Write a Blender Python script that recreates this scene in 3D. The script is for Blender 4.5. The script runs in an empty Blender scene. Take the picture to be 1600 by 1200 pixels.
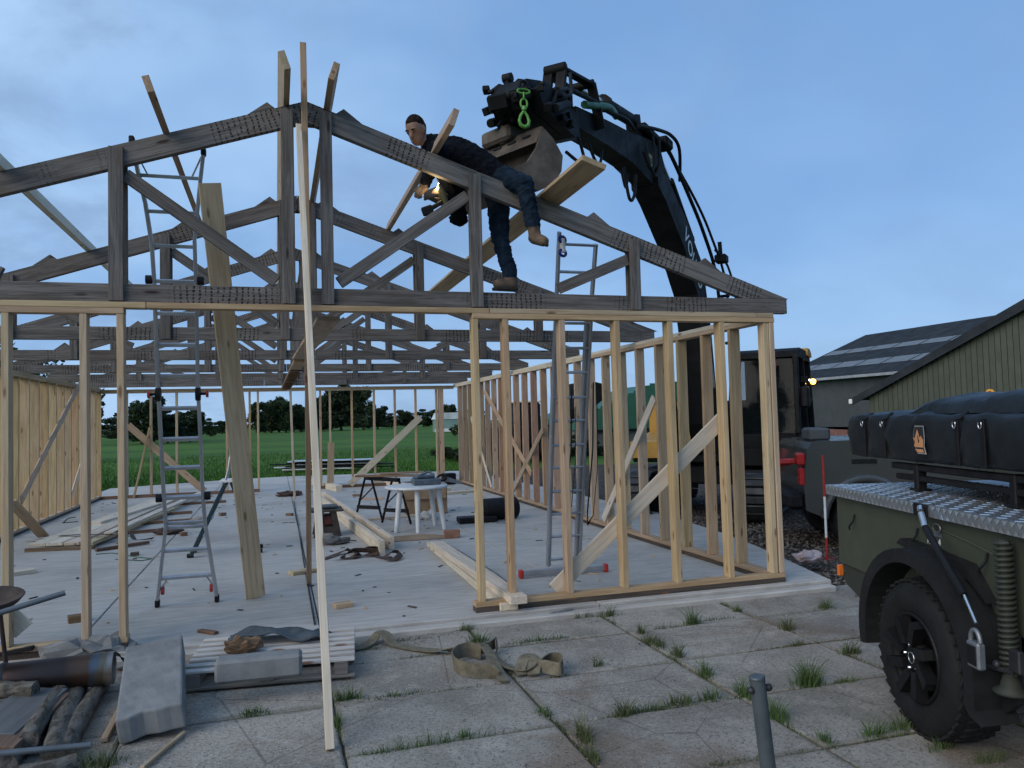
import bpy, bmesh, math, random
from mathutils import Vector, Matrix
V = Vector
PI = math.pi
RAD = math.radians
random.seed(11)
S = bpy.context.scene
COL = S.collection

# ------------------------------------------------------------------ camera
EYE = V((0, 0, 1.65))
FPX, YAW, PITCH, ROLL = 1210.0, 0.29676, 0.04477, -0.025965


def cam_axes():
    cy, sy, cp, sp = math.cos(YAW), math.sin(YAW), math.cos(PITCH), math.sin(PITCH)
    f = V((sy * cp, cy * cp, sp)); r = V((cy, -sy, 0)); u = r.cross(f)
    c, s = math.cos(ROLL), math.sin(ROLL)
    return c * r + s * u, -s * r + c * u, f


CR, CU, CF = cam_axes()
cam = bpy.data.cameras.new('camera')
cam.sensor_width = 36.0
cam.lens = FPX * 36.0 / 1600.0
cam.clip_end = 3000
cam.clip_start = 0.05
camo = bpy.data.objects.new('camera', cam)
COL.objects.link(camo)
camo.matrix_world = Matrix(((CR.x, CU.x, -CF.x, EYE.x), (CR.y, CU.y, -CF.y, EYE.y), (CR.z, CU.z, -CF.z, EYE.z), (0, 0, 0, 1)))
S.camera = camo

# ------------------------------------------------------------------ sky and sun (dusk, thin cloud)
SUN_EL, SUN_AZ = RAD(28), RAD(-118)      # veiled, in the west behind the left shoulder
world = bpy.data.worlds.new('World'); S.world = world; world.use_nodes = True
wn, wl = world.node_tree.nodes, world.node_tree.links
wn.clear()


def wnode(t, **k):
    n = wn.new(t)
    for a, b in k.items():
        setattr(n, a, b)
    return n


sky = wnode('ShaderNodeTexSky', sky_type='NISHITA', sun_disc=False)
sky.sun_elevation = SUN_EL
sky.sun_rotation = SUN_AZ
sky.air_density, sky.dust_density, sky.ozone_density = 1.0, 0.4, 2.2
tc = wnode('ShaderNodeTexCoord')
sep = wnode('ShaderNodeSeparateXYZ'); wl.new(tc.outputs['Generated'], sep.inputs[0])
zz = wnode('ShaderNodeMath', operation='MAXIMUM'); wl.new(sep.outputs['Z'], zz.inputs[0]); zz.inputs[1].default_value = 0.0
za = wnode('ShaderNodeMath', operation='ADD'); wl.new(zz.outputs[0], za.inputs[0]); za.inputs[1].default_value = 0.42
dv = wnode('ShaderNodeVectorMath', operation='DIVIDE'); wl.new(tc.outputs['Generated'], dv.inputs[0])
cmb = wnode('ShaderNodeCombineXYZ')
for i in range(3):
    wl.new(za.outputs[0], cmb.inputs[i])
wl.new(cmb.outputs[0], dv.inputs[1])


def wnoise(scale, detail, rough, lo, hi, dist=0.0, off=(0, 0, 0)):
    m = wnode('ShaderNodeMapping'); wl.new(dv.outputs[0], m.inputs[0]); m.inputs['Location'].default_value = off
    n = wnode('ShaderNodeTexNoise'); wl.new(m.outputs[0], n.inputs['Vector'])
    n.inputs['Scale'].default_value = scale; n.inputs['Detail'].default_value = detail
    n.inputs['Roughness'].default_value = rough; n.inputs['Distortion'].default_value = dist
    r = wnode('ShaderNodeMapRange', interpolation_type='SMOOTHSTEP'); wl.new(n.outputs['Fac'], r.inputs['Value'])
    r.inputs['From Min'].default_value = lo; r.inputs['From Max'].default_value = hi
    return r.outputs[0]


def wmix(fac, a, b, blend='MIX'):
    m = wnode('ShaderNodeMix', data_type='RGBA', blend_type=blend)
    for s, v in ((m.inputs[0], fac), (m.inputs[6], a), (m.inputs[7], b)):
        if hasattr(v, 'is_output'):
            wl.new(v, s)
        elif isinstance(v, float):
            s.default_value = v
        else:
            s.default_value = (*v, 1)
    return m.outputs[2]


SKY_K = 0.12
thin = wnoise(1.3, 4, 0.55, 0.30, 0.66, 0.0, (3.1, 0.4, 0))        # pale veil
dark = wnoise(2.6, 6, 0.60, 0.47, 0.68, 0.3, (0.3, 5.2, 1))        # darker cloud bellies
scl = 1.0 / SKY_K
veil = tuple(c * scl for c in (0.37, 0.535, 0.735))
belly = tuple(c * scl for c in (0.17, 0.265, 0.425))
bank = wnode('ShaderNodeMapRange', interpolation_type='LINEAR'); wl.new(sep.outputs['X'], bank.inputs['Value'])      # the cloud lies to the west
for k_, v_ in (('From Min', -0.35), ('From Max', 0.85), ('To Min', 1.0), ('To Max', 0.15)):
    bank.inputs[k_].default_value = v_


def banked(s):
    m = wnode('ShaderNodeMath', operation='MULTIPLY'); wl.new(s, m.inputs[0]); wl.new(bank.outputs[0], m.inputs[1]); return m.outputs[0]


thin, dark = banked(thin), banked(dark)
thinm = wnode('ShaderNodeMath', operation='MULTIPLY'); wl.new(thin, thinm.inputs[0]); thinm.inputs[1].default_value = 0.75
darkm = wnode('ShaderNodeMath', operation='MULTIPLY'); wl.new(dark, darkm.inputs[0]); darkm.inputs[1].default_value = 0.85
base = wmix(0.86, sky.outputs[0], tuple(c * scl for c in (0.130, 0.258, 0.490)))
c1 = wmix(thinm.outputs[0], base, veil)
c2 = wmix(darkm.outputs[0], c1, belly)
bg = wnode('ShaderNodeBackground'); wl.new(c2, bg.inputs[0]); bg.inputs[1].default_value = SKY_K
wout = wnode('ShaderNodeOutputWorld'); wl.new(bg.outputs[0], wout.inputs[0])

sund = bpy.data.lights.new('sun', 'SUN'); sund.energy = 1.5; sund.angle = RAD(50); sund.color = (1.0, 0.88, 0.74)
suno = bpy.data.objects.new('sun', sund); COL.objects.link(suno)
sd = V((math.sin(SUN_AZ) * math.cos(SUN_EL), math.cos(SUN_AZ) * math.cos(SUN_EL), math.sin(SUN_EL)))
suno.rotation_euler = sd.to_track_quat('Z', 'Y').to_euler()

S.view_settings.view_transform = 'Standard'
S.view_settings.look = 'None'
S.view_settings.exposure = 0.56
S.view_settings.gamma = 1.0
S.view_settings.use_curve_mapping = False
S.cycles.max_bounces = 5
S.cycles.diffuse_bounces = 3
S.cycles.use_adaptive_sampling = True
S.cycles.adaptive_threshold = 0.03
S.cycles.use_denoising = True


# ------------------------------------------------------------------ surveying helpers: a sight line met with a real plane
def sight(x, y):
    return CR * ((x - 800) / FPX) + CU * ((600 - y) / FPX) + CF


def gz(x, y, z=0.0):
    d = sight(x, y); return EYE + d * ((z - EYE.z) / d.z)


def gy(x, y, Y):
    d = sight(x, y); return EYE + d * (Y / d.y)


def gx(x, y, X):
    d = sight(x, y); return EYE + d * (X / d.x)


def gp(x, y, p, n):
    d = sight(x, y); return EYE + d * ((V(p) - EYE).dot(V(n)) / d.dot(V(n)))


# ------------------------------------------------------------------ materials
MATS = {}


def new_mat(name):
    m = bpy.data.materials.new(name); m.use_nodes = True
    m.node_tree.nodes.clear(); MATS[name] = m
    return m, m.node_tree.nodes, m.node_tree.links


class NT:
    """small node builder"""
    def __init__(s, name):
        s.m, s.n, s.l = new_mat(name)
        s.out = s.n.new('ShaderNodeOutputMaterial')
        s.b = s.n.new('ShaderNodeBsdfPrincipled')
        s.l.new(s.b.outputs[0], s.out.inputs[0])

    def node(s, t, **k):
        n = s.n.new(t)
        for a, b in k.items():
            setattr(n, a, b)
        return n

    def put(s, v, sock):
        if hasattr(v, 'is_output'):
            s.l.new(v, sock)
        elif isinstance(v, (tuple, list)) and sock.type == 'RGBA':
            sock.default_value = (*v[:3], 1)
        else:
            sock.default_value = v

    def coord(s, kind='Object', scale=(1, 1, 1), loc=(0, 0, 0), rnd=0.0):
        t = s.node('ShaderNodeTexCoord'); v = t.outputs[kind]
        if kind == 'World':
            v = s.node('ShaderNodeNewGeometry').outputs['Position']
        if rnd:
            oi = s.node('ShaderNodeObjectInfo')
            k = s.math('MULTIPLY', oi.outputs['Random'], rnd)
            a = s.node('ShaderNodeVectorMath', operation='ADD'); s.l.new(v, a.inputs[0]); s.l.new(k, a.inputs[1]); v = a.outputs[0]
        m = s.node('ShaderNodeMapping'); s.l.new(v, m.inputs[0])
        m.inputs['Scale'].default_value = scale; m.inputs['Location'].default_value = loc
        return m.outputs[0]

    def world(s, scale=(1, 1, 1)):
        g = s.node('ShaderNodeNewGeometry')
        m = s.node('ShaderNodeMapping'); s.l.new(g.outputs['Position'], m.inputs[0]); m.inputs['Scale'].default_value = scale
        return m.outputs[0]

    def noise(s, vec, scale, detail=5, rough=0.55, dist=0.0):
        n = s.node('ShaderNodeTexNoise'); s.l.new(vec, n.inputs['Vector'])
        n.inputs['Scale'].default_value = scale; n.inputs['Detail'].default_value = detail
        n.inputs['Roughness'].default_value = rough; n.inputs['Distortion'].default_value = dist
        return n.outputs['Fac']

    def voro(s, vec, scale, feat='F1', rnd=1.0):
        n = s.node('ShaderNodeTexVoronoi', feature=feat); s.l.new(vec, n.inputs['Vector'])
        n.inputs['Scale'].default_value = scale; n.inputs['Randomness'].default_value = rnd
        return n

    def ramp(s, f, lo, hi, smooth=True, a=0.0, b=1.0):
        r = s.node('ShaderNodeMapRange', interpolation_type='SMOOTHSTEP' if smooth else 'LINEAR')
        s.l.new(f, r.inputs['Value'])
        for k, v in (('From Min', lo), ('From Max', hi), ('To Min', a), ('To Max', b)):
            r.inputs[k].default_value = v
        return r.outputs[0]

    def math(s, op, a, b=None):
        n = s.node('ShaderNodeMath', operation=op); s.put(a, n.inputs[0])
        if b is not None:
            s.put(b, n.inputs[1])
        return n.outputs[0]

    def mix(s, f, a, b, blend='MIX'):
        m = s.node('ShaderNodeMix', data_type='RGBA', blend_type=blend)
        s.put(f, m.inputs[0]); s.put(a, m.inputs[6]); s.put(b, m.inputs[7])
        return m.outputs[2]

    def rnd_val(s, col, amt, hue=0.0):
        oi = s.node('ShaderNodeObjectInfo')
        h = s.node('ShaderNodeHueSaturation'); s.put(col, h.inputs['Color'])
        s.l.new(s.ramp(oi.outputs['Random'], 0, 1, False, 1 - amt, 1 + amt), h.inputs['Value'])
        if hue:
            r2 = s.math('FRACT', s.math('MULTIPLY', oi.outputs['Random'], 17.3))
            s.l.new(s.ramp(r2, 0, 1, False, 0.5 - hue, 0.5 + hue), h.inputs['Hue'])
            r3 = s.math('FRACT', s.math('MULTIPLY', oi.outputs['Random'], 91.7))
            s.l.new(s.ramp(r3, 0, 1, False, 0.85, 1.12), h.inputs['Saturation'])
        return h.outputs[0]

    def done(s, col, rough=0.7, metal=0.0, bump=None, bstr=0.3, bdist=0.01, spec=None):
        s.put(col, s.b.inputs['Base Color']); s.put(rough, s.b.inputs['Roughness']); s.put(metal, s.b.inputs['Metallic'])
        if spec is not None:
            s.b.inputs['Specular IOR Level'].default_value = spec
        if bump is not None:
            bn = s.node('ShaderNodeBump'); s.l.new(bump, bn.inputs['Height'])
            bn.inputs['Strength'].default_value = bstr; bn.inputs['Distance'].default_value = bdist
            s.l.new(bn.outputs[0], s.b.inputs['Normal'])
        return s.m


def plain(name, c1, c2=None, scale=6.0, rough=0.6, metal=0.0, bump=0.15, stretch=(1, 1, 1), detail=5, rnd=0.0, spec=None, bdist=0.004):
    n = NT(name)
    c2 = c2 or tuple(c * 0.72 for c in c1)
    co = n.coord('Object', stretch, rnd=13.0)
    f = n.noise(co, scale, detail, 0.6)
    col = n.mix(n.ramp(f, 0.32, 0.68), c1, c2)
    if rnd:
        col = n.rnd_val(col, rnd)
    f2 = n.noise(co, scale * 9, 3, 0.6)
    return n.done(col, n.ramp(f, 0.3, 0.7, True, max(0.02, rough - 0.08), min(1, rough + 0.08)), metal, f2, bump, bdist, spec)


def wood_new(name, light, dark, knot=(0.16, 0.075, 0.03), rnd=0.12):
    """fresh sawn softwood; grain runs along the board's own length (local x)"""
    n = NT(name)
    co = n.coord('Object', (0.55, 9, 9), rnd=31.0)
    g = n.noise(co, 3.2, 4, 0.62, 0.5)
    co2 = n.coord('Object', (1.1, 60, 60), rnd=31.0)
    fine = n.noise(co2, 2.0, 2, 0.7)
    col = n.mix(n.ramp(g, 0.36, 0.66), light, dark)
    col = n.mix(n.math('MULTIPLY', n.ramp(fine, 0.5, 0.75), 0.35), col, tuple(c * 0.62 for c in dark))
    kc = n.coord('Object', (2.6, 9, 9), rnd=57.0)
    kv = n.voro(kc, 1.0)
    kn = n.ramp(kv.outputs['Distance'], 0.07, 0.17, True, 1, 0)
    col = n.mix(n.math('MULTIPLY', kn, 0.85), col, knot)
    st = n.noise(n.coord('Object', (1.2, 3, 3), rnd=11.0), 1.7, 3, 0.5)
    col = n.mix(n.math('MULTIPLY', n.ramp(st, 0.52, 0.75), 0.3), col, tuple(c * 0.6 for c in light))
    col = n.rnd_val(col, rnd, 0.012)
    return n.done(col, 0.68, 0, n.math('ADD', g, n.math('MULTIPLY', fine, 0.6)), 0.22, 0.004, 0.3)


def wood_old(name, light, dark, marks=True):
    """grey weathered truss timber with rows of black nail marks"""
    n = NT(name)
    co = n.coord('Object', (0.5, 10, 10), rnd=31.0)
    g = n.noise(co, 3.0, 5, 0.68, 0.6)
    fine = n.noise(n.coord('Object', (1.5, 75, 75), rnd=31.0), 2.0, 2, 0.7)
    col = n.mix(n.ramp(g, 0.34, 0.68), light, dark)
    col = n.mix(n.math('MULTIPLY', n.ramp(fine, 0.52, 0.7), 0.6), col, tuple(c * 0.35 for c in dark))
    bl = n.noise(n.coord('Object', (1, 2.2, 2.2), rnd=19.0), 2.2, 4, 0.6)
    col = n.mix(n.math('MULTIPLY', n.ramp(bl, 0.5, 0.72), 0.55), col, (0.095, 0.07, 0.052))
    col = n.mix(n.math('MULTIPLY', n.ramp(bl, 0.42, 0.25), 0.35), col, (0.21, 0.21, 0.215))
    kv = n.voro(n.coord('Object', (1.6, 7, 7), rnd=57.0), 1.0)
    col = n.mix(n.ramp(kv.outputs['Distance'], 0.05, 0.13, True, 0.9, 0), col, (0.025, 0.018, 0.015))
    if marks:
        c = n.coord('Object', (1, 1, 1), rnd=0.0)
        wob = n.noise(c, 9, 3, 0.6)
        sp = n.node('ShaderNodeSeparateXYZ'); n.l.new(c, sp.inputs[0])
        fx = n.math('FRACT', n.math('ADD', n.math('MULTIPLY', sp.outputs['X'], 22.0), n.math('MULTIPLY', wob, 1.0)))
        fz = n.math('FRACT', n.math('ADD', n.math('MULTIPLY', sp.outputs['Z'], 36.0), n.math('MULTIPLY', wob, 1.3)))
        dx = n.math('ABSOLUTE', n.math('SUBTRACT', fx, 0.5)); dz = n.math('ABSOLUTE', n.math('SUBTRACT', fz, 0.5))
        sz_ = n.noise(c, 40, 2, .5)
        dash = n.math('MULTIPLY', n.ramp(n.math('ADD', dx, n.math('MULTIPLY', sz_, .25)), 0.20, 0.36, True, 1, 0), n.ramp(dz, 0.25, 0.46, True, 1, 0))
        cx = n.coord('Object', (1.0, 0.0, 0.0), rnd=23.0)
        cl = n.noise(cx, 1.15, 1, 0.4)
        cl = n.ramp(cl, 0.50, 0.54)
        drop = n.ramp(n.noise(c, 26, 1, 0.4), 0.36, 0.44)
        mk = n.math('MULTIPLY', n.math('MULTIPLY', dash, cl), drop)
        col = n.mix(n.math('MULTIPLY', mk, 0.93), col, (0.008, 0.007, 0.008))
    col = n.rnd_val(col, 0.10, 0.01)
    return n.done(col, 0.82, 0, n.math('ADD', g, fine), 0.45, 0.006, 0.2)


WN = wood_new('pine_new', (0.48, 0.36, 0.225), (0.36, 0.255, 0.148))
WP = wood_new('pine_pale', (0.62, 0.55, 0.44), (0.50, 0.425, 0.32), rnd=0.07)
WT = wood_new('pine_tan', (0.36, 0.27, 0.175), (0.27, 0.19, 0.115), rnd=0.10)
WR = wood_new('douglas_red', (0.50, 0.33, 0.215), (0.39, 0.24, 0.15), rnd=0.14)
WB = wood_new('brown_batten', (0.20, 0.125, 0.075), (0.11, 0.065, 0.04), rnd=0.12)
WD = wood_new('dark_sole', (0.085, 0.065, 0.05), (0.045, 0.036, 0.03), rnd=0.1)
WO = wood_old('truss_grey', (0.175, 0.160, 0.148), (0.080, 0.073, 0.067))
WOP = wood_old('truss_grey_post', (0.168, 0.155, 0.144), (0.078, 0.071, 0.066), False)
ALU = plain('aluminium', (0.47, 0.48, 0.50), (0.33, 0.34, 0.36), 5, 0.42, 0.75, 0.06, (1, 1, 0.3))
BLACK = plain('black_plastic', (0.009, 0.009, 0.010), (0.005, 0.005, 0.006), 8, 0.55, 0, 0.1, spec=.22)
REDP = plain('red_plastic', (0.42, 0.025, 0.02), (0.26, 0.015, 0.012), 8, 0.45)
STEEL = plain('dark_steel', (0.05, 0.052, 0.056), (0.028, 0.03, 0.033), 7, 0.5, 0.5)
GALV = plain('galvanised', (0.25, 0.27, 0.29), (0.16, 0.175, 0.19), 9, 0.5, 0.7)
WHITEP = plain('white_paint', (0.74, 0.74, 0.72), (0.6, 0.6, 0.58), 8, 0.5)


# ------------------------------------------------------------------ object helpers
def W(o):
    m = o.matrix_basis.copy()
    while o.parent:
        o = o.parent; m = o.matrix_basis @ m
    return m


def link(o, parent=None, M=None):
    COL.objects.link(o)
    if parent is not None:
        o.parent = parent
        if M is not None:
            o.matrix_basis = W(parent).inverted() @ M
    elif M is not None:
        o.matrix_basis = M
    return o


def tag(o, label=None, cat=None, group=None, kind=None):
    for k, v in (('label', label), ('category', cat), ('group', group), ('kind', kind)):
        if v:
            o[k] = v
    return o


def TR(loc=(0, 0, 0), rz=0.0, rx=0.0, ry=0.0):
    return Matrix.Translation(V(loc)) @ Matrix.Rotation(rz, 4, 'Z') @ Matrix.Rotation(ry, 4, 'Y') @ Matrix.Rotation(rx, 4, 'X')


def frame(o, x, z=(0, 0, 1)):
    x = V(x).normalized(); z = V(z); z = z - x * z.dot(x)
    if z.length < 1e-5:
        z = V((0, 1, 0)) - x * x.y
    z.normalize(); y = z.cross(x)
    return Matrix(((x.x, y.x, z.x, o[0]), (x.y, y.y, z.y, o[1]), (x.z, y.z, z.z, o[2]), (0, 0, 0, 1)))


def thing(name, label, cat, loc=(0, 0, 0), rz=0.0, group=None, M=None):
    o = bpy.data.objects.new(name, None); o.empty_display_size = 0.1
    link(o, None, M if M is not None else TR(loc, rz))
    return tag(o, label, cat, group)


def cbox_data(sx, sy, sz, b):
    hx, hy, hz = sx / 2, sy / 2, sz / 2
    b = min(b, hx * .45, hy * .45, hz * .45)
    vs = []; idx = {}
    for x in (-1, 1):
        for y in (-1, 1):
            for z in (-1, 1):
                for ax in range(3):
                    p = [x * hx, y * hy, z * hz]
                    for k in range(3):
                        if k != ax:
                            p[k] -= (x, y, z)[k] * b
                    idx[(x, y, z, ax)] = len(vs); vs.append(tuple(p))
    fs = []
    for ax in range(3):
        u, w = [(1, 2), (2, 0), (0, 1)][ax]
        for s in (-1, 1):
            q = []
            for (a, c) in ((-1, -1), (1, -1), (1, 1), (-1, 1)):
                k = [0, 0, 0]; k[ax] = s; k[u] = a; k[w] = c
                q.append(idx[(*k, ax)])
            fs.append(q if s > 0 else q[::-1])
    for ax in range(3):
        u, w = [(1, 2), (2, 0), (0, 1)][ax]
        for a in (-1, 1):
            for c in (-1, 1):
                k0 = [0, 0, 0]; k0[ax] = -1; k0[u] = a; k0[w] = c
                k1 = list(k0); k1[ax] = 1
                q = [idx[(*k0, u)], idx[(*k1, u)], idx[(*k1, w)], idx[(*k0, w)]]
                fs.append(q if a * c < 0 else q[::-1])
    for x in (-1, 1):
        for y in (-1, 1):
            for z in (-1, 1):
                q = [idx[(x, y, z, 0)], idx[(x, y, z, 1)], idx[(x, y, z, 2)]]
                fs.append(q if x * y * z > 0 else q[::-1])
    return vs, fs


BOXC = {}


def box_mesh(sx, sy, sz, b, mat):
    k = (round(sx, 4), round(sy, 4), round(sz, 4), round(b, 4), mat.name)
    if k not in BOXC:
        vs, fs = cbox_data(sx, sy, sz, b)
        me = bpy.data.meshes.new('box'); me.from_pydata(vs, [], fs); me.materials.append(mat); BOXC[k] = me
    return BOXC[k]


def cbox(name, size, M, mat, parent=None, b=0.004):
    o = bpy.data.objects.new(name, box_mesh(*size, b, mat))
    return link(o, parent, M)


def beam(name, a, c, w, h, mat, parent=None, up=(0, 0, 1), b=0.003):
    """straight timber from a to c, width w across, height h along up"""
    a, c = V(a), V(c)
    return cbox(name, ((c - a).length, w, h), frame((a + c) / 2, c - a, up), mat, parent, b)


class MB:
    def __init__(s):
        s.v = []; s.f = []; s.sm = []

    def add(s, vs, fs, M=None, smooth=False):
        o = len(s.v)
        s.v += [tuple(M @ V(p)) if M is not None else tuple(p) for p in vs]
        s.f += [[i + o for i in f] for f in fs]; s.sm += [smooth] * len(fs)
        return s

    def box(s, size, M=None, b=0.004):
        if not isinstance(M, Matrix) and M is not None:
            M = Matrix.Translation(V(M))
        return s.add(*cbox_data(*size, b), M)

    def bar(s, a, c, w, h, up=(0, 0, 1), b=0.002):
        a, c = V(a), V(c)
        return s.box(((c - a).length, w, h), frame((a + c) / 2, c - a, up), b)

    def tube(s, pts, r, n=10, cap=True, flat=1.0, up=None):
        pts = [V(p) for p in pts]; m = len(pts)
        rs = r if isinstance(r, (list, tuple)) else [r] * m
        vs = []; t0 = (pts[1] - pts[0]).normalized()
        nrm = V(up) if up else (V((0, 0, 1)) if abs(t0.z) < .9 else V((1, 0, 0)))
        for i, p in enumerate(pts):
            t = (pts[min(i + 1, m - 1)] - pts[max(i - 1, 0)]).normalized()
            nrm = (nrm - t * nrm.dot(t)).normalized(); bi = t.cross(nrm)
            for k in range(n):
                a = 2 * PI * k / n
                vs.append(p + nrm * (math.cos(a) * rs[i] * flat) + bi * (math.sin(a) * rs[i]))
        fs = [[i * n + k, i * n + (k + 1) % n, (i + 1) * n + (k + 1) % n, (i + 1) * n + k] for i in range(m - 1) for k in range(n)]
        s.add(vs, fs, None, True)
        if cap:
            s.add(vs[:n], [list(range(n))[::-1]]); s.add(vs[-n:], [list(range(n))])
        return s

    def prism(s, poly, d, M=None, b=0.0):
        """poly: (x,z) outline, extruded from y=-d/2 to d/2"""
        n = len(poly); ar = sum(poly[i][0] * poly[(i + 1) % n][1] - poly[(i + 1) % n][0] * poly[i][1] for i in range(n))
        if ar < 0:
            poly = poly[::-1]
        vs = [(x, -d / 2, z) for x, z in poly] + [(x, d / 2, z) for x, z in poly]
        fs = [list(range(n)), list(range(n, 2 * n))[::-1]] + [[i, i + n, (i + 1) % n + n, (i + 1) % n] for i in range(n)]
        return s.add(vs, fs, M)

    def lathe(s, prof, n=24, M=None, smooth=True):
        """prof: (radius, height) pairs turned about z"""
        vs = []
        for r, z in prof:
            for k in range(n):
                a = 2 * PI * k / n; vs.append((r * math.cos(a), r * math.sin(a), z))
        fs = [[i * n + k, i * n + (k + 1) % n, (i + 1) * n + (k + 1) % n, (i + 1) * n + k] for i in range(len(prof) - 1) for k in range(n)]
        return s.add(vs, fs, M, smooth)

    def ball(s, c, r, n=10, m=7, M=None):
        rr = r if isinstance(r, (tuple, list)) else (r, r, r)
        vs = [(c[0], c[1], c[2] - rr[2])]
        for i in range(1, m):
            t = PI * i / m
            for k in range(n):
                a = 2 * PI * k / n
                vs.append((c[0] + rr[0] * math.sin(t) * math.cos(a), c[1] + rr[1] * math.sin(t) * math.sin(a), c[2] - rr[2] * math.cos(t)))
        vs.append((c[0], c[1], c[2] + rr[2])); L = len(vs) - 1
        fs = [[0, 1 + (k + 1) % n, 1 + k] for k in range(n)]
        fs += [[1 + i * n + k, 1 + i * n + (k + 1) % n, 1 + (i + 1) * n + (k + 1) % n, 1 + (i + 1) * n + k] for i in range(m - 2) for k in range(n)]
        fs += [[L, 1 + (m - 2) * n + k, 1 + (m - 2) * n + (k + 1) % n] for k in range(n)]
        return s.add(vs, fs, M, True)

    def build(s, name, mat, parent=None, M=None):
        me = bpy.data.meshes.new(name); me.from_pydata(s.v, [], s.f)
        for i, p in enumerate(me.polygons):
            p.use_smooth = s.sm[i]
        for m in (mat if isinstance(mat, (list, tuple)) else [mat]):
            me.materials.append(m)
        o = bpy.data.objects.new(name, me)
        return link(o, parent, M)


def copy_tree(o, parent=None):
    c = o.copy(); COL.objects.link(c); c.parent = parent
    for ch in list(o.children):
        copy_tree(ch, c)
    return c


def loose(name, a, c, w, h, mat, label, cat, up=(0, 0, 1), group=None, b=0.003):
    return tag(beam(name, a, c, w, h, mat, None, up, b), label, cat, group)
# ================================================================== the setting
PZ = -0.07          # pavement level; the building's floor slab is z = 0


def mat_meadow():
    n = NT('meadow_grass')
    w = n.world()
    big = n.noise(n.world((.4, 1, 1)), 0.07, 5, 0.65); mid = n.noise(n.world((0.35, 1.0, 1)), 0.7, 6, 0.7); fine = n.noise(w, 7, 4, 0.7)
    col = n.mix(n.ramp(big, 0.35, 0.65), (0.078, 0.158, 0.026), (0.040, 0.088, 0.020))
    col = n.mix(n.math('MULTIPLY', n.ramp(mid, 0.42, 0.68), 0.65), col, (0.030, 0.078, 0.014))
    col = n.mix(n.math('MULTIPLY', n.ramp(fine, 0.5, 0.75), 0.5), col, (0.11, 0.20, 0.04))
    return n.done(col, 0.9, 0, n.math('ADD', fine, mid), 0.6, 0.05, 0.1)


def mat_soil():
    n = NT('gravel_soil')
    w = n.world()
    v = n.voro(w, 26); v2 = n.voro(w, 60)
    a = n.noise(w, 1.3, 6, 0.65)
    col = n.mix(n.ramp(a, 0.35, 0.65), (0.095, 0.074, 0.058), (0.05, 0.039, 0.031))
    sepc = n.node('ShaderNodeSeparateColor'); n.l.new(v.outputs['Color'], sepc.inputs[0])
    col = n.mix(n.ramp(sepc.outputs[0], 0.55, 0.9, True, 0, 0.85), col, (0.17, 0.155, 0.14))
    col = n.mix(n.ramp(v.outputs['Distance'], 0.35, 0.7), col, (0.04, 0.031, 0.025))
    h = n.math('ADD', n.ramp(v.outputs['Distance'], 0, 0.7, True, 1, 0), n.ramp(v2.outputs['Distance'], 0, 0.7, True, 0.4, 0))
    return n.done(col, 0.9, 0, h, 0.9, 0.03, 0.2)


def mat_slabfloor():
    """new poured floor, brushed crosswise"""
    n = NT('floor_concrete')
    w = n.world()
    br = n.noise(n.world((1.0, 6, 1)), 2.6, 7, 0.68, 0.4)
    big = n.noise(w, 0.55, 5, 0.6)
    fine = n.noise(w, 70, 3, 0.7)
    col = n.mix(n.ramp(br, 0.34, 0.68), (0.455, 0.435, 0.40), (0.33, 0.315, 0.29))
    col = n.mix(n.math('MULTIPLY', n.ramp(big, 0.46, 0.70), 0.6), col, (0.24, 0.228, 0.21))
    st = n.ramp(n.noise(n.world((0.5, 9, 1)), 1.6, 6, 0.72), 0.60, 0.72)
    col = n.mix(n.math('MULTIPLY', st, 0.5), col, (0.15, 0.142, 0.132))
    col = n.mix(n.math('MULTIPLY', n.ramp(fine, 0.55, 0.8), 0.25), col, (0.19, 0.18, 0.17))
    blot = n.ramp(n.noise(w, 1.7, 4, 0.6), 0.60, 0.78)
    col = n.mix(n.math('MULTIPLY', blot, 0.4), col, (0.50, 0.49, 0.47))
    col = n.rnd_val(col, 0.045)
    return n.done(col, n.ramp(big, 0.35, 0.65, True, 0.55, 0.75), 0, n.math('ADD', br, n.math('MULTIPLY', fine, 0.3)), 0.25, 0.006, 0.3)


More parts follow.
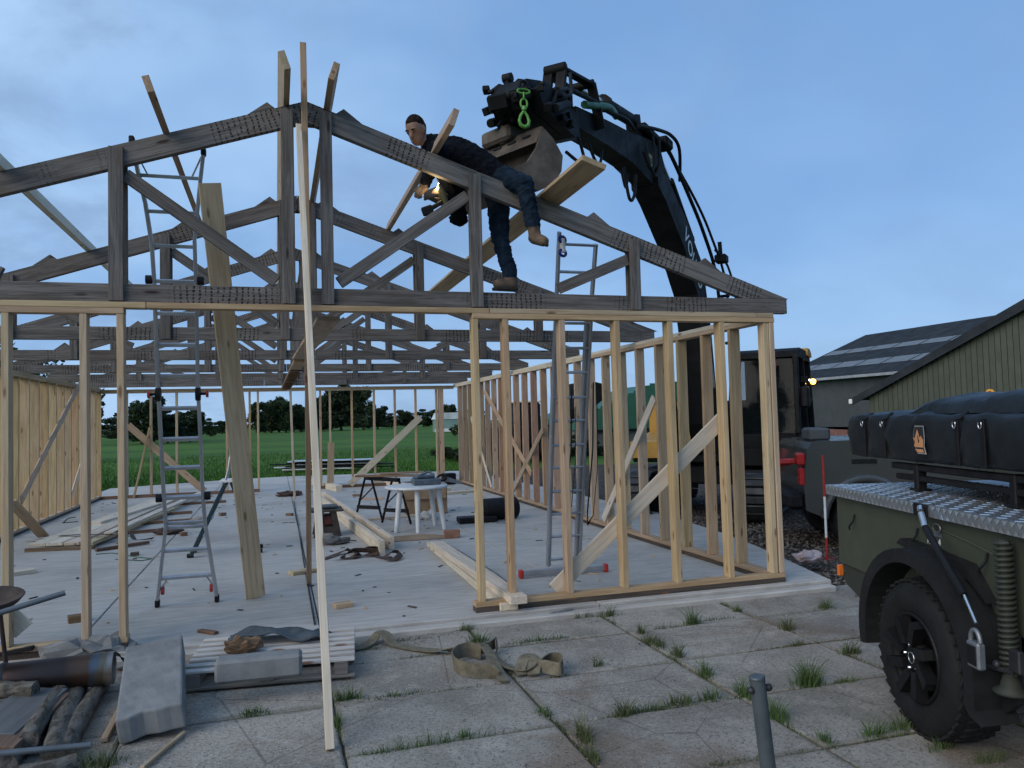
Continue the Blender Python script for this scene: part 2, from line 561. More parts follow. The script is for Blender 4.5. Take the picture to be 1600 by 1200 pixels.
def mat_pave():
    """old yard slabs: worn, pitted, dusted with sand, reddish stains"""
    n = NT('yard_concrete')
    w = n.world()
    big = n.noise(w, 1.1, 6, 0.65, 0.4); mid = n.noise(w, 5.5, 6, 0.7); fine = n.noise(w, 42, 4, 0.75); grit = n.voro(w, 95)
    col = n.mix(n.ramp(big, 0.36, 0.64), (0.315, 0.292, 0.255), (0.20, 0.185, 0.16))
    col = n.mix(n.math('MULTIPLY', n.ramp(mid, 0.48, 0.72), 0.6), col, (0.40, 0.375, 0.33))
    red = n.ramp(n.noise(w, 0.85, 5, 0.6, 0.8), 0.54, 0.66)
    col = n.mix(n.math('MULTIPLY', red, 0.75), col, (0.185, 0.138, 0.10))
    grn = n.ramp(n.noise(w, 1.6, 6, 0.7, 0.5), 0.60, 0.72)
    col = n.mix(n.math('MULTIPLY', grn, 0.35), col, (0.13, 0.135, 0.085))
    col = n.mix(n.math('MULTIPLY', n.ramp(fine, 0.46, 0.66), 0.6), col, (0.095, 0.087, 0.075))
    sc_ = n.node('ShaderNodeSeparateColor'); n.l.new(grit.outputs['Color'], sc_.inputs[0])
    pit = n.math('MULTIPLY', n.ramp(sc_.outputs[1], 0.80, 0.84), n.ramp(grit.outputs['Distance'], 0.25, 0.5, True, 1, 0))
    col = n.mix(n.math('MULTIPLY', pit, 0.8), col, (0.05, 0.046, 0.042))
    pale = n.math('MULTIPLY', n.ramp(sc_.outputs[2], 0.86, 0.89), n.ramp(grit.outputs['Distance'], 0.2, 0.45, True, 1, 0))
    col = n.mix(n.math('MULTIPLY', pale, 0.7), col, (0.48, 0.46, 0.43))
    cr = n.voro(n.world((1, 1, 1)), 0.75, 'DISTANCE_TO_EDGE')
    wob = n.math('ADD', cr.outputs['Distance'], n.math('MULTIPLY', n.math('SUBTRACT', mid, 0.5), 0.012))
    col = n.mix(n.ramp(wob, 0.0, 0.005, True, 0.5, 0), col, (0.05, 0.046, 0.04))
    # dirt and moss creeping in from the joints of each slab
    oc_ = n.node('ShaderNodeTexCoord').outputs['Object']; so_ = n.node('ShaderNodeSeparateXYZ'); n.l.new(oc_, so_.inputs[0])
    ed = n.math('MINIMUM', n.math('SUBTRACT', 0.575, n.math('ABSOLUTE', so_.outputs['X'])), n.math('SUBTRACT', 0.378, n.math('ABSOLUTE', so_.outputs['Y'])))
    dirt = n.ramp(n.math('ADD', ed, n.math('MULTIPLY', n.math('SUBTRACT', big, 0.5), 0.22)), -0.03, 0.035, True, 0.6, 0)
    col = n.mix(dirt, col, n.mix(n.ramp(mid, .4, .6), (0.085, 0.076, 0.058), (0.06, 0.068, 0.036)))
    col = n.rnd_val(col, 0.12)
    return n.done(col, 0.85, 0, n.math('ADD', n.math('MULTIPLY', mid, 1.2), n.math('ADD', fine, n.math('MULTIPLY', pit, -1.5))), 0.5, 0.008, 0.25)


M_MEADOW, M_SOIL, M_FLOOR, M_PAVE = mat_meadow(), mat_soil(), mat_slabfloor(), mat_pave()


def sheet(name, poly, z, mat, kind='structure'):
    me = bpy.data.meshes.new(name); me.from_pydata([(x, y, z) for x, y in poly], [], [list(range(len(poly)))])
    me.materials.append(mat); o = bpy.data.objects.new(name, me); link(o)
    return tag(o, None, None, None, kind)


sheet('meadow', [(-900, -900), (1100, -900), (1100, 1500), (-900, 1500)], -0.16, M_MEADOW)
# stony yard: a sheet with real small heaves
gm = MB()
NX, NY = 90, 90
X0, X1, Y0, Y1 = 4.4, 21.0, -6.0, 26.0
gv = []
for j in range(NY + 1):
    for i in range(NX + 1):
        x = X0 + (X1 - X0) * i / NX; y = Y0 + (Y1 - Y0) * j / NY
        gv.append((x, y, -0.105 + 0.022 * math.sin(x * 2.9 + 1.7 * math.sin(y * 1.3)) * math.sin(y * 2.3 + x) + random.uniform(-.012, .012)))
gm.add(gv, [[j * (NX + 1) + i, j * (NX + 1) + i + 1, (j + 1) * (NX + 1) + i + 1, (j + 1) * (NX + 1) + i] for j in range(NY) for i in range(NX)], None, True)
tag(gm.build('gravel_yard', M_SOIL), kind='structure')

# sand bed below the yard slabs (shows in the joints)
M_SAND = plain('joint_sand', (0.12, 0.105, 0.082), (0.06, 0.054, 0.044), 9, 0.95, 0, 0.6, bdist=0.02)
sheet('sand_bed', [(-12, -4), (9.2, -4), (9.2, 6.20), (4.6, 6.46), (-12, 6.46)], -0.100, M_SAND)

pave = sheet('pavement', [(-11.9, -3.9), (9.1, -3.9), (9.1, 6.1), (4.5, 6.38), (-11.9, 6.38)], -0.096, M_SAND)
xs = [-11.38 + 1.172 * k for k in range(18)]
ys = [6.47, 5.715, 4.945, 4.175, 3.405, 2.635, 1.865, 1.095, 0.325, -0.445]
rp = random.Random(4)
xs = [0.32 + 1.172 * (k - 9) for k in range(17)]
for i in range(len(xs) - 1):
    for j in range(len(ys) - 1):
        x0, x1, y1, y0 = xs[i], xs[i + 1], ys[j], ys[j + 1]
        if x1 > 9 or x0 < -8:
            continue
        sx, sy = x1 - x0 - rp.uniform(.004, .013), y1 - y0 - rp.uniform(.004, .013)
        # worn edge: an outline with small nicks
        nx, ny = 9, 6
        out = []
        for k in range(nx):
            out.append((-sx / 2 + sx * k / nx, -sy / 2))
        for k in range(ny):
            out.append((sx / 2, -sy / 2 + sy * k / ny))
        for k in range(nx):
            out.append((sx / 2 - sx * k / nx, sy / 2))
        for k in range(ny):
            out.append((-sx / 2, sy / 2 - sy * k / ny))
        rim = [(x * (1 - rp.uniform(0, .012)), y * (1 - rp.uniform(0, .018))) for x, y in out]
        n = len(rim)
        vs = [(x, y, -0.05) for x, y in rim] + [(x, y, -0.007) for x, y in rim] + [(x * (1 - .022), y * (1 - .03), 0) for x, y in rim]
        fs = [[k, (k + 1) % n, (k + 1) % n + n, k + n] for k in range(n)] + [[k + n, (k + 1) % n + n, (k + 1) % n + 2 * n, k + 2 * n] for k in range(n)] + [list(range(2 * n, 3 * n))]
        mb = MB(); mb.add(vs, fs)
        mb.build('slab', M_PAVE, pave, Matrix.Translation(((x0 + x1) / 2, (y0 + y1) / 2, PZ + rp.uniform(-.005, .004))) @ Matrix.Rotation(rp.uniform(-.006, .006), 4, 'X') @ Matrix.Rotation(rp.uniform(-.005, .005), 4, 'Y'))

# floor slab of the building, poured in bays
floor = sheet('floor_slab', [(-4.5, 6.47), (5.13, 6.30), (6.25, 12.2), (6.0, 24.8), (-0.3, 25.8), (-4.5, 24.0)], -0.045, M_SAND)
fx = [-4.45, -1.50, 0.325, 2.72, 9]
fy = [6.405, 8.33, 10.9, 13.6, 16.4, 19.2, 22.0, 27]


def right_edge(y):
    return 5.16 + (y - 6.4) * 0.26 if y < 9 else 5.84 + (y - 9) * 0.115 if y < 12.2 else 6.208 - (y - 12.2) * 0.02


def far_edge(x):
    return 24.0 + (x + 4.45) * 0.47 if x < -0.3 else 25.95 - (x + .3) * 0.20


for i in range(len(fx) - 1):
    for j in range(len(fy) - 1):
        a, b_, c, d = fx[i] + .006, fx[i + 1] - .006, fy[j] + .005, fy[j + 1] - .005
        if d > 26:
            pts = [(a, c), (min(b_, right_edge(c)), c), (min(b_, right_edge(24)), far_edge(min(b_, 5.9))), (a, far_edge(a))]
        elif b_ > 8:
            pts = [(a, c), (right_edge(c), c), (right_edge((c + d) / 2), (c + d) / 2), (right_edge(d), d), (a, d)]
        else:
            pts = [(a, c), (b_, c), (b_, d), (a, d)]
        cx = sum(p[0] for p in pts) / len(pts); cy = sum(p[1] for p in pts) / len(pts)
        n = len(pts)
        vs = [(x - cx, y - cy, -.16) for x, y in pts] + [(x - cx, y - cy, -.006) for x, y in pts]
        ins = [((x - cx), (y - cy)) for x, y in pts]
        vs += [(x - math.copysign(.006, x), y - math.copysign(.006, y), 0) for x, y in ins]
        fs = [[k, (k + 1) % n, (k + 1) % n + n, k + n] for k in range(n)] + [[k + n, (k + 1) % n + n, (k + 1) % n + 2 * n, k + 2 * n] for k in range(n)] + [list(range(2 * n, 3 * n))]
        mb = MB(); mb.add(vs, fs); mb.build('slab_panel', M_FLOOR, floor, Matrix.Translation((cx, cy, 0)))
# smooth edge strip along the front of the floor
mb = MB(); mb.box((9.5, 0.115, 0.10), TR((0.36, 6.345, -0.075), RAD(-0.3)), 0.012)
mb.build('edge_strip', M_FLOOR, floor, None)
# ================================================================== timber building
RC, RZ, SL = 0.27, 4.335, 0.3375      # ridge x, ridge top z, roof slope
ZC0, ZC1 = 2.625, 2.768               # bottom chord
XE = 4.885                            # truss end
TRUSS_Y = [6.575, 9.35, 12.12, 14.9, 17.5, 20.15]


def ztop(x):
    return RZ - SL * abs(x - RC)


def plank_poly(name, pts, t, mat, parent, xdir, y):
    """polygon in the x-z plane at depth y, thickness t; local x follows xdir"""
    o = V((sum(p[0] for p in pts) / len(pts), y, sum(p[1] for p in pts) / len(pts)))
    M = frame(o, (xdir[0], 0, xdir[1]), (-xdir[1], 0, xdir[0]))
    if M.to_3x3().col[1].y < 0:
        pass
    Mi = M.inverted()
    loc = [Mi @ V((p[0], y, p[1])) for p in pts]
    mb = MB(); mb.prism([(p.x, p.z) for p in loc], t)
    return mb.build(name, mat, parent, M)


LAB_T = ['weathered grey roof truss at the front, with the worker on it',
         'weathered grey roof truss second from the front',
         'weathered grey roof truss third from the front',
         'weathered grey roof truss fourth from the front',
         'weathered grey roof truss fifth from the front, last but one',
         'weathered grey roof truss farthest back, above the rear wall']
for ti, Y in enumerate(TRUSS_Y):
    t = thing('roof_truss', LAB_T[ti], 'roof truss', (RC, Y, ZC0), 0, 'grey roof trusses')
    rt = random.Random(ti + 3)
    xl = 2 * RC - XE + rt.uniform(-.03, .03); xr = XE + rt.uniform(-.03, .03)
    # bottom chord in two lengths butted off-centre
    xm = RC + rt.uniform(-.7, .6)
    for (a, b_) in ((xl, xm - .003), (xm + .003, xr)):
        beam('bottom_chord', (a, Y, (ZC0 + ZC1) / 2), (b_, Y, (ZC0 + ZC1) / 2), .07, ZC1 - ZC0, WO, t, b=.004)
    for s in (-1, 1):
        X = lambda u: RC + s * u
        hv = .175
        zb = ZC1 + .002
        ue = (RZ - zb) / SL
        ui = (RZ - hv - zb) / SL
        pts = [(X(.003), RZ), (X(ue), zb), (X(ui), zb), (X(.003), RZ - hv)]
        d = V((s, 0, -SL)).normalized()
        plank_poly('top_chord', pts, .068, WO, t, (d.x, d.z) if s > 0 else (-d.x, -d.z), Y)
        # posts in pairs, on the front and on the back of the chords
        for u, w in ((.155, .10), (1.43, .105), (2.955, .10)):
            ztp = RZ - SL * u - .02
            for off in (-.0515, .0515):
                j = rt.uniform(-.02, .02) if off > 0 else 0
                beam('post', (X(u) + j, Y + off, ZC0 + .006), (X(u) + j, Y + off, ztp - rt.uniform(0, .03)), .033, w, WOP, t, up=(1, 0, 0))
        # diagonals between the chords
        for (u0, u1) in ((1.37, .20), (2.90, 2.16)):
            z1 = RZ - SL * u0 - hv - .03
            beam('diagonal', (X(u0), Y, z1 - .04), (X(u1 + .05), Y, ZC1 + .055), .05, .10, WOP, t)
        # stop blocks for the purlins
        for u in (((.24, 2.5, 3.65) if s > 0 else (.24,)) if ti == 0 else (.24, 1.12, 2.5, 3.65)):
            zt = RZ - SL * u + .001
            L = .24
            pts = [(X(u), zt), (X(u + .07), zt + .05), (X(u + L), RZ - SL * (u + L) + .001)]
            plank_poly('purlin_block', pts, .045, WOP, t, (d.x, d.z) if s > 0 else (-d.x, -d.z), Y + rt.uniform(-.01, .01))
    # ridge gusset
    plank_poly('ridge_plate', [(RC - .15, RZ - .055), (RC, RZ - .01), (RC + .15, RZ - .055), (RC + .15, RZ - .19), (RC - .15, RZ - .19)], .02, WOP, t, (1, 0), Y + .0465)

# ------------------------------------------------------------------ stud walls
XO, XI = 4.70, 4.58      # right wall outer / inner face
YF = 6.50                # front wall face
DP = .112
PL = .045


def sole(parent, a, b_, w):
    a, b_ = V(a), V(b_)
    beam('sole_pad', a + V((0, 0, .022)), b_ + V((0, 0, .022)), w, .044, WD, parent)
    beam('sole_plate', a + V((0, 0, .0665)), b_ + V((0, 0, .0665)), w - .004, .043, WN, parent)


# front wall, right of the opening
yc = YF + DP / 2
fw = thing('stud_wall', 'pale stud wall frame with long white brace, right of the front opening', 'stud wall', (3.1, yc, 0))
sole(fw, (1.615, yc, 0), (4.715, yc, 0), DP)
beam('head_plate', (1.645, yc, 2.5525), (4.705, yc, 2.5525), DP, PL, WN, fw)
rs = random.Random(5)
for x in (1.668, 1.945, 2.475, 3.015, 3.56, 4.115, 4.672):
    z0 = .0885 if x > 1.7 else .0885
    beam('stud', (x + .012, yc + .002, z0), (x, yc + .002, 2.5295), DP - .003, .053, WN, fw, up=(1, 0, 0))
beam('stud', (4.612, yc + .006, .0885), (4.612, yc + .006, 2.5295), DP - .012, .056, WN, fw, up=(1, 0, 0))
beam('brace', gy(1128, 655, 6.628), gy(866, 922, 6.628), .024, .145, WP, fw, up=(0, 0, 1))
# front wall, left of the opening
fl = thing('stud_wall', 'stud wall frame left of the front opening, partly out of the picture', 'stud wall', (-2.6, yc, 0))
sole(fl, (-4.1, yc, 0), (-1.085, yc, 0), DP)
beam('head_plate', (-4.1, yc, 2.5525), (-1.105, yc, 2.5525), DP, PL, WN, fl)
for x in (-1.132, -1.385, -1.90, -2.45, -3.0, -3.55, -4.05):
    beam('stud', (x + .012, yc + .002, .0885), (x, yc + .002, 2.5295), DP - .003, .05, WN, fl, up=(1, 0, 0))
beam('brace', gy(38, 985, 6.627), (-2.95, 6.627, 1.5), .024, .145, WP, fl)
# plate across the whole front
lp = thing('top_plate', 'long pale timber plate lying directly under the front truss', 'timber plate', (RC, yc, 2.58))
for a, b_ in ((-4.1, -.95), (-.945, 1.80), (1.805, 4.50)):
    beam('plate_length', (a, yc, 2.599), (b_, yc, 2.599), DP, PL, WN, lp)
beam('plate_length', (4.505, yc, 2.599), (4.70, yc, 2.599), DP - .006, PL, WT, lp)

# right long wall
rw = thing('stud_wall', 'long stud wall along the right side of the building', 'stud wall', (4.64, 13.4, 0))
xc = (XO + XI) / 2
sole(rw, (xc, 6.62, 0), (xc, 20.4, 0), .12)
for a, b_ in ((6.617, 11.2), (11.205, 15.9), (15.905, 20.4)):
    beam('head_plate', (xc, a, 2.5535), (xc, b_, 2.5535), .12, .044, WN if a < 7 else WP, rw)
for a, b_ in ((6.9, 13.4), (13.405, 20.4)):
    beam('head_plate', (xc, a, 2.598), (xc, b_, 2.598), .118, .043, WP, rw)
y = 7.12; k = 0
while y < 20.4:
    m = WR if 12.6 < y < 16.9 else (WT if y > 16.9 else WN)
    beam('stud', (xc + rs.uniform(-.004, .004), y + rs.uniform(-.012, .012), .0885), (xc, y, 2.5295), .118, .052, m, rw, up=(0, 1, 0))
    y += .556; k += 1
XB = XI - .014
for (p, q, w, m) in (((1022, 622), (943, 812), .12, WP), ((848, 672), (797, 775), .12, WT), ((757, 612), (830, 740), .12, WR), ((736, 652), (768, 762), .07, WP)):
    beam('brace', gx(*p, XB), gx(*q, XB), .024, w, m, rw)

# left long wall
lw = thing('stud_wall', 'long stud wall along the left side, its studs seen edge to edge', 'stud wall', (-4.03, 13.4, 0))
xl = -4.035
sole(lw, (xl, 6.62, 0), (xl, 20.4, 0), .165)
for a, b_ in ((6.617, 11.0), (11.005, 15.8), (15.805, 20.4)):
    beam('head_plate', (xl, a, 2.5535), (xl, b_, 2.5535), .165, .044, WN, lw)
for a, b_ in ((6.9, 13.0), (13.005, 20.4)):
    beam('head_plate', (xl, a, 2.598), (xl, b_, 2.598), .16, .043, WN, lw)
y = 7.0
while y < 20.4:
    beam('stud', (xl, y, .0885), (xl, y, 2.5295), .16, .046, WN, lw, up=(0, 1, 0))
    y += .5582
XB = -3.938
beam('brace', gx(124, 600, XB), gx(33, 782, XB), .024, .15, WN, lw)

# rear wall in two halves with a gap between
YB = 20.36
for (nm, x0, x1, xs_) in (('stud wall frame at the rear, left of the wide gap', -3.94, -.40, (-3.4, -2.87, -2.30, -1.16, -.62, -.425)),
                          ('stud wall frame at the rear, right of the wide gap', 1.0, 4.57, (1.09, 1.33, 1.88, 2.45, 2.99, 3.54, 4.10))):
    bw = thing('stud_wall', nm, 'stud wall', ((x0 + x1) / 2, YB, 0))
    beam('sole_plate', (x0, YB, .035), (x1, YB, .035), .12, .07, WB, bw)
    for x in xs_:
        beam('stud', (x, YB, .0705), (x, YB, 2.49), .11, .05, WN, bw, up=(1, 0, 0))
    if x0 < 0:
        beam('brace', gy(200, 664, YB - .075), gy(320, 768, YB - .075), .024, .16, WN, bw)
        beam('head_plate', (x0, YB, 2.513), (.30, YB, 2.513), .115, .045, WN, bw)
        beam('head_plate', (x0, YB, 2.5585), (.30, YB, 2.5585), .113, .045, WN, bw)
    else:
        beam('brace', gy(657, 652, YB - .075), gy(547, 757, YB - .075), .024, .17, WP, bw)
        beam('head_plate', (.305, YB, 2.513), (x1, YB, 2.513), .115, .045, WN, bw)
        beam('head_plate', (.305, YB, 2.5585), (x1, YB, 2.5585), .113, .045, WN, bw)
        beam('corner_post', (4.22, YB, .0705), (4.22, YB, 2.49), .11, .13, WR, bw, up=(1, 0, 0))

# ------------------------------------------------------------------ purlins already laid on the trusses
def purlin(x, y0, y1, w, h, mat, label, dx=0.0, dz=0.0, lift=0.0):
    s = 1 if x > RC else -1
    nrm = V((s * SL, 0, 1)).normalized()
    c = V((x, 0, ztop(x))) + nrm * (h / 2 + .002 + lift)
    return loose('purlin', V((c.x + dx, y0, c.z + dz)), V((c.x, y1, c.z)), w, h, mat, label, 'purlin', up=nrm, group='purlins on the roof trusses')


purlin(.115, 5.86, 20.5, .05, .145, WT, 'purlin standing on edge just left of the ridge')
purlin(.435, 5.95, 20.5, .05, .145, WT, 'purlin standing on edge just right of the ridge')
purlin(-.80, 5.75, 11.9, .05, .12, WT, 'purlin on the left slope, behind the top of the left ladder')
purlin(-1.93, 6.15, 12.4, .05, .145, WP, 'pale purlin low on the left slope at the picture edge')
purlin(1.335, 5.93, 9.55, .05, .145, WT, 'purlin on the right slope that the worker is fixing', dx=.03, dz=.02)
purlin(2.40, 5.52, 12.3, .21, .045, WT, 'wide plank laid flat on the right slope, its end under the excavator arm')

# ------------------------------------------------------------------ props and long planks
loose('lath', (.233 + .02, 4.27, PZ + .004), (.205, 6.40, 4.07), .046, .046, WP, 'long pale lath leaning from the yard up to the ridge', 'lath', up=(1, 0, 0))
loose('lath', (.262, 6.462, 2.64), (.250, 6.462, 4.79), .035, .05, WT, 'brown batten upright on the front of the truss, rising above the ridge', 'lath', up=(1, 0, 0))
loose('prop', (.306, 8.30, .004), (.262, 6.66, 2.56), .045, .05, WT, 'brown prop on the floor slab propping the front plate', 'prop', up=(1, 0, 0))
loose('lath', (.375, 17.86, .004), (.30, 17.3, 2.60), .045, .05, WP, 'thin pale lath standing far back under the fifth truss', 'lath', up=(1, 0, 0))
loose('plank', (-.205, 7.90, .012), (-.50, 6.74, 3.655), .045, .175, WN, 'wide plank leaning against the front truss beside the left ladder', 'plank', up=(1, .25, 0))
loose('plank', (.44, 6.72, 2.592 - .05), (.33, 11.4, 2.585), .19, .04, WT, 'plank under the truss chords, nearest one', 'plank')
pl = thing('plank', 'plank with battens under the far truss chords', 'plank', (.33, 11.3, 2.5))
beam('board', (.335, 11.3, 2.545), (.20, 17.9, 2.44), .17, .04, WT, pl)
for k in range(12):
    f = .2 + k * .065
    p = V((.335, 11.3, 2.545)).lerp(V((.20, 17.9, 2.44)), f)
    cbox('batten', (.20, .05, .025), TR((p.x, p.y, p.z - .034)), WB, pl)
# ================================================================== vehicles and machines
XDK = plain('machine_dark', (0.0075, 0.0085, 0.009), (0.004, 0.0045, 0.005), 4, 0.65, 0.0, 0.12, spec=.16)
XYE = plain('machine_yellow', (0.50, 0.27, 0.035), (0.36, 0.19, 0.03), 3, 0.5, 0, 0.08)
XRU = plain('bucket_steel', (0.115, 0.096, 0.078), (0.055, 0.046, 0.038), 5, 0.75, 0.2, 0.4)
RUB = plain('rubber', (0.012, 0.013, 0.014), (0.007, 0.0075, 0.008), 9, 0.75, 0, 0.3, spec=.25)
CHR = plain('chrome_rod', (0.62, 0.64, 0.66), (0.5, 0.52, 0.54), 8, 0.2, 0.95, 0.02)
GRN = plain('lifting_green', (0.10, 0.30, 0.04), (0.06, 0.20, 0.025), 9, 0.45)
HOSEG = plain('hose_green', (0.012, 0.12, 0.05), (0.01, 0.08, 0.035), 9, 0.5)


def glass(name, tint=(0.006, 0.009, 0.010)):
    n = NT(name)
    m = n.done(tint, 0.06, 0.0, None)
    n.b.inputs['Alpha'].default_value = 0.72
    n.b.inputs['Specular IOR Level'].default_value = 0.12
    return m


GLASS = glass('cab_glass')


def emis(name, col, k):
    n = NT(name)
    n.put(col, n.b.inputs['Base Color']); n.put(col, n.b.inputs['Emission Color']); n.b.inputs['Emission Strength'].default_value = k
    return n.m


def lettering(name, txt, size, M, mat, parent, extr=.0015, align='CENTER'):
    cu = bpy.data.curves.new(name, 'FONT'); cu.body = txt; cu.size = size; cu.extrude = extr
    cu.align_x = align; cu.align_y = 'CENTER'; cu.resolution_u = 3
    tmp = bpy.data.objects.new('tmp', cu); COL.objects.link(tmp)
    dg = bpy.context.evaluated_depsgraph_get()
    me = bpy.data.meshes.new_from_object(tmp.evaluated_get(dg))
    bpy.data.objects.remove(tmp); bpy.data.curves.remove(cu)
    me.materials.clear(); me.materials.append(mat)
    o = bpy.data.objects.new(name, me)
    return link(o, parent, M)


# ------------------------------------------------------------------ excavator (local x forward, y to its left)
EX = V((7.49, 12.29, -0.12)); EF = V((-.7071, -.7071, 0)).normalized()
EM = frame(EX, EF)
ex = thing('excavator', 'dark tracked excavator reaching its arm and bucket over the roof frame', 'excavator', M=EM)


def EP(name, mb, mat, parent=None):
    return mb.build(name, mat, parent or ex, None)


def plate_poly(mb, pts, y0, y1):
    """closed outline in x-z, from y0 to y1"""
    mb.prism(pts, y1 - y0, Matrix.Translation((0, (y0 + y1) / 2, 0)))


# undercarriage
for s in (-1, 1):
    mb = MB(); yc_ = s * .95
    mb.prism([(-1.35, .38), (-1.15, .72), (1.15, .72), (1.35, .38), (1.1, .12), (-1.1, .12)], .36, Matrix.Translation((0, yc_, 0)))
    tr = EP('track_frame', mb, XDK)
    # track chain of pads
    path = []
    for k in range(54):
        L = 2.5
        u = k / 54 * (2 * L + 2 * PI * .36)
        if u < L: p = (-L / 2 + u, .80, 0)
        elif u < L + PI * .36: a = (u - L) / .36; p = (L / 2 + .36 * math.sin(a), .44 + .36 * math.cos(a), a)
        elif u < 2 * L + PI * .36: p = (L / 2 - (u - L - PI * .36), .08, PI)
        else: a = (u - 2 * L - PI * .36) / .36; p = (-L / 2 - .36 * math.sin(a), .44 - .36 * math.cos(a), PI + a)
        path.append(p)
    for (px, pz, a) in path:
        cb = cbox('track_pad', (.115, .50, .05), EM @ TR((px, yc_, pz), 0, 0, a), STEEL, tr, .012)
mb = MB(); mb.box((1.5, 1.7, .3), (0, 0, .72), .03); mb.lathe([(0, .8), (.55, .8), (.55, 1.0), (0, 1.0)], 20); EP('centre_frame', mb, XDK)
# upper structure
mb = MB(); mb.prism([(-1.75, 1.02), (-1.9, 1.2), (-1.9, 1.75), (-1.2, 2.0), (-.3, 2.0), (-.3, 1.45), (.85, 1.3), (.85, 1.02)], 1.15, Matrix.Translation((0, -.68, 0))); EP('engine_housing', mb, XYE)
mb = MB(); mb.prism([(-1.3, 1.02), (-1.3, 1.72), (-.4, 1.72), (-.4, 1.02)], 1.0, Matrix.Translation((0, .78, 0))); EP('side_housing', mb, XDK)
mb = MB(); mb.prism([(-2.05, 1.0), (-2.1, 1.9), (-1.8, 2.02), (-1.55, 1.75), (-1.55, 1.0)], 2.3); EP('counterweight', mb, XDK)
mb = MB(); mb.box((2.7, 2.75, .12), (-.55, .15, 1.0), .02); mb.box((2.0, .09, .30), (-.1, 1.56, 1.02), .02); mb.box((.10, 1.1, .28), (.90, 1.0, 1.03), .02); EP('deck', mb, XDK)
# cab: pillars, roof, panes, seat
CY = 1.08           # cab centre line, left of the boom
cx0, cx1, cy0, cy1, cz0, cz1 = -1.0, .77, CY - .50, CY + .50, 1.06, 2.80
mb = MB(); mb.box((1.77, 1.0, .36), ((cx0 + cx1) / 2, CY, 1.24), .04); cabo = EP('cab', mb, XDK)
mb = MB()
for (a, b_) in (((cx1, cy0, 1.40), (cx1 - .28, cy0 + .04, 2.72)), ((cx1, cy1, 1.40), (cx1 - .28, cy1 - .04, 2.72)), ((-.13, cy1, 1.40), (-.13, cy1 - .04, 2.72)), ((cx0, cy0, 1.40), (cx0 + .05, cy0 + .04, 2.72)), ((cx0, cy1, 1.40), (cx0 + .05, cy1 - .04, 2.72)), ((cx0, cy1 - .01, 1.95), (-.13, cy1 - .01, 1.95))):
    mb.bar(a, b_, .085, .085, (0, 1, 0), .015)
EP('pillars', mb, XDK, cabo)
mb = MB(); mb.prism([(cx0 - .03, 2.66), (cx0 - .02, 2.76), (cx0 + .15, 2.83), (.27, 2.84), (.50, 2.78), (.54, 2.68)], 1.0, Matrix.Translation((0, CY, 0))); rf = EP('roof', mb, XDK, cabo)
mb = MB(); mb.prism([(cx0 - .045, 2.74), (cx0 - .03, 2.81), (cx0 + .15, 2.875), (-.55, 2.885), (-.50, 2.76)], 1.02, Matrix.Translation((0, CY + .02, 0))); mb.build('roof_trim', XYE, cabo)
for nm, q in (('windscreen', [(cx1 - .03, cy0 + .04, 1.42), (cx1 - .03, cy1 - .04, 1.42), (cx1 - .29, cy1 - .06, 2.68), (cx1 - .29, cy0 + .06, 2.68)]),
              ('side_window', [(-.09, cy1 - .012, 1.42), (cx1 - .08, cy1 - .012, 1.42), (cx1 - .33, cy1 - .045, 2.68), (-.09, cy1 - .045, 2.68)]),
              ('side_window', [(cx0 + .06, cy1 - .02, 1.99), (-.17, cy1 - .02, 1.99), (-.17, cy1 - .045, 2.68), (cx0 + .08, cy1 - .045, 2.68)])):
    mb = MB(); mb.add(q, [[0, 1, 2, 3]]); EP(nm, mb, GLASS, cabo)
mb = MB(); mb.box((.05, .90, 1.26), TR((cx0 + .04, CY, 2.04), 0, 0, RAD(2)), .01); EP('rear_blackout', mb, XDK, cabo)  # added dark sheet in place of the rear window, keeps the cab inside dark
mb = MB(); mb.box((.80, .04, 1.26), (cx0 + .47, cy0 + .03, 2.04), .01); mb.box((.80, .04, .55), (.30, cy0 + .03, 1.66), .01); EP('side_blackout', mb, XDK, cabo)  # far side closed with added dark sheets that stand in for cab shade
mb = MB(); mb.box((.5, .5, .12), (-.43, CY, 1.62), .04); mb.box((.12, .5, .75), TR((-.68, CY, 1.98), 0, 0, RAD(-8)), .04); EP('seat', mb, BLACK, cabo)
mb = MB(); mb.tube([(cx1 + .03, CY + .12, 1.32), (cx1 + .06, CY + .12, 1.8), (cx1 - .12, CY + .16, 2.6)], .022, 8); EP('red_rail', mb, REDP, cabo)
mb = MB(); mb.box((.06, .12, .12), (.2, CY + .54, 2.30), .02); lm = EP('work_lamp', mb, BLACK, cabo)
mb = MB(); mb.ball((-.93, CY + .55, 2.30), .05); EP('beacon', mb, emis('beacon_amber', (1.0, 0.45, 0.05), 9), cabo)
mb = MB(); mb.ball((-.62, CY + .53, 2.32), .016); EP('dash_light', mb, emis('lamp_white', (1.0, 0.85, 0.6), 6), cabo)
mb = MB(); mb.box((.25, .12, .34), (.68, CY + .62, 2.0), .03); mb.bar((.62, CY + .46, 2.2), (.68, CY + .6, 2.1), .02, .02); EP('mirror', mb, BLACK, cabo)
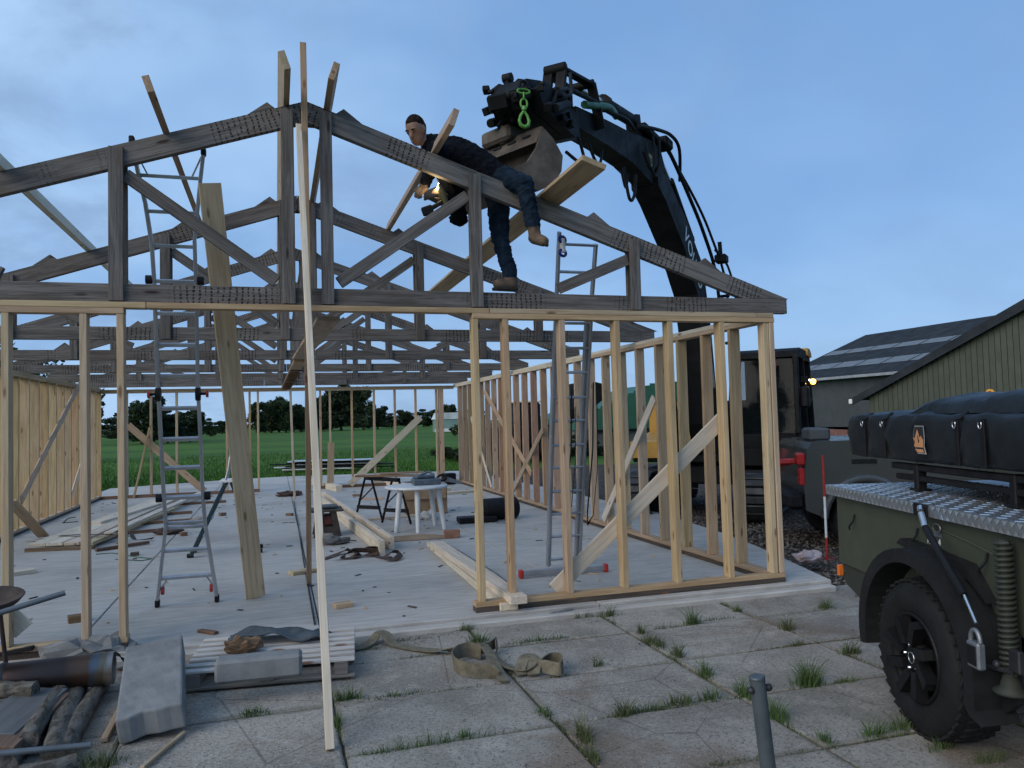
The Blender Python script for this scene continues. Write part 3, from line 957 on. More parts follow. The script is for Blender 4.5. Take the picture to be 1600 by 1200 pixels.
# boom: a cranked box girder
BW = .40
low = [(.60, 1.15), (.85, 1.6), (1.12, 2.8), (1.42, 3.72), (2.15, 4.36), (3.05, 4.88), (3.4, 5.02)]
hig = [(3.45, 5.28), (2.95, 5.27), (1.95, 4.84), (1.0, 4.26), (.60, 3.2), (.30, 1.7), (.25, 1.2)]
mb = MB(); plate_poly(mb, low + hig, -BW / 2, BW / 2); boom = EP('boom', mb, XDK)
xt = V((-.77, 0, -.64)).normalized(); zt = V((0, 1, 0)); yt = zt.cross(xt)
MT = Matrix(((xt.x, yt.x, zt.x, 1.62), (xt.y, yt.y, zt.y, BW / 2 + .002), (xt.z, yt.z, zt.z, 4.25), (0, 0, 0, 1)))
lettering('boom_lettering', 'VOLVO', .36, EM @ MT, WHITEP, boom)
# boom rams
for s in (-1, 1):
    mb = MB(); mb.tube([(.95, s * .36, 1.15), (1.30, s * .36, 2.2)], .085, 12); EP('boom_cylinder', mb, XDK)
    mb = MB(); mb.tube([(1.30, s * .36, 2.2), (1.48, s * .33, 2.95)], .045, 10); EP('cylinder_rod', mb, CHR)
# arm
AW = .28
arm_lo = [(2.95, 5.06), (3.5, 5.04), (4.3, 5.10), (5.2, 5.06), (6.15, 4.98)]
arm_hi = [(6.2, 5.20), (5.2, 5.37), (4.3, 5.50), (3.6, 5.64), (3.05, 5.68), (2.85, 5.45)]
mb = MB(); plate_poly(mb, arm_lo + arm_hi, -AW / 2, AW / 2); arm = EP('arm', mb, XDK)
mb = MB(); mb.box((.26, .006, .20), (3.62, AW / 2 + .004, 5.33), .001); EP('warning_label', mb, plain('label_yellow', (.42, .36, .13), (.30, .26, .1), 30, .6), arm)
mb = MB()
for kk in range(3):
    mb.box((.05, .004, .07), (3.54 + kk * .075, AW / 2 + .0085, 5.34), .0005)
EP('label_print', mb, BLACK, arm)
# arm ram on top of the boom, bucket ram on top of the arm
mb = MB(); mb.tube([(1.05, 0, 4.70), (2.2, 0, 5.42)], .09, 12); mb.bar((1.0, 0, 4.3), (1.05, 0, 4.78), .16, .12, (0, 1, 0)); EP('arm_cylinder', mb, XDK)
mb = MB(); mb.tube([(2.2, 0, 5.42), (2.98, 0, 5.80)], .05, 10); mb.bar((2.95, 0, 5.5), (3.0, 0, 5.86), .2, .14, (0, 1, 0)); EP('cylinder_rod', mb, CHR)
mb = MB(); mb.tube([(3.85, 0, 5.84), (4.95, 0, 5.70)], .085, 12); mb.bar((3.75, 0, 5.6), (3.85, 0, 5.92), .2, .16, (0, 1, 0)); mb.tube([(4.9, 0, 5.707), (5.0, 0, 5.694)], .105, 12); EP('bucket_cylinder', mb, XDK)
mb = MB(); mb.tube([(5.0, 0, 5.694), (5.72, 0, 5.60)], .042, 10); EP('cylinder_rod', mb, CHR)
mb = MB()
for s in (-1, 1):
    mb.bar((5.60, s * .2, 5.12), (5.74, s * .15, 5.62), .035, .11, (0, 1, 0)); mb.bar((5.74, s * .13, 5.62), (6.40, s * .09, 5.54), .035, .10, (0, 1, 0)); mb.bar((6.40, s * .08, 5.56), (6.58, s * .08, 4.92), .05, .11, (0, 1, 0))
mb.tube([(6.40, -.12, 5.56), (6.40, .12, 5.56)], .065, 8); mb.tube([(5.74, -.18, 5.62), (5.74, .18, 5.62)], .05, 8)
EP('linkage', mb, XDK)
# rotator and coupler: a lumpy block of castings, rams and hoses between arm and bucket
mb = MB()
mb.prism([(6.10, 4.86), (6.2, 5.12), (6.55, 5.14), (6.75, 5.02), (7.10, 5.14), (7.42, 5.04), (7.54, 4.90), (7.42, 4.76), (6.7, 4.72)], .30)
mb.prism([(6.55, 4.72), (6.75, 5.0), (7.20, 5.06), (7.42, 4.92), (7.30, 4.76)], .54)
mb.tube([(6.85, .32, 4.95), (7.25, .36, 4.76)], .045, 10); mb.tube([(6.85, -.32, 4.95), (7.25, -.36, 4.76)], .045, 10)
mb.tube([(7.26, -.12, 4.95), (7.30, -.12, 5.14)], .04, 8); mb.tube([(7.30, -.165, 5.15), (7.30, -.075, 5.15)], .05, 8)
mb.box((.16, .2, .12), TR((7.44, .10, 4.88), .3, .2, .4), .02); mb.box((.2, .14, .12), TR((7.32, -.2, 5.0), .2, .5, .1), .02); mb.box((.24, .14, .12), TR((6.92, .24, 5.03), .1, .3, .2), .02); mb.box((.2, .2, .16), TR((7.48, -.14, 4.84), .5, .2, .3), .02)
rq = random.Random(12)
for k in range(26):
    q_ = V((rq.uniform(6.6, 7.55), rq.choice((-.31, .31, .18, -.18)), rq.uniform(4.76, 5.06)))
    if rq.random() < .5: mb.tube([q_, q_ + V((0, .05 if q_.y > 0 else -.05, 0))], rq.uniform(.018, .035), 6)
    else: mb.box((rq.uniform(.05, .13), .07, rq.uniform(.04, .1)), TR(q_, rq.uniform(-.4, .4), 0, rq.uniform(-.6, .6)), .008)
for k in range(7):
    y0_ = rq.uniform(-.3, .3); z0_ = rq.uniform(4.75, 5.05); x0_ = rq.uniform(6.5, 7.1)
    mb.tube([(x0_, y0_, z0_), (x0_ + .15, y0_ + rq.uniform(-.15, .15), z0_ + rq.uniform(.05, .18)), (x0_ + .35, y0_ + rq.uniform(-.15, .15), z0_ + rq.uniform(-.05, .1)), (x0_ + .5, y0_, z0_ - .15)], .016, 6)
mb.ball((7.5, 0, 4.88), .05)
mb.tube([(7.0, .1, 5.02), (7.12, .1, 5.12), (7.3, .0, 5.10), (7.5, -.05, 4.9)], .02, 7); mb.tube([(6.5, .2, 5.1), (6.75, .28, 5.16), (7.05, .3, 5.0), (7.2, .3, 4.8)], .022, 7)
EP('tilt_rotator', mb, XDK)
# hoses
rh = random.Random(8)
for (pts, r, m) in (
        ([(3.3, .20, 5.72), (3.45, .24, 5.35), (3.72, .26, 5.06), (3.95, .24, 5.2), (3.9, .2, 5.5)], .022, RUB),
        ([(3.55, .19, 5.68), (3.68, .25, 5.3), (3.85, .24, 5.10), (4.1, .22, 5.3)], .018, RUB),
        ([(4.15, .12, 4.98), (4.3, .14, 4.66), (4.5, .14, 4.58), (4.62, .12, 4.96)], .022, RUB),
        ([(4.25, .05, 4.98), (4.4, .06, 4.76), (4.55, .06, 4.96)], .018, RUB),
        ([(5.4, .13, 4.95), (5.55, .16, 4.75), (5.8, .2, 4.68), (6.05, .2, 4.86)], .018, RUB),
        ([(6.2, .16, 4.85), (6.15, .2, 4.62), (6.35, .26, 4.48), (6.75, .25, 4.5)], .018, RUB),
        ([(4.1, .1, 5.62), (4.7, .2, 5.54), (5.3, .18, 5.44), (5.8, .2, 5.38), (6.5, .22, 5.25)], .028, RUB),
        ([(4.1, -.1, 5.64), (4.7, -.16, 5.58), (5.3, -.18, 5.5), (5.9, -.2, 5.42), (6.6, -.2, 5.2)], .028, RUB),
        ([(4.9, .14, 5.52), (5.3, .2, 5.48), (5.7, .20, 5.36), (6.05, .18, 5.26)], .045, HOSEG),
        ([(6.40, .17, 5.48), (6.55, .24, 5.2), (6.8, .30, 5.06), (7.1, .26, 4.9)], .02, RUB),
        ([(.2, .25, 1.4), (.25, .30, 2.8), (.60, .32, 4.1), (1.3, .3, 4.75), (2.1, .26, 5.25), (2.7, .2, 5.65), (3.2, .2, 5.75)], .03, RUB),
        ([(.1, .31, 1.4), (.1, .40, 2.7), (.42, .44, 4.0), (1.0, .36, 4.72), (1.8, .3, 5.2), (2.9, .16, 5.76)], .022, RUB),
        ([(.1, .28, 1.4), (-.02, .46, 2.7), (.22, .56, 3.7), (.5, .5, 4.3), (.8, .36, 4.55)], .02, RUB),
        ([(2.2, .18, 5.4), (2.6, .3, 5.76), (3.0, .3, 5.84), (3.5, .25, 5.78), (4.2, .2, 5.62)], .026, RUB)):
    P = [V(p) for p in pts]; sm = []
    for i in range(len(P) - 1):
        a, b_, c, d_ = P[max(i - 1, 0)], P[i], P[i + 1], P[min(i + 2, len(P) - 1)]
        for k in range(5):
            t_ = k / 5
            sm.append(.5 * ((2 * b_) + (c - a) * t_ + (2 * a - 5 * b_ + 4 * c - d_) * t_ ** 2 + (3 * b_ - a - 3 * c + d_) * t_ ** 3))
    sm.append(P[-1])
    mb = MB(); mb.tube(sm, r, 7); EP('hose', mb, m, None)
for k in range(3):
    mb = MB(); mb.box((.05, .16, .05), (.20 + .12 * k, .42, 3.0 + .4 * k), .01); mb.build('hose_clamp', XDK, ex, None)
mb = MB(); mb.box((.22, .2, .14), (.6, .42, 4.42), .02); mb.tube([(.65, .42, 4.46), (.70, .42, 4.7)], .035, 8); EP('valve_block', mb, XDK)
mb = MB(); mb.box((.30, .3, .16), (2.95, .12, 5.76), .03); mb.box((.8, .26, .12), (3.4, .05, 5.76), .03); EP('valve_block', mb, XDK)

# bucket: shell with two side plates, hung on the rotator (built where it hangs)
yN = 7.05
tl, tr_ = gy(846, 198, yN), gy(735, 246, yN + .9)
prof_px = [(846, 198), (864, 218), (878, 244), (876, 268), (864, 288), (840, 299), (806, 284), (770, 266)]
prof = [gy(x, y, yN) for x, y in prof_px]
fr_edge = [gy(x, y, yN) for x, y in ((802, 264), (824, 252), (838, 230))]
wv = tr_ - tl
wv.z *= .55
BT = Matrix.Translation(tl)
Mi = Matrix.Translation(-tl)
n = len(prof)
th = .025
cen = sum((p for p in prof), V()) / n
inn = [p + (cen - p).normalized() * th for p in prof]
vs = [p for p in prof] + [p + wv for p in prof] + [p for p in inn] + [p + wv for p in inn]
fs = []
for i in range(n - 1):
    fs += [[i, i + 1, i + 1 + n, i + n], [i + 2 * n, i + 3 * n, i + 1 + 3 * n, i + 1 + 2 * n]]
fs += [[0, n, 3 * n, 2 * n], [n - 1, 3 * n - 1, 4 * n - 1, 2 * n - 1]]
mb = MB(); mb.add(vs, fs, Mi); bk = mb.build('bucket', XRU, ex, BT)
for k in (0, 1):
    side = prof + fr_edge
    off = wv * (0 if k == 0 else 1) - wv.normalized() * (.012 if k == 0 else -.012)
    d2 = wv.normalized() * .024
    m_ = len(side)
    vs = [p + off for p in side] + [p + off + d2 for p in side]
    fs = [list(range(m_)), list(range(m_, 2 * m_))[::-1]] + [[i, (i + 1) % m_, (i + 1) % m_ + m_, i + m_] for i in range(m_)]
    mb = MB(); mb.add(vs, fs, Mi); mb.build('side_plate', XRU, bk, BT)
# stiff upper lip with bolt slots, and the cutting edge
mb = MB(); a, b_ = prof[0], prof[0] + wv
dn = (gy(838, 224, yN) - prof[0])
mb.add([a, b_, b_ + dn * .9, a + dn * .9, a + V((0, .03, .02)), b_ + V((0, .03, .02)), b_ + dn * .9 + V((0, .03, 0)), a + dn * .9 + V((0, .03, 0))], [[0, 3, 2, 1], [4, 5, 6, 7], [0, 1, 5, 4], [3, 7, 6, 2], [0, 4, 7, 3], [1, 2, 6, 5]], Mi)
mb.build('upper_lip', XRU, bk, BT)
for k in range(4):
    p = a.lerp(b_, .18 + .2 * k) + dn * .32
    mb = MB(); mb.box((.11, .02, .022), Mi @ frame(p + V((0, -.012, 0)), wv), .003); mb.build('slot', BLACK, bk, BT)
mb = MB(); a, b_ = prof[-1], prof[-1] + wv
mb.bar(Mi @ a, Mi @ b_, .022, .10, Mi.to_3x3() @ V((.2, -.2, 1)), .003); mb.build('cutting_edge', XRU, bk, BT)
mb = MB(); q = prof[0].lerp(prof[0] + wv, .55)
mb.box((.42, .26, .16), Mi @ frame(q + V((.03, .02, .06)), wv), .03); mb.box((.10, .3, .26), Mi @ frame(q + V((.1, 0, .10)), wv), .03); mb.build('hanger', XRU, bk, BT)

# green lifting chain and hook
hk = thing('lifting_hook', 'bright green lifting hook and links hanging from the rotator', 'hook', M=Matrix.Translation(gy(819, 178, 6.78)) @ Matrix.Scale(.72, 4))
Hm = Matrix.Translation(gy(819, 168, 6.78))


def ring(mb, c, rx, rz, r, tilt=0.0, n=20, a0=0, a1=2 * PI):
    pts = []
    for k in range(n + 1):
        a = a0 + (a1 - a0) * k / n
        x, z = rx * math.cos(a), rz * math.sin(a)
        pts.append(V((c[0] + x * math.cos(tilt), c[1] + x * math.sin(tilt), c[2] + z)))
    mb.tube(pts, r, 7, abs(a1 - a0) < 6)


mb = MB(); ring(mb, (-.0, 0, .30), .085, .03, .014); hkr = mb.build('shackle', GRN, hk, None)
mb = MB(); ring(mb, (0, 0, .36), .06, .075, .02, .3, 14, -.2, PI + .2); mb.build('eye', XDK, hk, None)
mb = MB(); ring(mb, (0, 0, .235), .022, .05, .010, 1.3); mb.build('chain_link', GRN, hk, None)
mb = MB(); ring(mb, (0, 0, .135), .045, .065, .014); mb.tube([(0, 0, .10), (0, 0, .05)], [.03, .034], 8); mb.build('swivel', GRN, hk, None)
mb = MB(); pts = [(0, 0, .04), (-.045, 0, -.02), (-.068, 0, -.09), (-.052, 0, -.15), (0, 0, -.175), (.052, 0, -.15), (.066, 0, -.09), (.04, 0, -.02), (0, 0, .04)]
mb.tube([V(p) for p in pts], [.018, .02, .022, .026, .028, .026, .022, .018, .016], 8, False); mb.build('hook', GRN, hk, None)

# ------------------------------------------------------------------ trailer (local x towards its front, visible side at y = 0)
TA = V((3.646, 4.543, PZ)); TD = V((-.272, -.962, 0))
TM = frame(TA, TD)
OLV = plain('olive_paint', (0.046, 0.053, 0.034), (0.037, 0.043, 0.028), 3, 0.62, 0, 0.12)
OLD = plain('olive_dark', (0.026, 0.031, 0.022), (0.02, 0.024, 0.017), 3, 0.65)
CANV = plain('tent_cover', (0.011, 0.014, 0.017), (0.007, 0.009, 0.011), 4, 0.45, 0, 0.3, bdist=.008, spec=.3)


def mat_checker():
    n = NT('checker_plate')
    c = n.coord('Object', (26, 26, 26))
    f = n.noise(c, .4, 3, .6)
    return n.done(n.mix(f, (0.42, 0.44, 0.46), (0.30, 0.32, 0.34)), 0.36, 0.85, n.noise(c, 3, 3, .6), 0.06, .003)


CHK = mat_checker()
CHK2 = plain('checker_raised', (0.62, 0.65, 0.68), (0.5, 0.53, 0.56), 9, 0.28, 0.85, 0.02)
trl = thing('utility_trailer', 'olive green off-road trailer with checker plate lid at the right edge', 'trailer', M=TM)


def TP(name, mb, mat, parent=None):
    return mb.build(name, mat, parent or trl, None)


LX, LWd = 2.75, 1.62
mb = MB(); plate_poly(mb, [(.06, .685), (.06, 1.135), (LX - .1, 1.135), (LX - .1, .685)], .05, LWd - .05); body = TP('body', mb, OLV)
mb = MB(); mb.prism([(.09, .682), (.09, .55), (.52, .43), (.62, .43), (.62, .682)], .05, Matrix.Translation((0, .095, 0))); TP('lower_panel', mb, OLD)
mb = MB(); mb.box((LX - .6, LWd - .3, .12), (1.5, LWd / 2, .60), .02); mb.box((.12, LWd - .2, .14), (.14, LWd / 2, .58), .01); mb.box((LX, .1, .1), (1.9, LWd / 2, .50), .01); mb.tube([(1.26, .05, .40), (1.26, LWd - .05, .40)], .05, 10); TP('chassis', mb, BLACK)
mb = MB(); mb.box((LX, LWd, .006), (LX / 2, LWd / 2, 1.2035), .002)
mb.box((LX, .004, .062), (LX / 2, .002, 1.174), .001); mb.box((.004, LWd - .01, .062), (.0, LWd / 2, 1.174), .001); lid = TP('lid', mb, CHK)
# raised diamonds: top in two alternating directions, edge in triangles, joined
mb = MB(); px_ = .062
for i in range(int(LX / px_) - 1):
    for j in range(int(1.0 / px_)):
        x = .04 + i * px_; y_ = .03 + j * px_
        a = RAD(45) if (i + j) % 2 else RAD(-45)
        c, s_ = math.cos(a), math.sin(a); L, w = .024, .009
        q = [(L, 0), (0, w), (-L, 0), (0, -w)]
        base_ = [(x + u * c - v_ * s_, y_ + u * s_ + v_ * c, 1.2068) for u, v_ in q]
        top = [(x + .7 * (u * c - v_ * s_), y_ + .7 * (u * s_ + v_ * c), 1.2098) for u, v_ in q]
        mb.add(base_ + top, [[4, 5, 6, 7]] + [[k, (k + 1) % 4, (k + 1) % 4 + 4, k + 4] for k in range(4)])
d1 = TP('tread_pattern', mb, CHK2, lid); d1['kind'] = 'stuff'
mb = MB(); k = 0; x = .01
while x < LX - .06:
    if not (1.14 < x < 1.28):
        mb.add([(x, -.0008, 1.2035), (x + .042, -.0008, 1.2035), (x + .021, -.0035, 1.178)], [[0, 2, 1]])
        mb.add([(x + .026, -.0008, 1.1445), (x + .068, -.0008, 1.1445), (x + .047, -.0035, 1.170)], [[0, 1, 2]])
    x += .052
d2 = TP('edge_pattern', mb, CHK2, lid); d2['kind'] = 'stuff'
mb = MB(); mb.box((.13, .012, .065), (1.215, -.004, 1.174), .004); TP('strut_bracket', mb, BLACK, lid)
mb = MB(); mb.tube([(1.245, -.02, 1.19), (1.272, -.035, 1.172)], .018, 8); mb.tube([(1.285, -.04, 1.163), (1.352, -.06, 1.10)], .017, 10); TP('strut_end', mb, CHR)
mb = MB(); mb.tube([(1.352, -.06, 1.10), (1.80, -.14, .855)], .018, 10); TP('gas_strut', mb, BLACK)
mb = MB(); mb.tube([(1.80, -.14, .855), (1.905, -.155, .755)], .008, 8); TP('strut_rod', mb, CHR)
for (x, z) in ((.338, .995), (1.094, 1.012), (1.70, .98)):
    mb = MB(); mb.tube([(x, .04, z + .045), (x, .03, z + .005), (x - .006, .015, z - .02), (x - .02, .01, z - .035), (x - .026, .015, z - .055)], .006, 6); TP('lashing_hook', mb, BLACK)
mb = MB(); ring(mb, (1.293, .035, 1.085), .035, .022, .0045, .0); TP('carabiner', mb, GALV)
mb = MB(); mb.tube([(1.32, .044, 1.078), (1.55, .043, 1.055), (1.76, .03, 1.03)], .002, 5); TP('cord', mb, plain('cord_grey', (.10, .10, .085)))
MT2 = TM @ Matrix(((1, 0, 0, 1.222), (0, 0, -1, .0485), (0, 1, 0, 1.005), (0, 0, 0, 1)))
lettering('side_lettering', '12', .055, MT2 @ Matrix.Translation((-.03, 0, 0)), WHITEP, trl)
lettering('side_lettering', '4', .055, MT2 @ Matrix.Translation((.065, 0, 0)), WHITEP, trl)
mb = MB(); mb.box((.075, .002, .028), (1.275, .0485, 1.05), .0005); lb = TP('side_sticker', mb, GALV)
mb = MB(); mb.box((.03, .04, .075), (.045, .06, .625), .008); TP('side_reflector', mb, plain('amber_lens', (.62, .16, .02), (.5, .11, .015), 20, .25))
# wheel arch: rubber band with a lip
arc = []
for k in range(25):
    a = RAD(200 - 212 * k / 24)
    arc.append((1.26 + .56 * math.cos(a), .44 + .53 * math.sin(a)))
arc = [(.70, .34)] + arc[1:] + [(1.86, .28)]
inn_ = [(1.26 + (x - 1.26) * .86, .42 + (z - .42) * .87) for x, z in arc]
mb = MB(); nA = len(arc)
for (ya, yb, A_, B_) in ((-.13, -.11, arc, inn_),):
    vs = [(x, ya, z) for x, z in inn_] + [(x, ya, z) for x, z in arc] + [(x, .06, z + .012) for x, z in arc] + [(x, .06, z) for x, z in inn_]
    for g in range(3):
        mb.add([vs[g * nA + k] for k in range(nA)] + [vs[(g + 1) * nA + k] for k in range(nA)], [[k, k + 1, k + 1 + nA, k + nA] for k in range(nA - 1)], None, False)
    mb.add([vs[3 * nA + k] for k in range(nA)] + [vs[k] for k in range(nA)], [[k, k + 1, k + 1 + nA, k + nA] for k in range(nA - 1)])
TP('wheel_arch', mb, RUB)
mb = MB(); mb.box((1.0, .02, .42), (1.22, .075, .80), .004); TP('arch_liner', mb, BLACK)
mb = MB(); mb.prism([(.95, .955), (1.0, .99), (1.6, .955), (1.75, .80), (1.62, .88)], .06, Matrix.Translation((0, .02, 0))); mb.prism([(1.55, .80), (1.92, .70), (1.92, .40), (1.80, .30), (1.62, .40)], .03, Matrix.Translation((0, .02, 0))); TP('mud_guard', mb, RUB)
# wheel
WC = V((1.255, -.10, .405)); WR_ = .405
Mw = TM @ Matrix.Translation(WC) @ Matrix.Rotation(RAD(90), 4, 'X')     # local z points out of the visible side
mb = MB(); mb.lathe([(.22, -.02), (.245, .0), (.30, .014), (.345, .010), (.378, -.008), (.395, -.035), (.405, -.07), (.407, -.13), (.405, -.19), (.395, -.22), (.33, -.26), (.22, -.25)], 56)
tyre = mb.build('wheel', RUB, trl, Mw)
for k in range(40):
    a = 2 * PI * k / 40
    for (dz, off, sx) in ((-.032, 0, .05), (-.10, .5, .07), (-.165, 0, .07), (-.225, .5, .05)):
        aa = a + off * 2 * PI / 40
        ob = cbox('tread_block', (.016, .046, sx * .9), Mw @ Matrix.Rotation(aa, 4, 'Z') @ Matrix.Translation((.405 if dz < -.05 and dz > -.2 else .396, 0, dz)) @ Matrix.Rotation(RAD(18 * (1 if off else -1)), 4, 'X'), RUB, tyre, .004)
mb = MB(); mb.lathe([(.225, -.03), (.235, .0), (.222, .004), (.205, -.01), (.195, -.06), (.19, -.14)], 40); mb.lathe([(.19, -.12), (.0, -.12)], 40); rim = mb.build('rim', BLACK, tyre, Mw)
mb = MB(); mb.lathe([(.0, .012), (.05, .012), (.085, -.002), (.095, -.05), (.0, -.05)], 24); mb.build('hub', BLACK, tyre, Mw)
for k in range(8):
    a = 2 * PI * k / 8 + .2
    mb = MB(); mb.prism([(.07, -.03), (.205, -.052), (.212, -.012), (.21, .018), (.075, .022)], .05, Matrix.Identity(4))
    mb.build('spoke', BLACK, tyre, Mw @ Matrix.Rotation(a, 4, 'Z') @ Matrix.Rotation(RAD(90), 4, 'X') @ Matrix.Rotation(RAD(90), 4, 'X') @ Matrix.Translation((0, -.03, 0)))
for k in range(5):
    a = 2 * PI * k / 5 + .5
    mb = MB(); mb.lathe([(.0, .018), (.009, .016), (.010, -.01)], 8); mb.build('wheel_nut', CHR, tyre, Mw @ Matrix.Translation((.066 * math.cos(a), .066 * math.sin(a), .004)))
mb = MB(); ring(mb, (0, 0, 0), .028, .028, .003); mb.build('hub_ring', CHR, tyre, Mw @ Matrix.Translation((0, 0, .014)) @ Matrix.Rotation(RAD(90), 4, 'X'))
# far wheel
mb = MB(); mb.lathe([(.0, .0), (.3, .014), (.378, -.008), (.405, -.07), (.405, -.19), (.33, -.26), (.0, -.25)], 32); mb.build('wheel', RUB, trl, TM @ Matrix.Translation((1.255, LWd - .16, .405)) @ Matrix.Rotation(RAD(90), 4, 'X'))
# corner steady: spring-wrapped leg with foot
mb = MB(); mb.tube([(1.90, -.01, .52), (1.90, -.01, 1.12)], .027, 12); leg = TP('steady_leg', mb, OLD)
mb = MB(); pts = []
for k in range(24 * 10 + 1):
    a = 2 * PI * k / 10; pts.append((1.90 + .034 * math.cos(a), -.01 + .034 * math.sin(a), .53 + .58 * k / 240))
mb.tube(pts, .009, 6); TP('leg_spring', mb, OLD, leg)
mb = MB(); mb.lathe([(0, .0), (.07, .0), (.075, .012), (.045, .03), (.03, .08), (0, .08)], 18, TR((1.90, -.01, .44))); TP('leg_foot', mb, OLD, leg)
mb = MB(); mb.box((.34, .04, .05), (1.78, .04, .54), .01); mb.tube([(1.60, -.03, .64), (1.66, -.05, .56), (1.80, -.05, .53), (1.95, -.04, .55)], .012, 7); mb.ball((1.66, -.04, .55), .022); mb.ball((1.87, -.05, .56), .02); mb.box((.10, .03, .10), (1.95, -.02, .60), .01); TP('coupling', mb, STEEL)
mb = MB(); mb.box((.09, .04, .12), (1.885, -.15, .61), .01); lock = TP('padlock', mb, GALV)
mb = MB(); ring(mb, (1.885, -.15, .67), .034, .05, .011, 0, 14, 0, PI); TP('lock_shackle', mb, GALV, lock)
mb = MB(); mb.box((.06, .004, .085), (1.885, -.1725, .61), .001); TP('lock_plate', mb, BLACK, lock)

# ------------------------------------------------------------------ roof tent on the trailer's rack
rk = thing('roof_rack', 'black rack of posts and bars on the trailer lid', 'rack', M=TM)
for (x, y_) in ((.60, .34), (1.50, .34), (.60, 1.35), (1.50, 1.35), (2.4, .34), (2.4, 1.35)):
    mb = MB(); mb.bar((x, y_, 1.2115), (x, y_, 1.375), .06, .05, (1, 0, 0), .006); mb.box((.10, .09, .014), (x, y_, 1.218), .003); mb.build('rack_post', BLACK, rk, None)
for y_ in (.34, .85, 1.35):
    mb = MB(); mb.bar((.30, y_, 1.352), (2.6, y_, 1.352), .05, .04, (0, 0, 1), .006); mb.bar((.35, y_, 1.285), (2.6, y_, 1.285), .05, .035, (0, 0, 1), .006); mb.build('rack_bar', BLACK, rk, None)
tn = thing('roof_tent', 'folded roof tent in a black cover with an orange mountain emblem', 'tent', M=TM)
# sagging wrinkled cover
NXc, x0c, x1c = 60, -.24, 2.7
prof_c = [(.34, 1.388), (.285, 1.395), (.268, 1.42), (.262, 1.47), (.262, 1.56), (.268, 1.64), (.285, 1.675), (.34, 1.688), (.6, 1.70), (1.0, 1.70), (1.3, 1.695), (1.36, 1.68), (1.38, 1.55), (1.36, 1.40), (1.30, 1.388)]
rw_ = random.Random(3)
vs = []; npf = len(prof_c)
for i in range(NXc + 1):
    x = x0c + (x1c - x0c) * i / NXc
    for j, (y_, z) in enumerate(prof_c):
        wob = .016 * abs(math.sin(x * 5 + z * 9)) + .014 * abs(math.sin(x * 11 - z * 17 + 1)) - .018 + .006 * math.sin(x * 31 + z * 23) + rw_.uniform(-.003, .003)
        pinch = 0
        for xs_ in (.05, .32, 1.13, 1.36, 1.9, 2.4):
            pinch += .016 * math.exp(-((x - xs_) / .035) ** 2)
        endt = .03 * max(0, 1 - i / 2.5) + .03 * max(0, 1 - (NXc - i) / 2.5)
        yy, zz_ = y_, z
        ins = wob + pinch + endt
        if y_ < .3: yy += ins
        elif y_ > 1.33: yy -= ins
        else: zz_ += (-ins if z > 1.6 else ins * .4)
        vs.append((x, yy, zz_))
fs = [[i * npf + j, i * npf + (j + 1) % npf, (i + 1) * npf + (j + 1) % npf, (i + 1) * npf + j] for i in range(NXc) for j in range(npf)]
fs += [[j for j in range(npf)][::-1], [NXc * npf + j for j in range(npf)]]
mb = MB(); mb.add(vs, fs, None, True); tc_ = mb.build('cover', CANV, tn, None)
# raised hump of packed canvas
vs = []; hp = [(.33, 1.685), (.36, 1.74), (.40, 1.768), (.6, 1.79), (1.0, 1.79), (1.2, 1.76), (1.26, 1.69)]
nh = len(hp)
for i in range(41):
    x = .62 + (2.62 - .62) * i / 40
    for (y_, z) in hp:
        k_ = .022 * abs(math.sin(x * 7 + y_ * 9)) + .012 * abs(math.sin(x * 17 - y_ * 13)) - .015 + .006 * math.sin(x * 31 + z * 40) + (-.05 * max(0, 1 - i / 1.5))
        vs.append((x, y_ + (k_ if y_ < .5 else 0), z + (k_ * .8 if z > 1.7 else 0) + (.02 if x > 1.25 and z > 1.7 else 0)))
fs = [[i * nh + j, i * nh + j + 1, (i + 1) * nh + j + 1, (i + 1) * nh + j] for i in range(40) for j in range(nh - 1)] + [list(range(nh))[::-1], [40 * nh + j for j in range(nh)]]
mb = MB(); mb.add(vs, fs, None, True); mb.build('cover_hump', CANV, tn, None)
for xs_ in (.05, .32, 1.13, 1.36, 1.9, 2.4):
    mb = MB(); mb.bar((xs_, .268, 1.395), (xs_, .266, 1.65), .012, .035, (1, 0, 0), .002); mb.bar((xs_, .272, 1.65), (xs_, .33, 1.694), .012, .035, (1, 0, 0), .002)
    st_ = mb.build('strap', BLACK, tn, None)
    mb = MB(); ring(mb, (xs_ - .008, .256, 1.625), .014, .022, .0035, 0, 12, PI * .8, PI * 2.2); mb.build('buckle', CHR, st_, None)
# emblem: shield outline, mountains, bar
ORG = plain('emblem_orange', (.50, .24, .11), (.44, .2, .09), 30, .6)


def emb(name, poly, y_, mat):
    mb_ = MB(); mb_.prism([(.70 + x * .125, 1.475 + z * .14) for x, z in poly], .0015, Matrix.Translation((0, y_, 0)))
    return mb_.build(name, mat, tn, None)


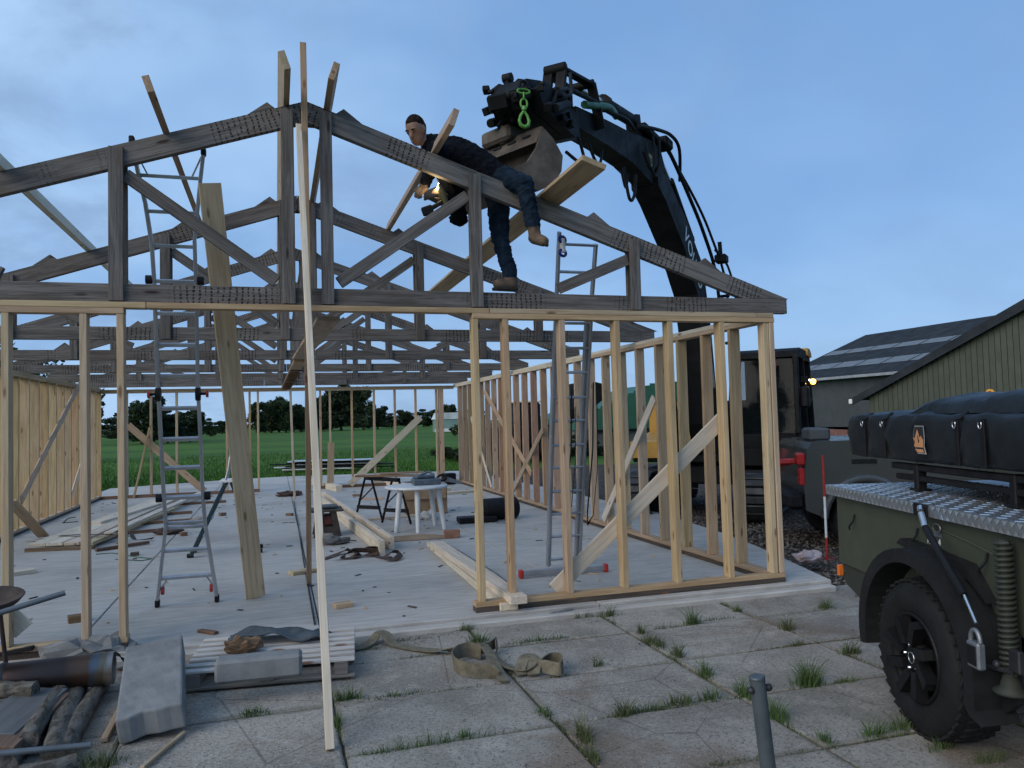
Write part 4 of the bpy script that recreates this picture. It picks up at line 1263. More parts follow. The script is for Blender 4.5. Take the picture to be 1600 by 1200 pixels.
e0 = emb('emblem', [(.18, 1), (.95, 1), (1.0, .5), (.95, .12), (1.1, -.2), (.35, -.2), (.12, .15), (0, .55)], .2545, plain('emblem_rim', (.33, .33, .33)))
emb('emblem_field', [(.21, .96), (.91, .96), (.96, .5), (.91, .1), (1.0, -.16), (.38, -.16), (.16, .17), (.045, .55)], .2525, plain('emblem_field', (.014, .017, .02)))
emb('emblem_mountain', [(.07, .5), (.18, .45), (.24, .52), (.43, .84), (.54, .62), (.63, .48), (.75, .58), (.82, .46), (.92, .42), (.90, .08), (.16, .08)], .2505, ORG)
emb('emblem_bar', [(.19, .0), (.87, .0), (.95, -.14), (.40, -.14)], .2500, ORG)
emb('emblem_shadow', [(.44, .62), (.60, .34), (.52, .26)], .2490, BLACK)
emb('emblem_shadow', [(.13, .42), (.2, .3), (.16, .2)], .2490, BLACK)

# ------------------------------------------------------------------ pickup truck beyond the trailer
PD = V((.905, -.425, 0)).normalized()
PM = frame(V((6.40, 8.38, -.16)), PD)      # x to its front, y to its left (away); visible flank at y = 0
GPT = plain('truck_grey', (0.085, 0.088, 0.085), (0.07, 0.073, 0.071), 2, 0.18, 0.4, 0.01)
pk = thing('pickup_truck', 'dark grey pickup truck parked behind the trailer', 'pickup truck', M=PM)
wa = [(.74 - .46 * math.cos(PI * k / 12), .42 + .46 * math.sin(PI * k / 12)) for k in range(13)]
wb2 = [(4.55 - .5 * math.cos(PI * k / 12), .42 + .5 * math.sin(PI * k / 12)) for k in range(13)]
bodyp = [(.02, .55), (.0, .95), (.06, 1.33), (.12, 1.41), (.3, 1.425), (2.05, 1.44), (3.5, 1.42), (4.9, 1.30), (5.35, 1.15), (5.4, .5)] + wb2[::-1][0:0] + [(5.05, .42)] + [p for p in wb2[::-1]] + [(4.05, .40), (1.2, .40)] + [p for p in wa[::-1]] + [(.28, .44)]
mb = MB(); plate_poly(mb, bodyp, 0, 1.86); pb = mb.build('body', GPT, pk, None)
bv = pb.modifiers.new('soft', 'BEVEL'); bv.width = .05; bv.segments = 3; bv.limit_method = 'ANGLE'; bv.angle_limit = RAD(50)
mb = MB(); mb.prism([(2.0, 1.43), (2.12, 1.72), (2.25, 1.80), (3.35, 1.80), (3.55, 1.74), (4.1, 1.40)], 1.62, Matrix.Translation((0, .93, 0))); cabp = mb.build('cab', GPT, pk, None)
bv = cabp.modifiers.new('soft', 'BEVEL'); bv.width = .06; bv.segments = 3
mb = MB(); mb.add([(2.35, .112, 1.46), (3.0, .112, 1.46), (3.0, .112, 1.72), (2.4, .112, 1.72)], [[0, 1, 2, 3]]); mb.add([(3.06, .112, 1.46), (3.85, .112, 1.46), (3.5, .112, 1.70), (3.06, .112, 1.72)], [[0, 1, 2, 3]]); mb.build('side_window', GLASS, cabp, None)
mb = MB(); mb.prism([(x, z) for x, z in [(.74 - .55 * math.cos(PI * k / 14), .44 + .56 * math.sin(PI * k / 14)) for k in range(15)] + [(.74 + .47 * math.cos(PI * k / 14), .43 + .47 * math.sin(PI * k / 14)) for k in range(15)]], .17, Matrix.Translation((0, -.02, 0))); flr = mb.build('wheel_flare', GPT, pk, None)
bv = flr.modifiers.new('soft', 'BEVEL'); bv.width = .04; bv.segments = 3; bv.limit_method = 'ANGLE'; bv.angle_limit = RAD(50)
mb = MB(); mb.box((.30, .012, .055), (.74, -.006, 1.16), .004); mb.build('side_vent', BLACK, pk, None)
mb = MB(); mb.box((.012, .004, .8), (1.36, -.001, 1.0), .001); mb.box((.012, .004, .8), (3.03, -.001, 1.0), .001); mb.build('door_seam', BLACK, pk, None)
for x in (.74, 4.55):
    for s in (0, 1):
        mb = MB(); mb.lathe([(0, 0), (.25, .0), (.27, .02), (.36, .02), (.39, -.02), (.39, -.2), (.34, -.24), (0, -.24)], 32)
        mb.build('wheel', RUB, pk, PM @ Matrix.Translation((x, .04 if s == 0 else 1.58, .39)) @ Matrix.Rotation(RAD(90), 4, 'X'))
for y_ in (.03, 1.83):
    mb = MB(); mb.box((.10, .20, .16), (-.02, y_ + (.03 if y_ < 1 else -.03), 1.20), .03); mb.box((.06, .16, .22), (-.015, y_ + (.03 if y_ < 1 else -.03), .98), .03); mb.build('tail_light', plain('red_lens', (.42, .02, .018), (.3, .012, .012), 20, .25), pk, None)
mb = MB(); mb.box((.22, 1.8, .22), (-.08, .93, .66), .05); mb.build('bumper', BLACK, pk, None)
mb = MB(); mb.tube([(-.10, .2, 1.15), (-.28, .2, 1.12)], .03, 8); mb.box((.22, .08, .07), (-.18, .10, 1.17), .02); mb.build('red_bracket', REDP, pk, None)
mb = MB(); mb.box((.26, .5, .17), (.30, .55, 1.50), .03); tag(mb.build('tool_box', plain('box_grey', (.06, .065, .07)), None, PM), 'grey box standing in the bed of the pickup', 'box')
# ================================================================== buildings and trees round the yard
CLAD = plain('olive_cladding', (0.058, 0.066, 0.046), (0.044, 0.051, 0.036), 2, 0.6, 0, 0.1, rnd=.06)
DROOF = plain('dark_roof', (0.030, 0.036, 0.042), (0.020, 0.025, 0.030), 1.5, 0.85, 0.0, 0.2, spec=.12)
DWALL = plain('dark_wall', (0.050, 0.056, 0.060), (0.040, 0.045, 0.049), 1.5, 0.7)
BRICKM = plain('red_brick_base', (0.20, 0.095, 0.078), (0.14, 0.065, 0.055), 8, 0.85)
LIGHTS = plain('rooflight', (0.16, 0.18, 0.195), (0.10, 0.115, 0.125), 3, 0.6, 0, 0.1, (6, .5, 6))

# barn with an olive gable, its gable end seen from the side
GA = V((23.98, 27.19, -.16)); gd = V((.27, -.963, 0)).normalized(); gn = V((.963, .27, 0)).normalized()
GM = frame(GA, gd)             # x along the gable, y into ... the left of x
brn = thing('barn', 'olive green barn gable with vertical cladding and dark roof edge', 'barn', M=GM)
inw = 1 if (GM.to_3x3() @ V((0, 1, 0))).dot(gn) > 0 else -1
EAV, SLP, HALF = 2.30, .475, 9.5
k = 0; x = .25
while x < 2 * HALF - .2:
    zt_ = EAV + SLP * (HALF - abs(HALF - x - .1)) - .08
    cbox('cladding_board', (.198, .04, zt_), GM @ TR((x + .1, 0, zt_ / 2)), CLAD, brn, .006)
    x += .212; k += 1
mb = MB(); mb.prism([(.2, 0), (.2, EAV - .1), (HALF, EAV + SLP * HALF - .2), (2 * HALF - .2, EAV - .1), (2 * HALF - .2, 0)], 16, Matrix.Translation((0, inw * 8.06, 0))); mb.build('wall', plain('clad_back', (.028, .032, .022)), brn, None)
for s in (0, 1):
    xa, xb = (-.35, HALF) if s == 0 else (2 * HALF + .35, HALF)
    za, zb_ = EAV - .35 * SLP, EAV + SLP * HALF
    mb = MB(); mb.prism([(xa, za + .18), (xb, zb_ + .18), (xb, zb_ + .08), (xa, za + .08)], 17, Matrix.Translation((0, inw * 8.2, 0))); mb.build('roof', DROOF, brn, None)
    mb = MB(); mb.prism([(xa, za + .185), (xb, zb_ + .185), (xb, zb_ - .22), (xa, za - .12)], .05, Matrix.Translation((0, -inw * .30, 0))); mb.build('verge_board', DROOF, brn, None)
mb = MB(); mb.box((.16, .08, .20), (-.42, -inw * .32, EAV - .13), .02); mb.build('gutter_end', WHITEP, brn, None)

# long dark barn behind it
XBn = 33.97
yl, yr = 47.0, 16.0
db = thing('barn', 'long dark barn with two pale rooflight bands behind the excavator cab', 'barn', (XBn, 30, -.16))
DM = W(db)
zE, zR, XR = 3.77, 7.05, 42.2


def DBm(name, vs, fs, mat, parent=None):
    mb_ = MB(); mb_.add([DM.inverted() @ V(p) for p in vs], fs); return mb_.build(name, mat, parent or db, None)


DBm('wall', [(XBn, yl, .55), (XBn, yr, .55), (XBn, yr, zE), (XBn, yl, zE), (XBn + 16, yl, .55), (XBn + 16, yl, zE), (XR, yl, zR - .2)], [[0, 1, 2, 3], [4, 0, 3, 6, 5]], DWALL)
DBm('brick_base', [(XBn - .06, yl, -.16), (XBn - .06, yr, -.16), (XBn - .06, yr, .60), (XBn - .06, yl, .60), (XBn + 16, yl + .06, -.16), (XBn + 16, yl + .06, .6)], [[0, 1, 2, 3], [4, 0, 3, 5], [3, 2, 1]], BRICKM)
mb = MB()
for s in (-1, 1):
    xe = XR + s * (XR - XBn + .5)
    mb.add([DM.inverted() @ V(p) for p in ((xe, yl + .4, zE - .15), (xe, yr, zE - .15), (XR, yr, zR), (XR, yl + .4, zR), (xe, yl + .4, zE - .0), (xe, yr, zE - .0), (XR, yr, zR + .16), (XR, yl + .4, zR + .16))], [[0, 1, 2, 3], [4, 7, 6, 5], [0, 4, 5, 1], [0, 3, 7, 4]])
droof = mb.build('roof', DROOF, db, None)
DBm('gutter', [(XBn - .62, yl + .4, zE - .18), (XBn - .62, yr, zE - .18), (XBn - .62, yr, zE - .02), (XBn - .62, yl + .4, zE - .02), (XBn - .50, yl + .4, zE - .18), (XBn - .50, yr, zE - .18)], [[0, 1, 2, 3], [0, 4, 5, 1]], plain('gutter_pale', (.30, .32, .34), None, 4, .4))
for (f0, f1) in ((.18, .30), (.52, .62)):
    for kk in range(14):
        ya, yb_ = yl - kk * 2.2, yl - kk * 2.2 - 2.05
        pts = []
        for f, yy in ((f0, ya), (f0, yb_), (f1, yb_), (f1, ya)):
            pts.append((XBn - .5 + (XR - XBn + .5) * f, yy, zE + (zR + .16 - zE) * f + .03))
        DBm('rooflight', pts, [[0, 1, 2, 3]], LIGHTS, droof)

# green-clad shed in the distance behind the right wall
SG = plain('green_sheet', (0.022, 0.105, 0.062), (0.018, 0.085, 0.05), 2, 0.55, 0, .1)
sh = thing('shed', 'bright green shed gable far behind the right stud wall', 'shed', (17.0, 35.0, -.16))
for kk in range(22):
    x = -3.0 + kk * .30
    zt_ = 1.22 + min(2.25, max(.35, .62 + (x + 3) * .40))
    cbox('green_panel', (.292, .03, zt_ - 1.12), W(sh) @ TR((x + .15, 0, (zt_ + 1.12) / 2)), SG, sh, .004)
mb = MB(); mb.box((6.7, 7, 1.1), (.33, 3.6, .55), .02); mb.build('wall', plain('shed_wall', (.10, .105, .10), None, 3, .8), sh, None)
mb = MB(); mb.box((6.7, .12, .10), (.33, -.03, 1.12), .02); mb.build('edge_trim', BLACK, sh, None)
mb = MB(); mb.prism([(-3.0, 1.15), (-3.0, 1.75), (2.6, 3.45), (3.6, 3.3), (3.6, 1.15)], 6.8, Matrix.Translation((0, 3.6, 0))); mb.build('roof', SG, sh, None)

# wheel loader with its bucket raised
ld = thing('wheel_loader', 'black loader bucket raised high behind the right stud wall', 'wheel loader', (12.0, 30.5, -.16))
LM = W(ld)
pp = [gy(x, y, 30.5) for x, y in ((887, 601), (910, 597), (939, 604), (940, 619), (925, 628), (908, 643), (892, 653), (886, 640))]
pp = [LM.inverted() @ p for p in pp]
mb = MB(); mb.prism([(p.x, p.z) for p in pp], 1.9); mb.build('bucket', XDK, ld, None)
mb = MB(); mb.bar((-1.6, 0, 1.2), (.35, 0, 1.9), .4, .3, (0, 0, 1)); mb.build('lift_arm', XDK, ld, None)
mb = MB(); mb.box((2.2, 1.3, .8), (-2.4, 0, 1.1), .08); mb.build('hood', XDK, ld, None)
mb = MB(); mb.box((1.1, 1.2, 1.1), (-2.2, 0, 1.9), .08); mb.build('cab', BLACK, ld, None)
mb = MB(); mb.box((1.2, 1.3, .10), (-2.2, 0, 2.5), .04); mb.build('cab_roof', WHITEP, ld, None)
for (x, y_) in ((-3.1, -.8), (-1.2, -.8), (-3.1, .8), (-1.2, .8)):
    mb = MB(); mb.lathe([(0, -.2), (.3, -.2), (.58, -.16), (.6, 0), (.58, .16), (.3, .2), (0, .2)], 24, TR((x, y_, .6)) @ Matrix.Rotation(RAD(90), 4, 'X')); mb.build('wheel', RUB, ld, None)

# small pale greenhouse far out by the hedge
gh = thing('greenhouse', 'tiny pale greenhouse far off beside the hedge', 'greenhouse', (25.6, 117, -.16))
mb = MB(); mb.box((5.0, 4, 2.0), (.6, 2, 1.0), .05); mb.build('wall', plain('green_glass', (.20, .30, .26), None, 1, .3), gh, None)
mb = MB(); mb.prism([(-2.1, 2.0), (-1.6, 3.0), (2.8, 3.0), (3.3, 2.0)], 4.2, Matrix.Translation((.0, 2, 0))); mb.build('roof', plain('pale_film', (.55, .60, .60), None, 1, .4), gh, None)
mb = MB(); mb.box((5.6, .2, .5), (.4, -.3, .3), .05); mb.build('base', WHITEP, gh, None)

# ------------------------------------------------------------------ trees
BARK = plain('bark', (0.055, 0.045, 0.036), (0.03, 0.025, 0.02), 4, 0.9, 0, .5)


def leaf_mat(name, a, b_):
    n = NT(name)
    w = n.coord('Object'); f = n.noise(w, .9, 4, .6)
    g = n.node('ShaderNodeNewGeometry')
    col = n.mix(n.ramp(f, .35, .65), a, b_)
    h = n.node('ShaderNodeHueSaturation'); n.put(col, h.inputs['Color']); n.l.new(n.ramp(g.outputs['Random Per Island'], 0, 1, False, .6, 1.4), h.inputs['Value'])
    m = n.done(n.rnd_val(h.outputs[0], .12, .01), .75, 0, None, spec=.2)
    return m


LEAF = leaf_mat('foliage', (.030, .050, .020), (.018, .033, .015))
LEAF2 = leaf_mat('foliage_blue', (.030, .056, .028), (.020, .040, .022))


def crown_mesh(seed, lobes, nleaf, ls):
    r = random.Random(seed); vs = []; fs = []
    for i in range(nleaf):
        c, rad = r.choice(lobes)
        d = V((r.gauss(0, 1), r.gauss(0, 1), r.gauss(0, 1))).normalized()
        rr = r.random() ** .42
        rr *= 1 + .12 * math.sin(d.x * 5 + seed) * math.sin(d.z * 6)
        p = V(c) + V((d.x * rad[0], d.y * rad[1], d.z * rad[2])) * rr
        a = V((r.gauss(0, 1), r.gauss(0, 1), r.gauss(0, .7))).normalized(); b_ = a.cross(V((r.gauss(0, 1), r.gauss(0, 1), r.gauss(0, 1)))).normalized()
        s = ls * r.uniform(.55, 1.3); o = len(vs)
        vs += [p - a * s, p + b_ * s * .6, p + a * s, p - b_ * s * .6 + a * s * .2]
        fs.append([o, o + 1, o + 2, o + 3])
    me = bpy.data.meshes.new('crown'); me.from_pydata([tuple(v) for v in vs], [], fs)
    return me


def trunk_mesh(seed, h):
    r = random.Random(seed); mb_ = MB()
    mb_.tube([(0, 0, 0), (.02, .01, .15 * h), (.0, .03, .4 * h), (.03, 0, .75 * h)], [.034 * h, .026 * h, .02 * h, .006 * h], 8)
    for k in range(7):
        a = r.uniform(0, 6.28); z0 = r.uniform(.22, .5) * h
        L = r.uniform(.22, .38) * h
        mb_.tube([(0, 0, z0), (math.cos(a) * L * .5, math.sin(a) * L * .5, z0 + L * .35), (math.cos(a) * L, math.sin(a) * L, z0 + L * .85)], [.012 * h, .008 * h, .003 * h], 6)
    me = bpy.data.meshes.new('trunk'); me.from_pydata(mb_.v, [], mb_.f); me.materials.append(BARK)
    for p in me.polygons: p.use_smooth = True
    return me


PROT = []
for sd_, (rx, rz, zc) in enumerate(((3.3, 3.3, 5.6), (2.7, 3.7, 5.5), (3.9, 2.9, 5.0))):
    q = random.Random(40 + sd_); lobes = [((0, 0, zc - .6), (rx * .62, rx * .62, rz * .62))]
    for k in range(17):
        d_ = V((q.gauss(0, 1), q.gauss(0, 1), q.gauss(0, 1))).normalized() * q.uniform(.55, .95)
        s_ = q.uniform(.26, .46)
        lobes.append(((d_.x * rx, d_.y * rx, zc + d_.z * rz), (rx * s_, rx * s_, rz * s_ * .8)))
    for k in range(4):
        lobes.append(((q.uniform(-1, 1) * rx * .6, q.uniform(-1, 1) * rx * .6, q.uniform(1.4, 2.6)), (rx * .5, rx * .5, 1.2)))
    PROT.append((crown_mesh(sd_, lobes, 6500, .27), trunk_mesh(sd_, 9.0)))
for me_, _ in PROT:
    me_.materials.append(LEAF)

TREES = [  # px of the foot, distance along y, px height, width factor, kind, label
    (222, 96, 74, 1.0, 0, 'broad dark tree seen just right of the front left studs'),
    (262, 99, 56, .95, 2, 'low dark tree seen behind the legs of the left ladder'),
    (297, 103, 52, .9, 0, 'dark tree partly hidden by the right rail of the left ladder'),
    (329, 150, 30, 1.0, 2, 'small round far tree between left ladder and leaning plank'),
    (347, 190, 20, 1.3, 1, 'lowest far tree, touching the left edge of the leaning plank'),
    (404, 175, 48, .8, 1, 'far field tree just right of the leaning plank'),
    (424, 180, 58, .8, 0, 'tallest tree of the row between plank and pale lath'),
    (447, 178, 50, .8, 1, 'far tree directly left of the thin standing lath'),
    (470, 182, 46, .85, 2, 'far tree hidden behind the pale lath and brown prop'),
    (500, 186, 55, .85, 1, 'tall dark tree just right of the pale lath'),
    (533, 188, 76, .85, 0, 'tallest dark tree behind the middle of the rear wall'),
    (568, 186, 68, .8, 1, 'tall dark tree above the right part of the rear wall brace'),
    (612, 225, 26, 1.5, 2, 'low far tree right of the tall group'),
    (636, 228, 30, 1.3, 0, 'low rounded tree of the hedge above the rear brace end'),
    (662, 226, 32, 1.3, 2, 'hedge tree just left of the reddish corner post'),
    (700, 222, 36, 1.2, 1, 'hedge tree between the corner post and the right wall'),
    (742, 215, 34, 1.3, 2, 'far tree glimpsed through the far right studs'),
    (800, 200, 40, 1.3, 0, 'far tree behind the middle of the right wall'),
    (240, 112, 52, 1.2, 1, 'tree filling the gap behind the two leftmost field trees'),
    (281, 118, 44, 1.2, 2, 'low tree behind the middle of the left ladder'),
    (414, 196, 44, 1.1, 2, 'tree standing behind the row right of the leaning plank'),
    (436, 198, 46, 1.1, 1, 'tree at the back of the row left of the standing lath'),
    (459, 200, 44, 1.1, 0, 'tree at the back of the row behind the standing lath'),
    (485, 204, 46, 1.1, 2, 'tree at the back between pale lath and tall group'),
    (517, 206, 56, 1.0, 2, 'tree at the back in the left half of the tall group'),
    (551, 206, 60, 1.0, 1, 'tree at the back in the right half of the tall group'),
    (590, 210, 38, 1.0, 0, 'shorter tree at the right end of the tall group'),
    (684, 240, 32, 1.3, 0, 'low tree directly behind the reddish corner post'),
    (188, 120, 46, 1.3, 2, 'field tree hidden behind the innermost front left stud'),
]
for i, (px, Yd, hpx, wf, kd, lab) in enumerate(TREES):
    hz = 664 - .026 * (px - 430)
    p = gy(px, hz, Yd); sc_ = hpx * Yd / 1210 / 9.4
    t = thing('tree', lab, 'tree', (p.x, Yd, -.16), random.Random(i).uniform(0, 6.28), 'trees beyond the meadow')
    t.scale = (sc_ * wf * 1.2, sc_ * wf * 1.2, sc_ * 1.04)
    for nm, me_ in (('crown', PROT[kd][0]), ('trunk', PROT[kd][1])):
        o = bpy.data.objects.new(nm, me_); COL.objects.link(o); o.parent = t
# leafy tree just outside the left wall
t = thing('tree', 'leafy tree behind the left wall, showing between the truss ends', 'tree', (-8.3, 27.0, -.16))
me_ = crown_mesh(21, [((0, 0, 3.3), (1.6, 1.5, 1.3)), ((1.2, .3, 3.0), (1.3, 1.2, 1.1)), ((-1.2, 0, 2.9), (1.3, 1.2, 1.1)), ((2.2, 0, 2.6), (1.0, 1.0, .9))], 2600, .12)
me_.materials.append(LEAF2)
o = bpy.data.objects.new('crown', me_); link(o, t)
o = bpy.data.objects.new('trunk', trunk_mesh(22, 4.4)); link(o, t)
# shrubs by the hedge near the rear right corner
for i, (x, y_, s_, lab) in enumerate(((7.4, 34.5, .20, 'small green shrub outside the rear right corner'), (8.4, 33, .42, 'green bush behind the far end of the right wall'), (13.5, 33.5, .30, 'low bush in front of the green shed'))):
    t = thing('shrub', lab, 'shrub', (x, y_, -.5), i, 'shrubs behind the right wall'); t.scale = (s_, s_, s_ * .55)
    o = bpy.data.objects.new('foliage', PROT[i][0]); link(o, t)

# meadow grass blades near the slab, one mass
r = random.Random(9); vs = []; fs = []
GB = leaf_mat('grass_blade', (.050, .130, .022), (.030, .085, .016))
for i in range(26000):
    u = r.random() ** 1.7
    y_ = 24.1 + u * 26; x = r.uniform(-6.5 - u * 6, 7 + u * 14)
    if y_ < far_edge(min(max(x, -4.4), 5.9)) + .05 and -4.6 < x < 6.2: continue
    h = r.uniform(.06, .20) * (1 + .5 * (r.random() < .06)); a = r.uniform(0, 6.28); w = r.uniform(.008, .016)
    lx, ly = r.gauss(0, .35) * h, r.gauss(0, .35) * h; o = len(vs)
    vs += [(x - math.cos(a) * w, y_ - math.sin(a) * w, -.165), (x + math.cos(a) * w, y_ + math.sin(a) * w, -.165), (x + lx * .5, y_ + ly * .5, -.16 + h * .65), (x + lx, y_ + ly, -.16 + h)]
    fs += [[o, o + 1, o + 2], [o + 1, o + 3, o + 2]]
me_ = bpy.data.meshes.new('meadow_blades'); me_.from_pydata(vs, [], fs); me_.materials.append(GB)
tag(link(bpy.data.objects.new('meadow_blades', me_)), 'green meadow grass beyond the floor slab', 'grass', None, 'stuff')

# grass in the joints of the yard slabs: (x, y, spread x, spread y, blades, height)
TUFT = []
J = [6.44, 5.715, 4.945, 4.175, 3.405]
for (px, py, n_, h, sx, sy) in ((950, 962, 40, .14, .10, .04), (912, 965, 40, .09, .10, .03), (748, 1003, 60, .13, .09, .05), (840, 1002, 110, .08, .30, .03), (728, 985, 40, .10, .08, .03),
                                (1002, 990, 40, .14, .03, .03), (1016, 1004, 50, .12, .05, .06), (1082, 975, 60, .20, .06, .03), (1045, 982, 40, .08, .16, .02), (1120, 968, 40, .06, .2, .02),
                                (1152, 955, 30, .10, .04, .02), (1290, 950, 50, .14, .06, .03), (1230, 984, 60, .15, .07, .05), (1245, 1008, 40, .07, .08, .03), (1030, 1010, 40, .13, .04, .08),
                                (1060, 1025, 50, .14, .03, .06), (1102, 1055, 60, .15, .04, .06), (1330, 1020, 60, .14, .07, .04), (1262, 1070, 130, .22, .09, .05), (1320, 1066, 50, .07, .10, .03),
                                (1165, 1088, 70, .16, .04, .10), (1215, 1122, 70, .15, .05, .08), (975, 1118, 60, .15, .06, .03), (1010, 1110, 70, .08, .16, .02), (1060, 1100, 60, .11, .12, .03), (1110, 1092, 40, .12, .08, .03),
                                (912, 1155, 50, .17, .04, .08), (925, 1185, 50, .10, .03, .08), (850, 1115, 40, .08, .04, .10), (540, 1092, 80, .11, .10, .03), (620, 1086, 60, .06, .22, .02), (528, 1130, 40, .09, .02, .08),
                                (690, 1160, 50, .12, .26, .02), (600, 1175, 50, .06, .16, .03), (725, 1150, 30, .07, .05, .02), (395, 1115, 60, .08, .08, .04), (155, 1195, 90, .12, .10, .06), (1410, 1140, 60, .13, .10, .04), (1365, 1150, 40, .14, .08, .03), (1290, 1160, 40, .10, .03, .06),
                                (1380, 948, 40, .08, .06, .02), (640, 1000, 60, .05, .18, .03), (580, 1015, 40, .05, .1, .03), (1140, 1190, 50, .04, .25, .02), (1080, 1010, 20, .05, .2, .02), (1545, 1190, 40, .1, .15, .03), (1470, 1170, 30, .12, .1, .03), (935, 1040, 26, .12, .04, .02)):
    p = gz(px, py, PZ); TUFT.append((p.x, p.y, sx, sy, n_, h))
for k in range(70):      # thin scatter along the joints
    if r.random() < .5:
        TUFT.append((r.uniform(.4, 4.6), r.choice(J), .14, .012, 10, .045))
    else:
        TUFT.append((r.choice((.32, 1.492, 2.664, 3.836)), r.uniform(3, 6.4), .012, .12, 10, .045))
vs = []; fs = []
for (x0, y0, sx, sy, n_, h) in TUFT:
    for i in range(int(n_ * 2.6)):
        ox, oy = r.gauss(0, .55), r.gauss(0, .55)
        x, y_ = x0 + ox * sx, y0 + oy * sy
        hh = h * r.uniform(.35, 1.25) * math.exp(-.4 * (ox * ox + oy * oy)); a = r.uniform(0, 6.28); w = r.uniform(.0016, .0034)
        lean = r.uniform(.15, .8) * hh; b_ = r.uniform(0, 6.28) if r.random() < .6 else math.atan2(oy * sy, ox * sx + 1e-6)
        prev = None
        for q, f in enumerate((0, .45, .8, 1.0)):
            cx_ = x + math.cos(b_) * lean * f * f; cy_ = y_ + math.sin(b_) * lean * f * f; cz_ = PZ - .012 + hh * (f - .18 * f * f)
            ww = w * (1 - f * .92); o = len(vs)
            vs += [(cx_ - math.cos(a) * ww, cy_ - math.sin(a) * ww, cz_), (cx_ + math.cos(a) * ww, cy_ + math.sin(a) * ww, cz_)]
            if prev is not None: fs.append([prev, prev + 1, o + 1, o])
            prev = o
JG = leaf_mat('joint_grass_blade', (.052, .105, .024), (.070, .085, .030))
me_ = bpy.data.meshes.new('joint_grass'); me_.from_pydata(vs, [], fs); me_.materials.append(JG)
tag(link(bpy.data.objects.new('joint_grass', me_)), 'tufts of grass growing in the joints of the yard slabs', 'grass', None, 'stuff')
# loose pebbles and crumbs on the yard, one mass
mb = MB()
for i in range(900):
    if i < 380:
        p = V((r.uniform(-1.2, 5.2), r.uniform(2.6, 6.4), PZ + .002))
    elif i < 620:
        p = V((.75 + r.gauss(0, .3), 6.12 + r.gauss(0, .07), PZ + .003))
    else:
        p = V((r.choice((2.664, 2.664, 1.492, .32)) + r.gauss(0, .10), r.uniform(3.2, 6.2), PZ + .002))
    s = r.uniform(.003, .009) * (1.6 if r.random() < .06 else 1)
    vs_ = [(p.x + s * r.uniform(.6, 1.2) * dx, p.y + s * r.uniform(.6, 1.2) * dy, p.z + s * r.uniform(.4, .8) * (dz + 1)) for dx, dy, dz in ((1, 0, 0), (0, 1, 0), (-1, 0, 0), (0, -1, 0), (0, 0, .9), (0, 0, -1))]
    mb.add(vs_, [[0, 1, 4], [1, 2, 4], [2, 3, 4], [3, 0, 4], [1, 0, 5], [2, 1, 5], [3, 2, 5], [0, 3, 5]])
pbm = NT('pebble'); g_ = pbm.node('ShaderNodeNewGeometry')
pbm.done(pbm.mix(g_.outputs['Random Per Island'], (.06, .055, .05), (.30, .285, .26)), .85)
tag(mb.build('yard_pebbles', pbm.m), 'pebbles and crumbs scattered over the yard slabs', 'gravel', None, 'stuff')
# stones of the gravel yard near the slab, one mass
mb = MB()
for i in range(5200):
    y_ = r.uniform(5.5, 15); x = right_edge(y_) + .03 + abs(r.gauss(0, 1.7))
    s = r.uniform(.01, .035) * (1.7 if r.random() < .04 else 1); z = -.10
    vs_ = [(x + s * r.uniform(.6, 1.2) * dx, y_ + s * r.uniform(.6, 1.2) * dy, z + s * r.uniform(.4, .8) * (dz + .6)) for dx, dy, dz in ((1, 0, 0), (0, 1, 0), (-1, 0, 0), (0, -1, 0), (0, 0, .9), (0, 0, -1))]
    mb.add(vs_, [[0, 1, 4], [1, 2, 4], [2, 3, 4], [3, 0, 4], [1, 0, 5], [2, 1, 5], [3, 2, 5], [0, 3, 5]])
pbm = NT('yard_stone'); g_ = pbm.node('ShaderNodeNewGeometry')
pbm.done(pbm.mix(g_.outputs['Random Per Island'], (.040, .032, .026), (.17, .14, .115)), .85)
tag(mb.build('yard_stones', pbm.m), 'broken stones of the gravel yard right of the floor slab', 'gravel', None, 'stuff')
# sunflower plants behind the trailer
sf = thing('sunflower', 'sunflower with one yellow bloom rising behind the tent', 'sunflower', (8.1, 7.15, -.16))
mb = MB(); mb.tube([(0, 0, 0), (.02, 0, 1.2), (-.03, -.02, 1.92)], [.016, .013, .009], 7); mb.build('stem', LEAF, sf, None)
FM = frame((-.03, -.05, 1.965), (.66, -.75, 0), (-.74, -.65, .15)) @ Matrix.Scale(.55, 4)
mb = MB(); mb.lathe([(0, .012), (.03, .014), (.045, .0), (0, -.01)], 16, FM); mb.build('seed_head', plain('seed_brown', (.05, .022, .012)), sf, None)
YEL = plain('petal_yellow', (.72, .36, .03), (.6, .26, .02), 20, .6)
for k in range(18):
    a = 2 * PI * k / 18
    mb = MB(); mb.add([(.04, -.008, 0), (.072, -.013, .006), (.10, 0, .0), (.072, .013, .006), (.04, .008, 0)], [[0, 1, 2, 3, 4]], FM @ Matrix.Rotation(a, 4, 'Z')); mb.build('petal', YEL, sf, None)
rl = random.Random(2)
